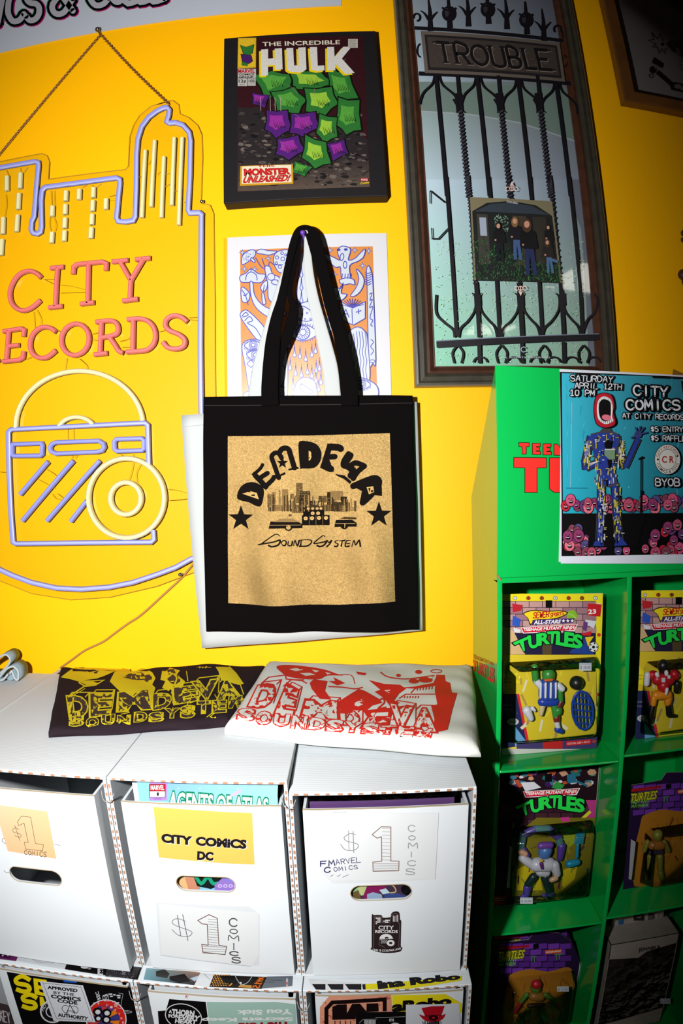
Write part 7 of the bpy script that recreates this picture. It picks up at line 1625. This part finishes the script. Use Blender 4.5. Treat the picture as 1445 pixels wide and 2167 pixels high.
    for k, (dy_, gg) in enumerate(((-72, .175), (0, .2))):
        a = Art(s8, 1000, 1600, 1.0); T = lambda P, d=dy_: [(x - (30 if d else 0), y + d) for x, y in P]
        mutant(a, T, None, '', None, gg, None, 0)
        P = [WY(x * s8 + 1000, y * s8 + 1600, gg) for x, y in T([(120, 1990), (640, 1990), (700, 1620), (740, 1450), (735, 1400), (680, 1270), (590, 1215), (420, 1210), (385, 1260), (180, 1285)])]; P = snap(P, Z3 + .0006)
        t = thing('carded_toy', (P[0] + P[1]) / 2, 'violet brick-pattern carded toy with a red-capped figure, lower left cell' if k else 'violet toy card behind another in the lower left cell, only its top showing', 'toy package')
        obj('backing_card', prism(P, (0, .0012, 0)), mat('card_stock'), t); a.build('card_print', t, SY(gg), ink('gloss_ink', .35), clip=lim(P, 0))
        if k:
            b0, b1 = WY(1052, 2215, gg), WY(1218, 2052, gg); bubble(t, b0.x, b1.x, max(b0.z, Z3 + .012), b1.z, -gg, .038)
            f = Fig(s8, 1000, 1600, gg + .018); G = (90, 140, 50)
            f.limb((432, 1590), (435, 1600), 48, 42, G).limb((435, 1566), (437, 1570), 44, 46, (190, 30, 40), .002).limb((420, 1650), (460, 1655), 46, 46, (170, 120, 50)).limb((370, 1640), (330, 1690), 24, 20, G).limb((330, 1690), (290, 1760), 20, 18, (170, 40, 40)).limb((500, 1640), (570, 1690), 24, 18, G).limb((570, 1690), (600, 1740), 18, 18, (170, 40, 40))
            f.limb((390, 1715), (480, 1710), 22, 22, (60, 38, 24)).limb((380, 1750), (370, 1800), 30, 24, G).limb((370, 1820), (366, 1868), 24, 26, (170, 40, 40)).limb((480, 1750), (500, 1810), 30, 24, G).limb((500, 1830), (508, 1868), 24, 26, (170, 40, 40)); f.done('toy_figure', t, 'plain green toy figure with a red cap and tan vest')
            a = Art(s8, 1000, 1600, 1.0); sticker(a, 580, 1582, 80, 36, '$ 13.00'); a.build('price_sticker', t, SY(gg + .0395), None)
    # middle right cell
    gg = .20; a = Art(s8, 1000, 1600, .95); T = lambda P: [((x - 180) * 1.0 + 1090, y - 1285 + 200 - (x - 180) * .05) for x, y in P]
    mutant(a, T, None, '', None, gg, None, 0)
    a.poly([(1120, 960), (1560, 830), (1560, 905), (1140, 990)], (16, 14, 22)); a.txt('DONATELLO', [(1218, 925), (1410, 885), (1408, 860), (1216, 900)], (210, 205, 215), .04); a.txt('THE BRAINS', [(1268, 948), (1352, 930), (1350, 918), (1266, 936)], (120, 60, 170), .02)
    P = [WY(x * s8 + 1000, y * s8 + 1600, gg) for x, y in T([(225, 2045), (640, 2000), (700, 1620), (740, 1450), (735, 1400), (680, 1270), (590, 1215), (420, 1210), (385, 1260), (180, 1285)])]; P = snap(P, DX[4] + .0086)
    t = thing('carded_toy', (P[0] + P[1]) / 2, 'violet brick-pattern carded toy with an olive figure, middle right cell', 'toy package')
    obj('backing_card', prism(P, (0, .0012, 0)), mat('card_stock'), t); a.build('card_print', t, SY(gg), ink('gloss_ink', .35), clip=lim(P, 1))
    b0, b1 = WY(1352, 1872, gg), WY(1490, 1735, gg); bubble(t, b0.x, b1.x, b0.z, b1.z, -gg, .038)
    f = Fig(s8, 1000, 1600, gg + .018); G = (120, 120, 45)
    f.limb((1270, 540), (1272, 555), 44, 40, G, E=.9).limb((1240, 610), (1290, 612), 44, 44, (150, 95, 35), E=.9).limb((1200, 590), (1180, 650), 22, 18, G, E=.9).limb((1315, 590), (1345, 650), 22, 18, G, E=.9).limb((1225, 660), (1295, 660), 22, 22, (50, 45, 60), E=.9).limb((1220, 690), (1215, 790), 28, 20, G, E=.9).limb((1285, 690), (1290, 790), 28, 20, G, E=.9).limb((1215, 800), (1205, 840), 24, 24, (50, 40, 30), E=.9).limb((1290, 800), (1300, 840), 24, 24, G, E=.9)
    f.done('toy_figure', t, 'plain olive toy figure with a tan chest')
    obj('side_label', prism([WY(1330, 1860, gg + .03), WY(1336, 1862, gg + .03), WY(1345, 1782, gg + .03), WY(1335, 1776, gg + .03)], (0, .0006, 0)), mat('side_label'), t)
    # boxed figure, lower right
    g = .262; bm = []
    A = WY(1292, 2003, g); B = WY(1436, 1981, g); xr_ = min(B.x, DX[2] - .012); zt_ = A.z + .004
    zb_ = Z3 + .0085
    t = thing('boxed_toy', ((A.x + xr_) / 2, -g + .03, zb_), 'grey window box toy with a dark clear front, lower right cell', 'toy package')
    gb = mat('grey_box_board', (150, 140, 132), .5, E=.8, mott=(30, .5, (120, 112, 104))); x0, x1 = A.x, xr_
    W0 = zt_ - .035
    obj('box_back', box(x0, x1, -g + .066, -g + .068, zb_, zt_), gb, t)
    obj('box_side', box(x0, x0 + .0012, -g, -g + .066, zb_, zt_), gb, t); obj('box_side', box(x1 - .0012, x1, -g, -g + .066, zb_, zt_), gb, t)
    obj('box_top', prism([(x0, -g, zt_), (x1, -g, zt_), (x1, -g + .066, zt_ + .0), (x0, -g + .066, zt_)], (0, 0, -.0012)), gb, t)
    obj('box_floor', box(x0, x1, -g, -g + .066, zb_, zb_ + .0012), gb, t)
    obj('hanging_tab', prism([(x0 + .02, -g + .064, zt_), (x1 - .01, -g + .064, zt_), (x1 - .012, -g + .064, zt_ + .034), (x0 + .022, -g + .064, zt_ + .034)], (0, .0012, 0)), gb, t)
    obj('front_band', prism([(x0, -g, zt_), (x1, -g, zt_), (x1, -g, W0 + .012), (x0 + .075, -g, W0 + .004), (x0 + .06, -g, W0 - .008), (x0, -g, W0)], (0, .001, 0)), gb, t)
    obj('front_band', prism([(x0, -g, zb_), (x1, -g, zb_), (x1, -g, zb_ + .04), (x0 + .03, -g, zb_ + .025), (x0, -g, zb_ + .02)], (0, .001, 0)), gb, t)
    obj('window_film', prism([(x0 + .001, -g + .0012, W0), (x1 - .001, -g + .0012, W0 + .012), (x1 - .001, -g + .0012, zb_ + .04), (x0 + .001, -g + .0012, zb_ + .02)], (0, .0003, 0)), blis, t)
    a = Art(s8, 1000, 1600, .9); a.txt('JENNIKA', [(1140, 1350), (1290, 1328), (1290, 1298), (1140, 1320)], (24, 20, 20), .03); a.build('box_lettering', t, SY(g), None, eps=.0004)
    a = Art(s8, 1000, 1600, .9); a.rect(1105, 1085, 1180, 1130, (40, 36, 36)); a.rect(1205, 1080, 1250, 1125, (50, 44, 42)); a.txt('DAT', (1210, 1095, 34, 22), (150, 140, 132)); a.txt('FUN AWAY FROM', (1268, 1078, 110, 14), (50, 44, 42)); a.txt('ME EQUIPMENT', (1270, 1096, 100, 14), (50, 44, 42)); a.poly([(1000, 1130), (1040, 1120), (1036, 1165), (1002, 1172)], (40, 90, 140)); a.line(smooth([(1125, 1100), (1145, 1110), (1160, 1092)], 3), 6, (150, 140, 132))
    a.build('tab_lettering', t, SY(g - .064), None, eps=.0004)
    a = Art(s8, 1000, 1600, .9); sticker(a, 1288, 1664, 70, 36, '$ 12.00'); a.build('price_sticker', t, SY(g), None, eps=.0006)
    f = Fig(s8, 1000, 1600, g - .03); c = (70, 66, 48)
    f.limb((1170, 1420), (1175, 1440), 46, 42, c).limb((1160, 1540), (1220, 1550), 60, 60, (44, 42, 44)).limb((1090, 1500), (1060, 1640), 26, 24, c).limb((1280, 1510), (1310, 1660), 26, 24, (110, 96, 40)).limb((1180, 1640), (1200, 1650), 56, 50, (40, 38, 40)).limb((1165, 1690), (1150, 1730), 30, 24, c).limb((1240, 1690), (1255, 1730), 30, 24, c)
    f.done('toy_figure', t, 'plain dark toy figure')
toys()
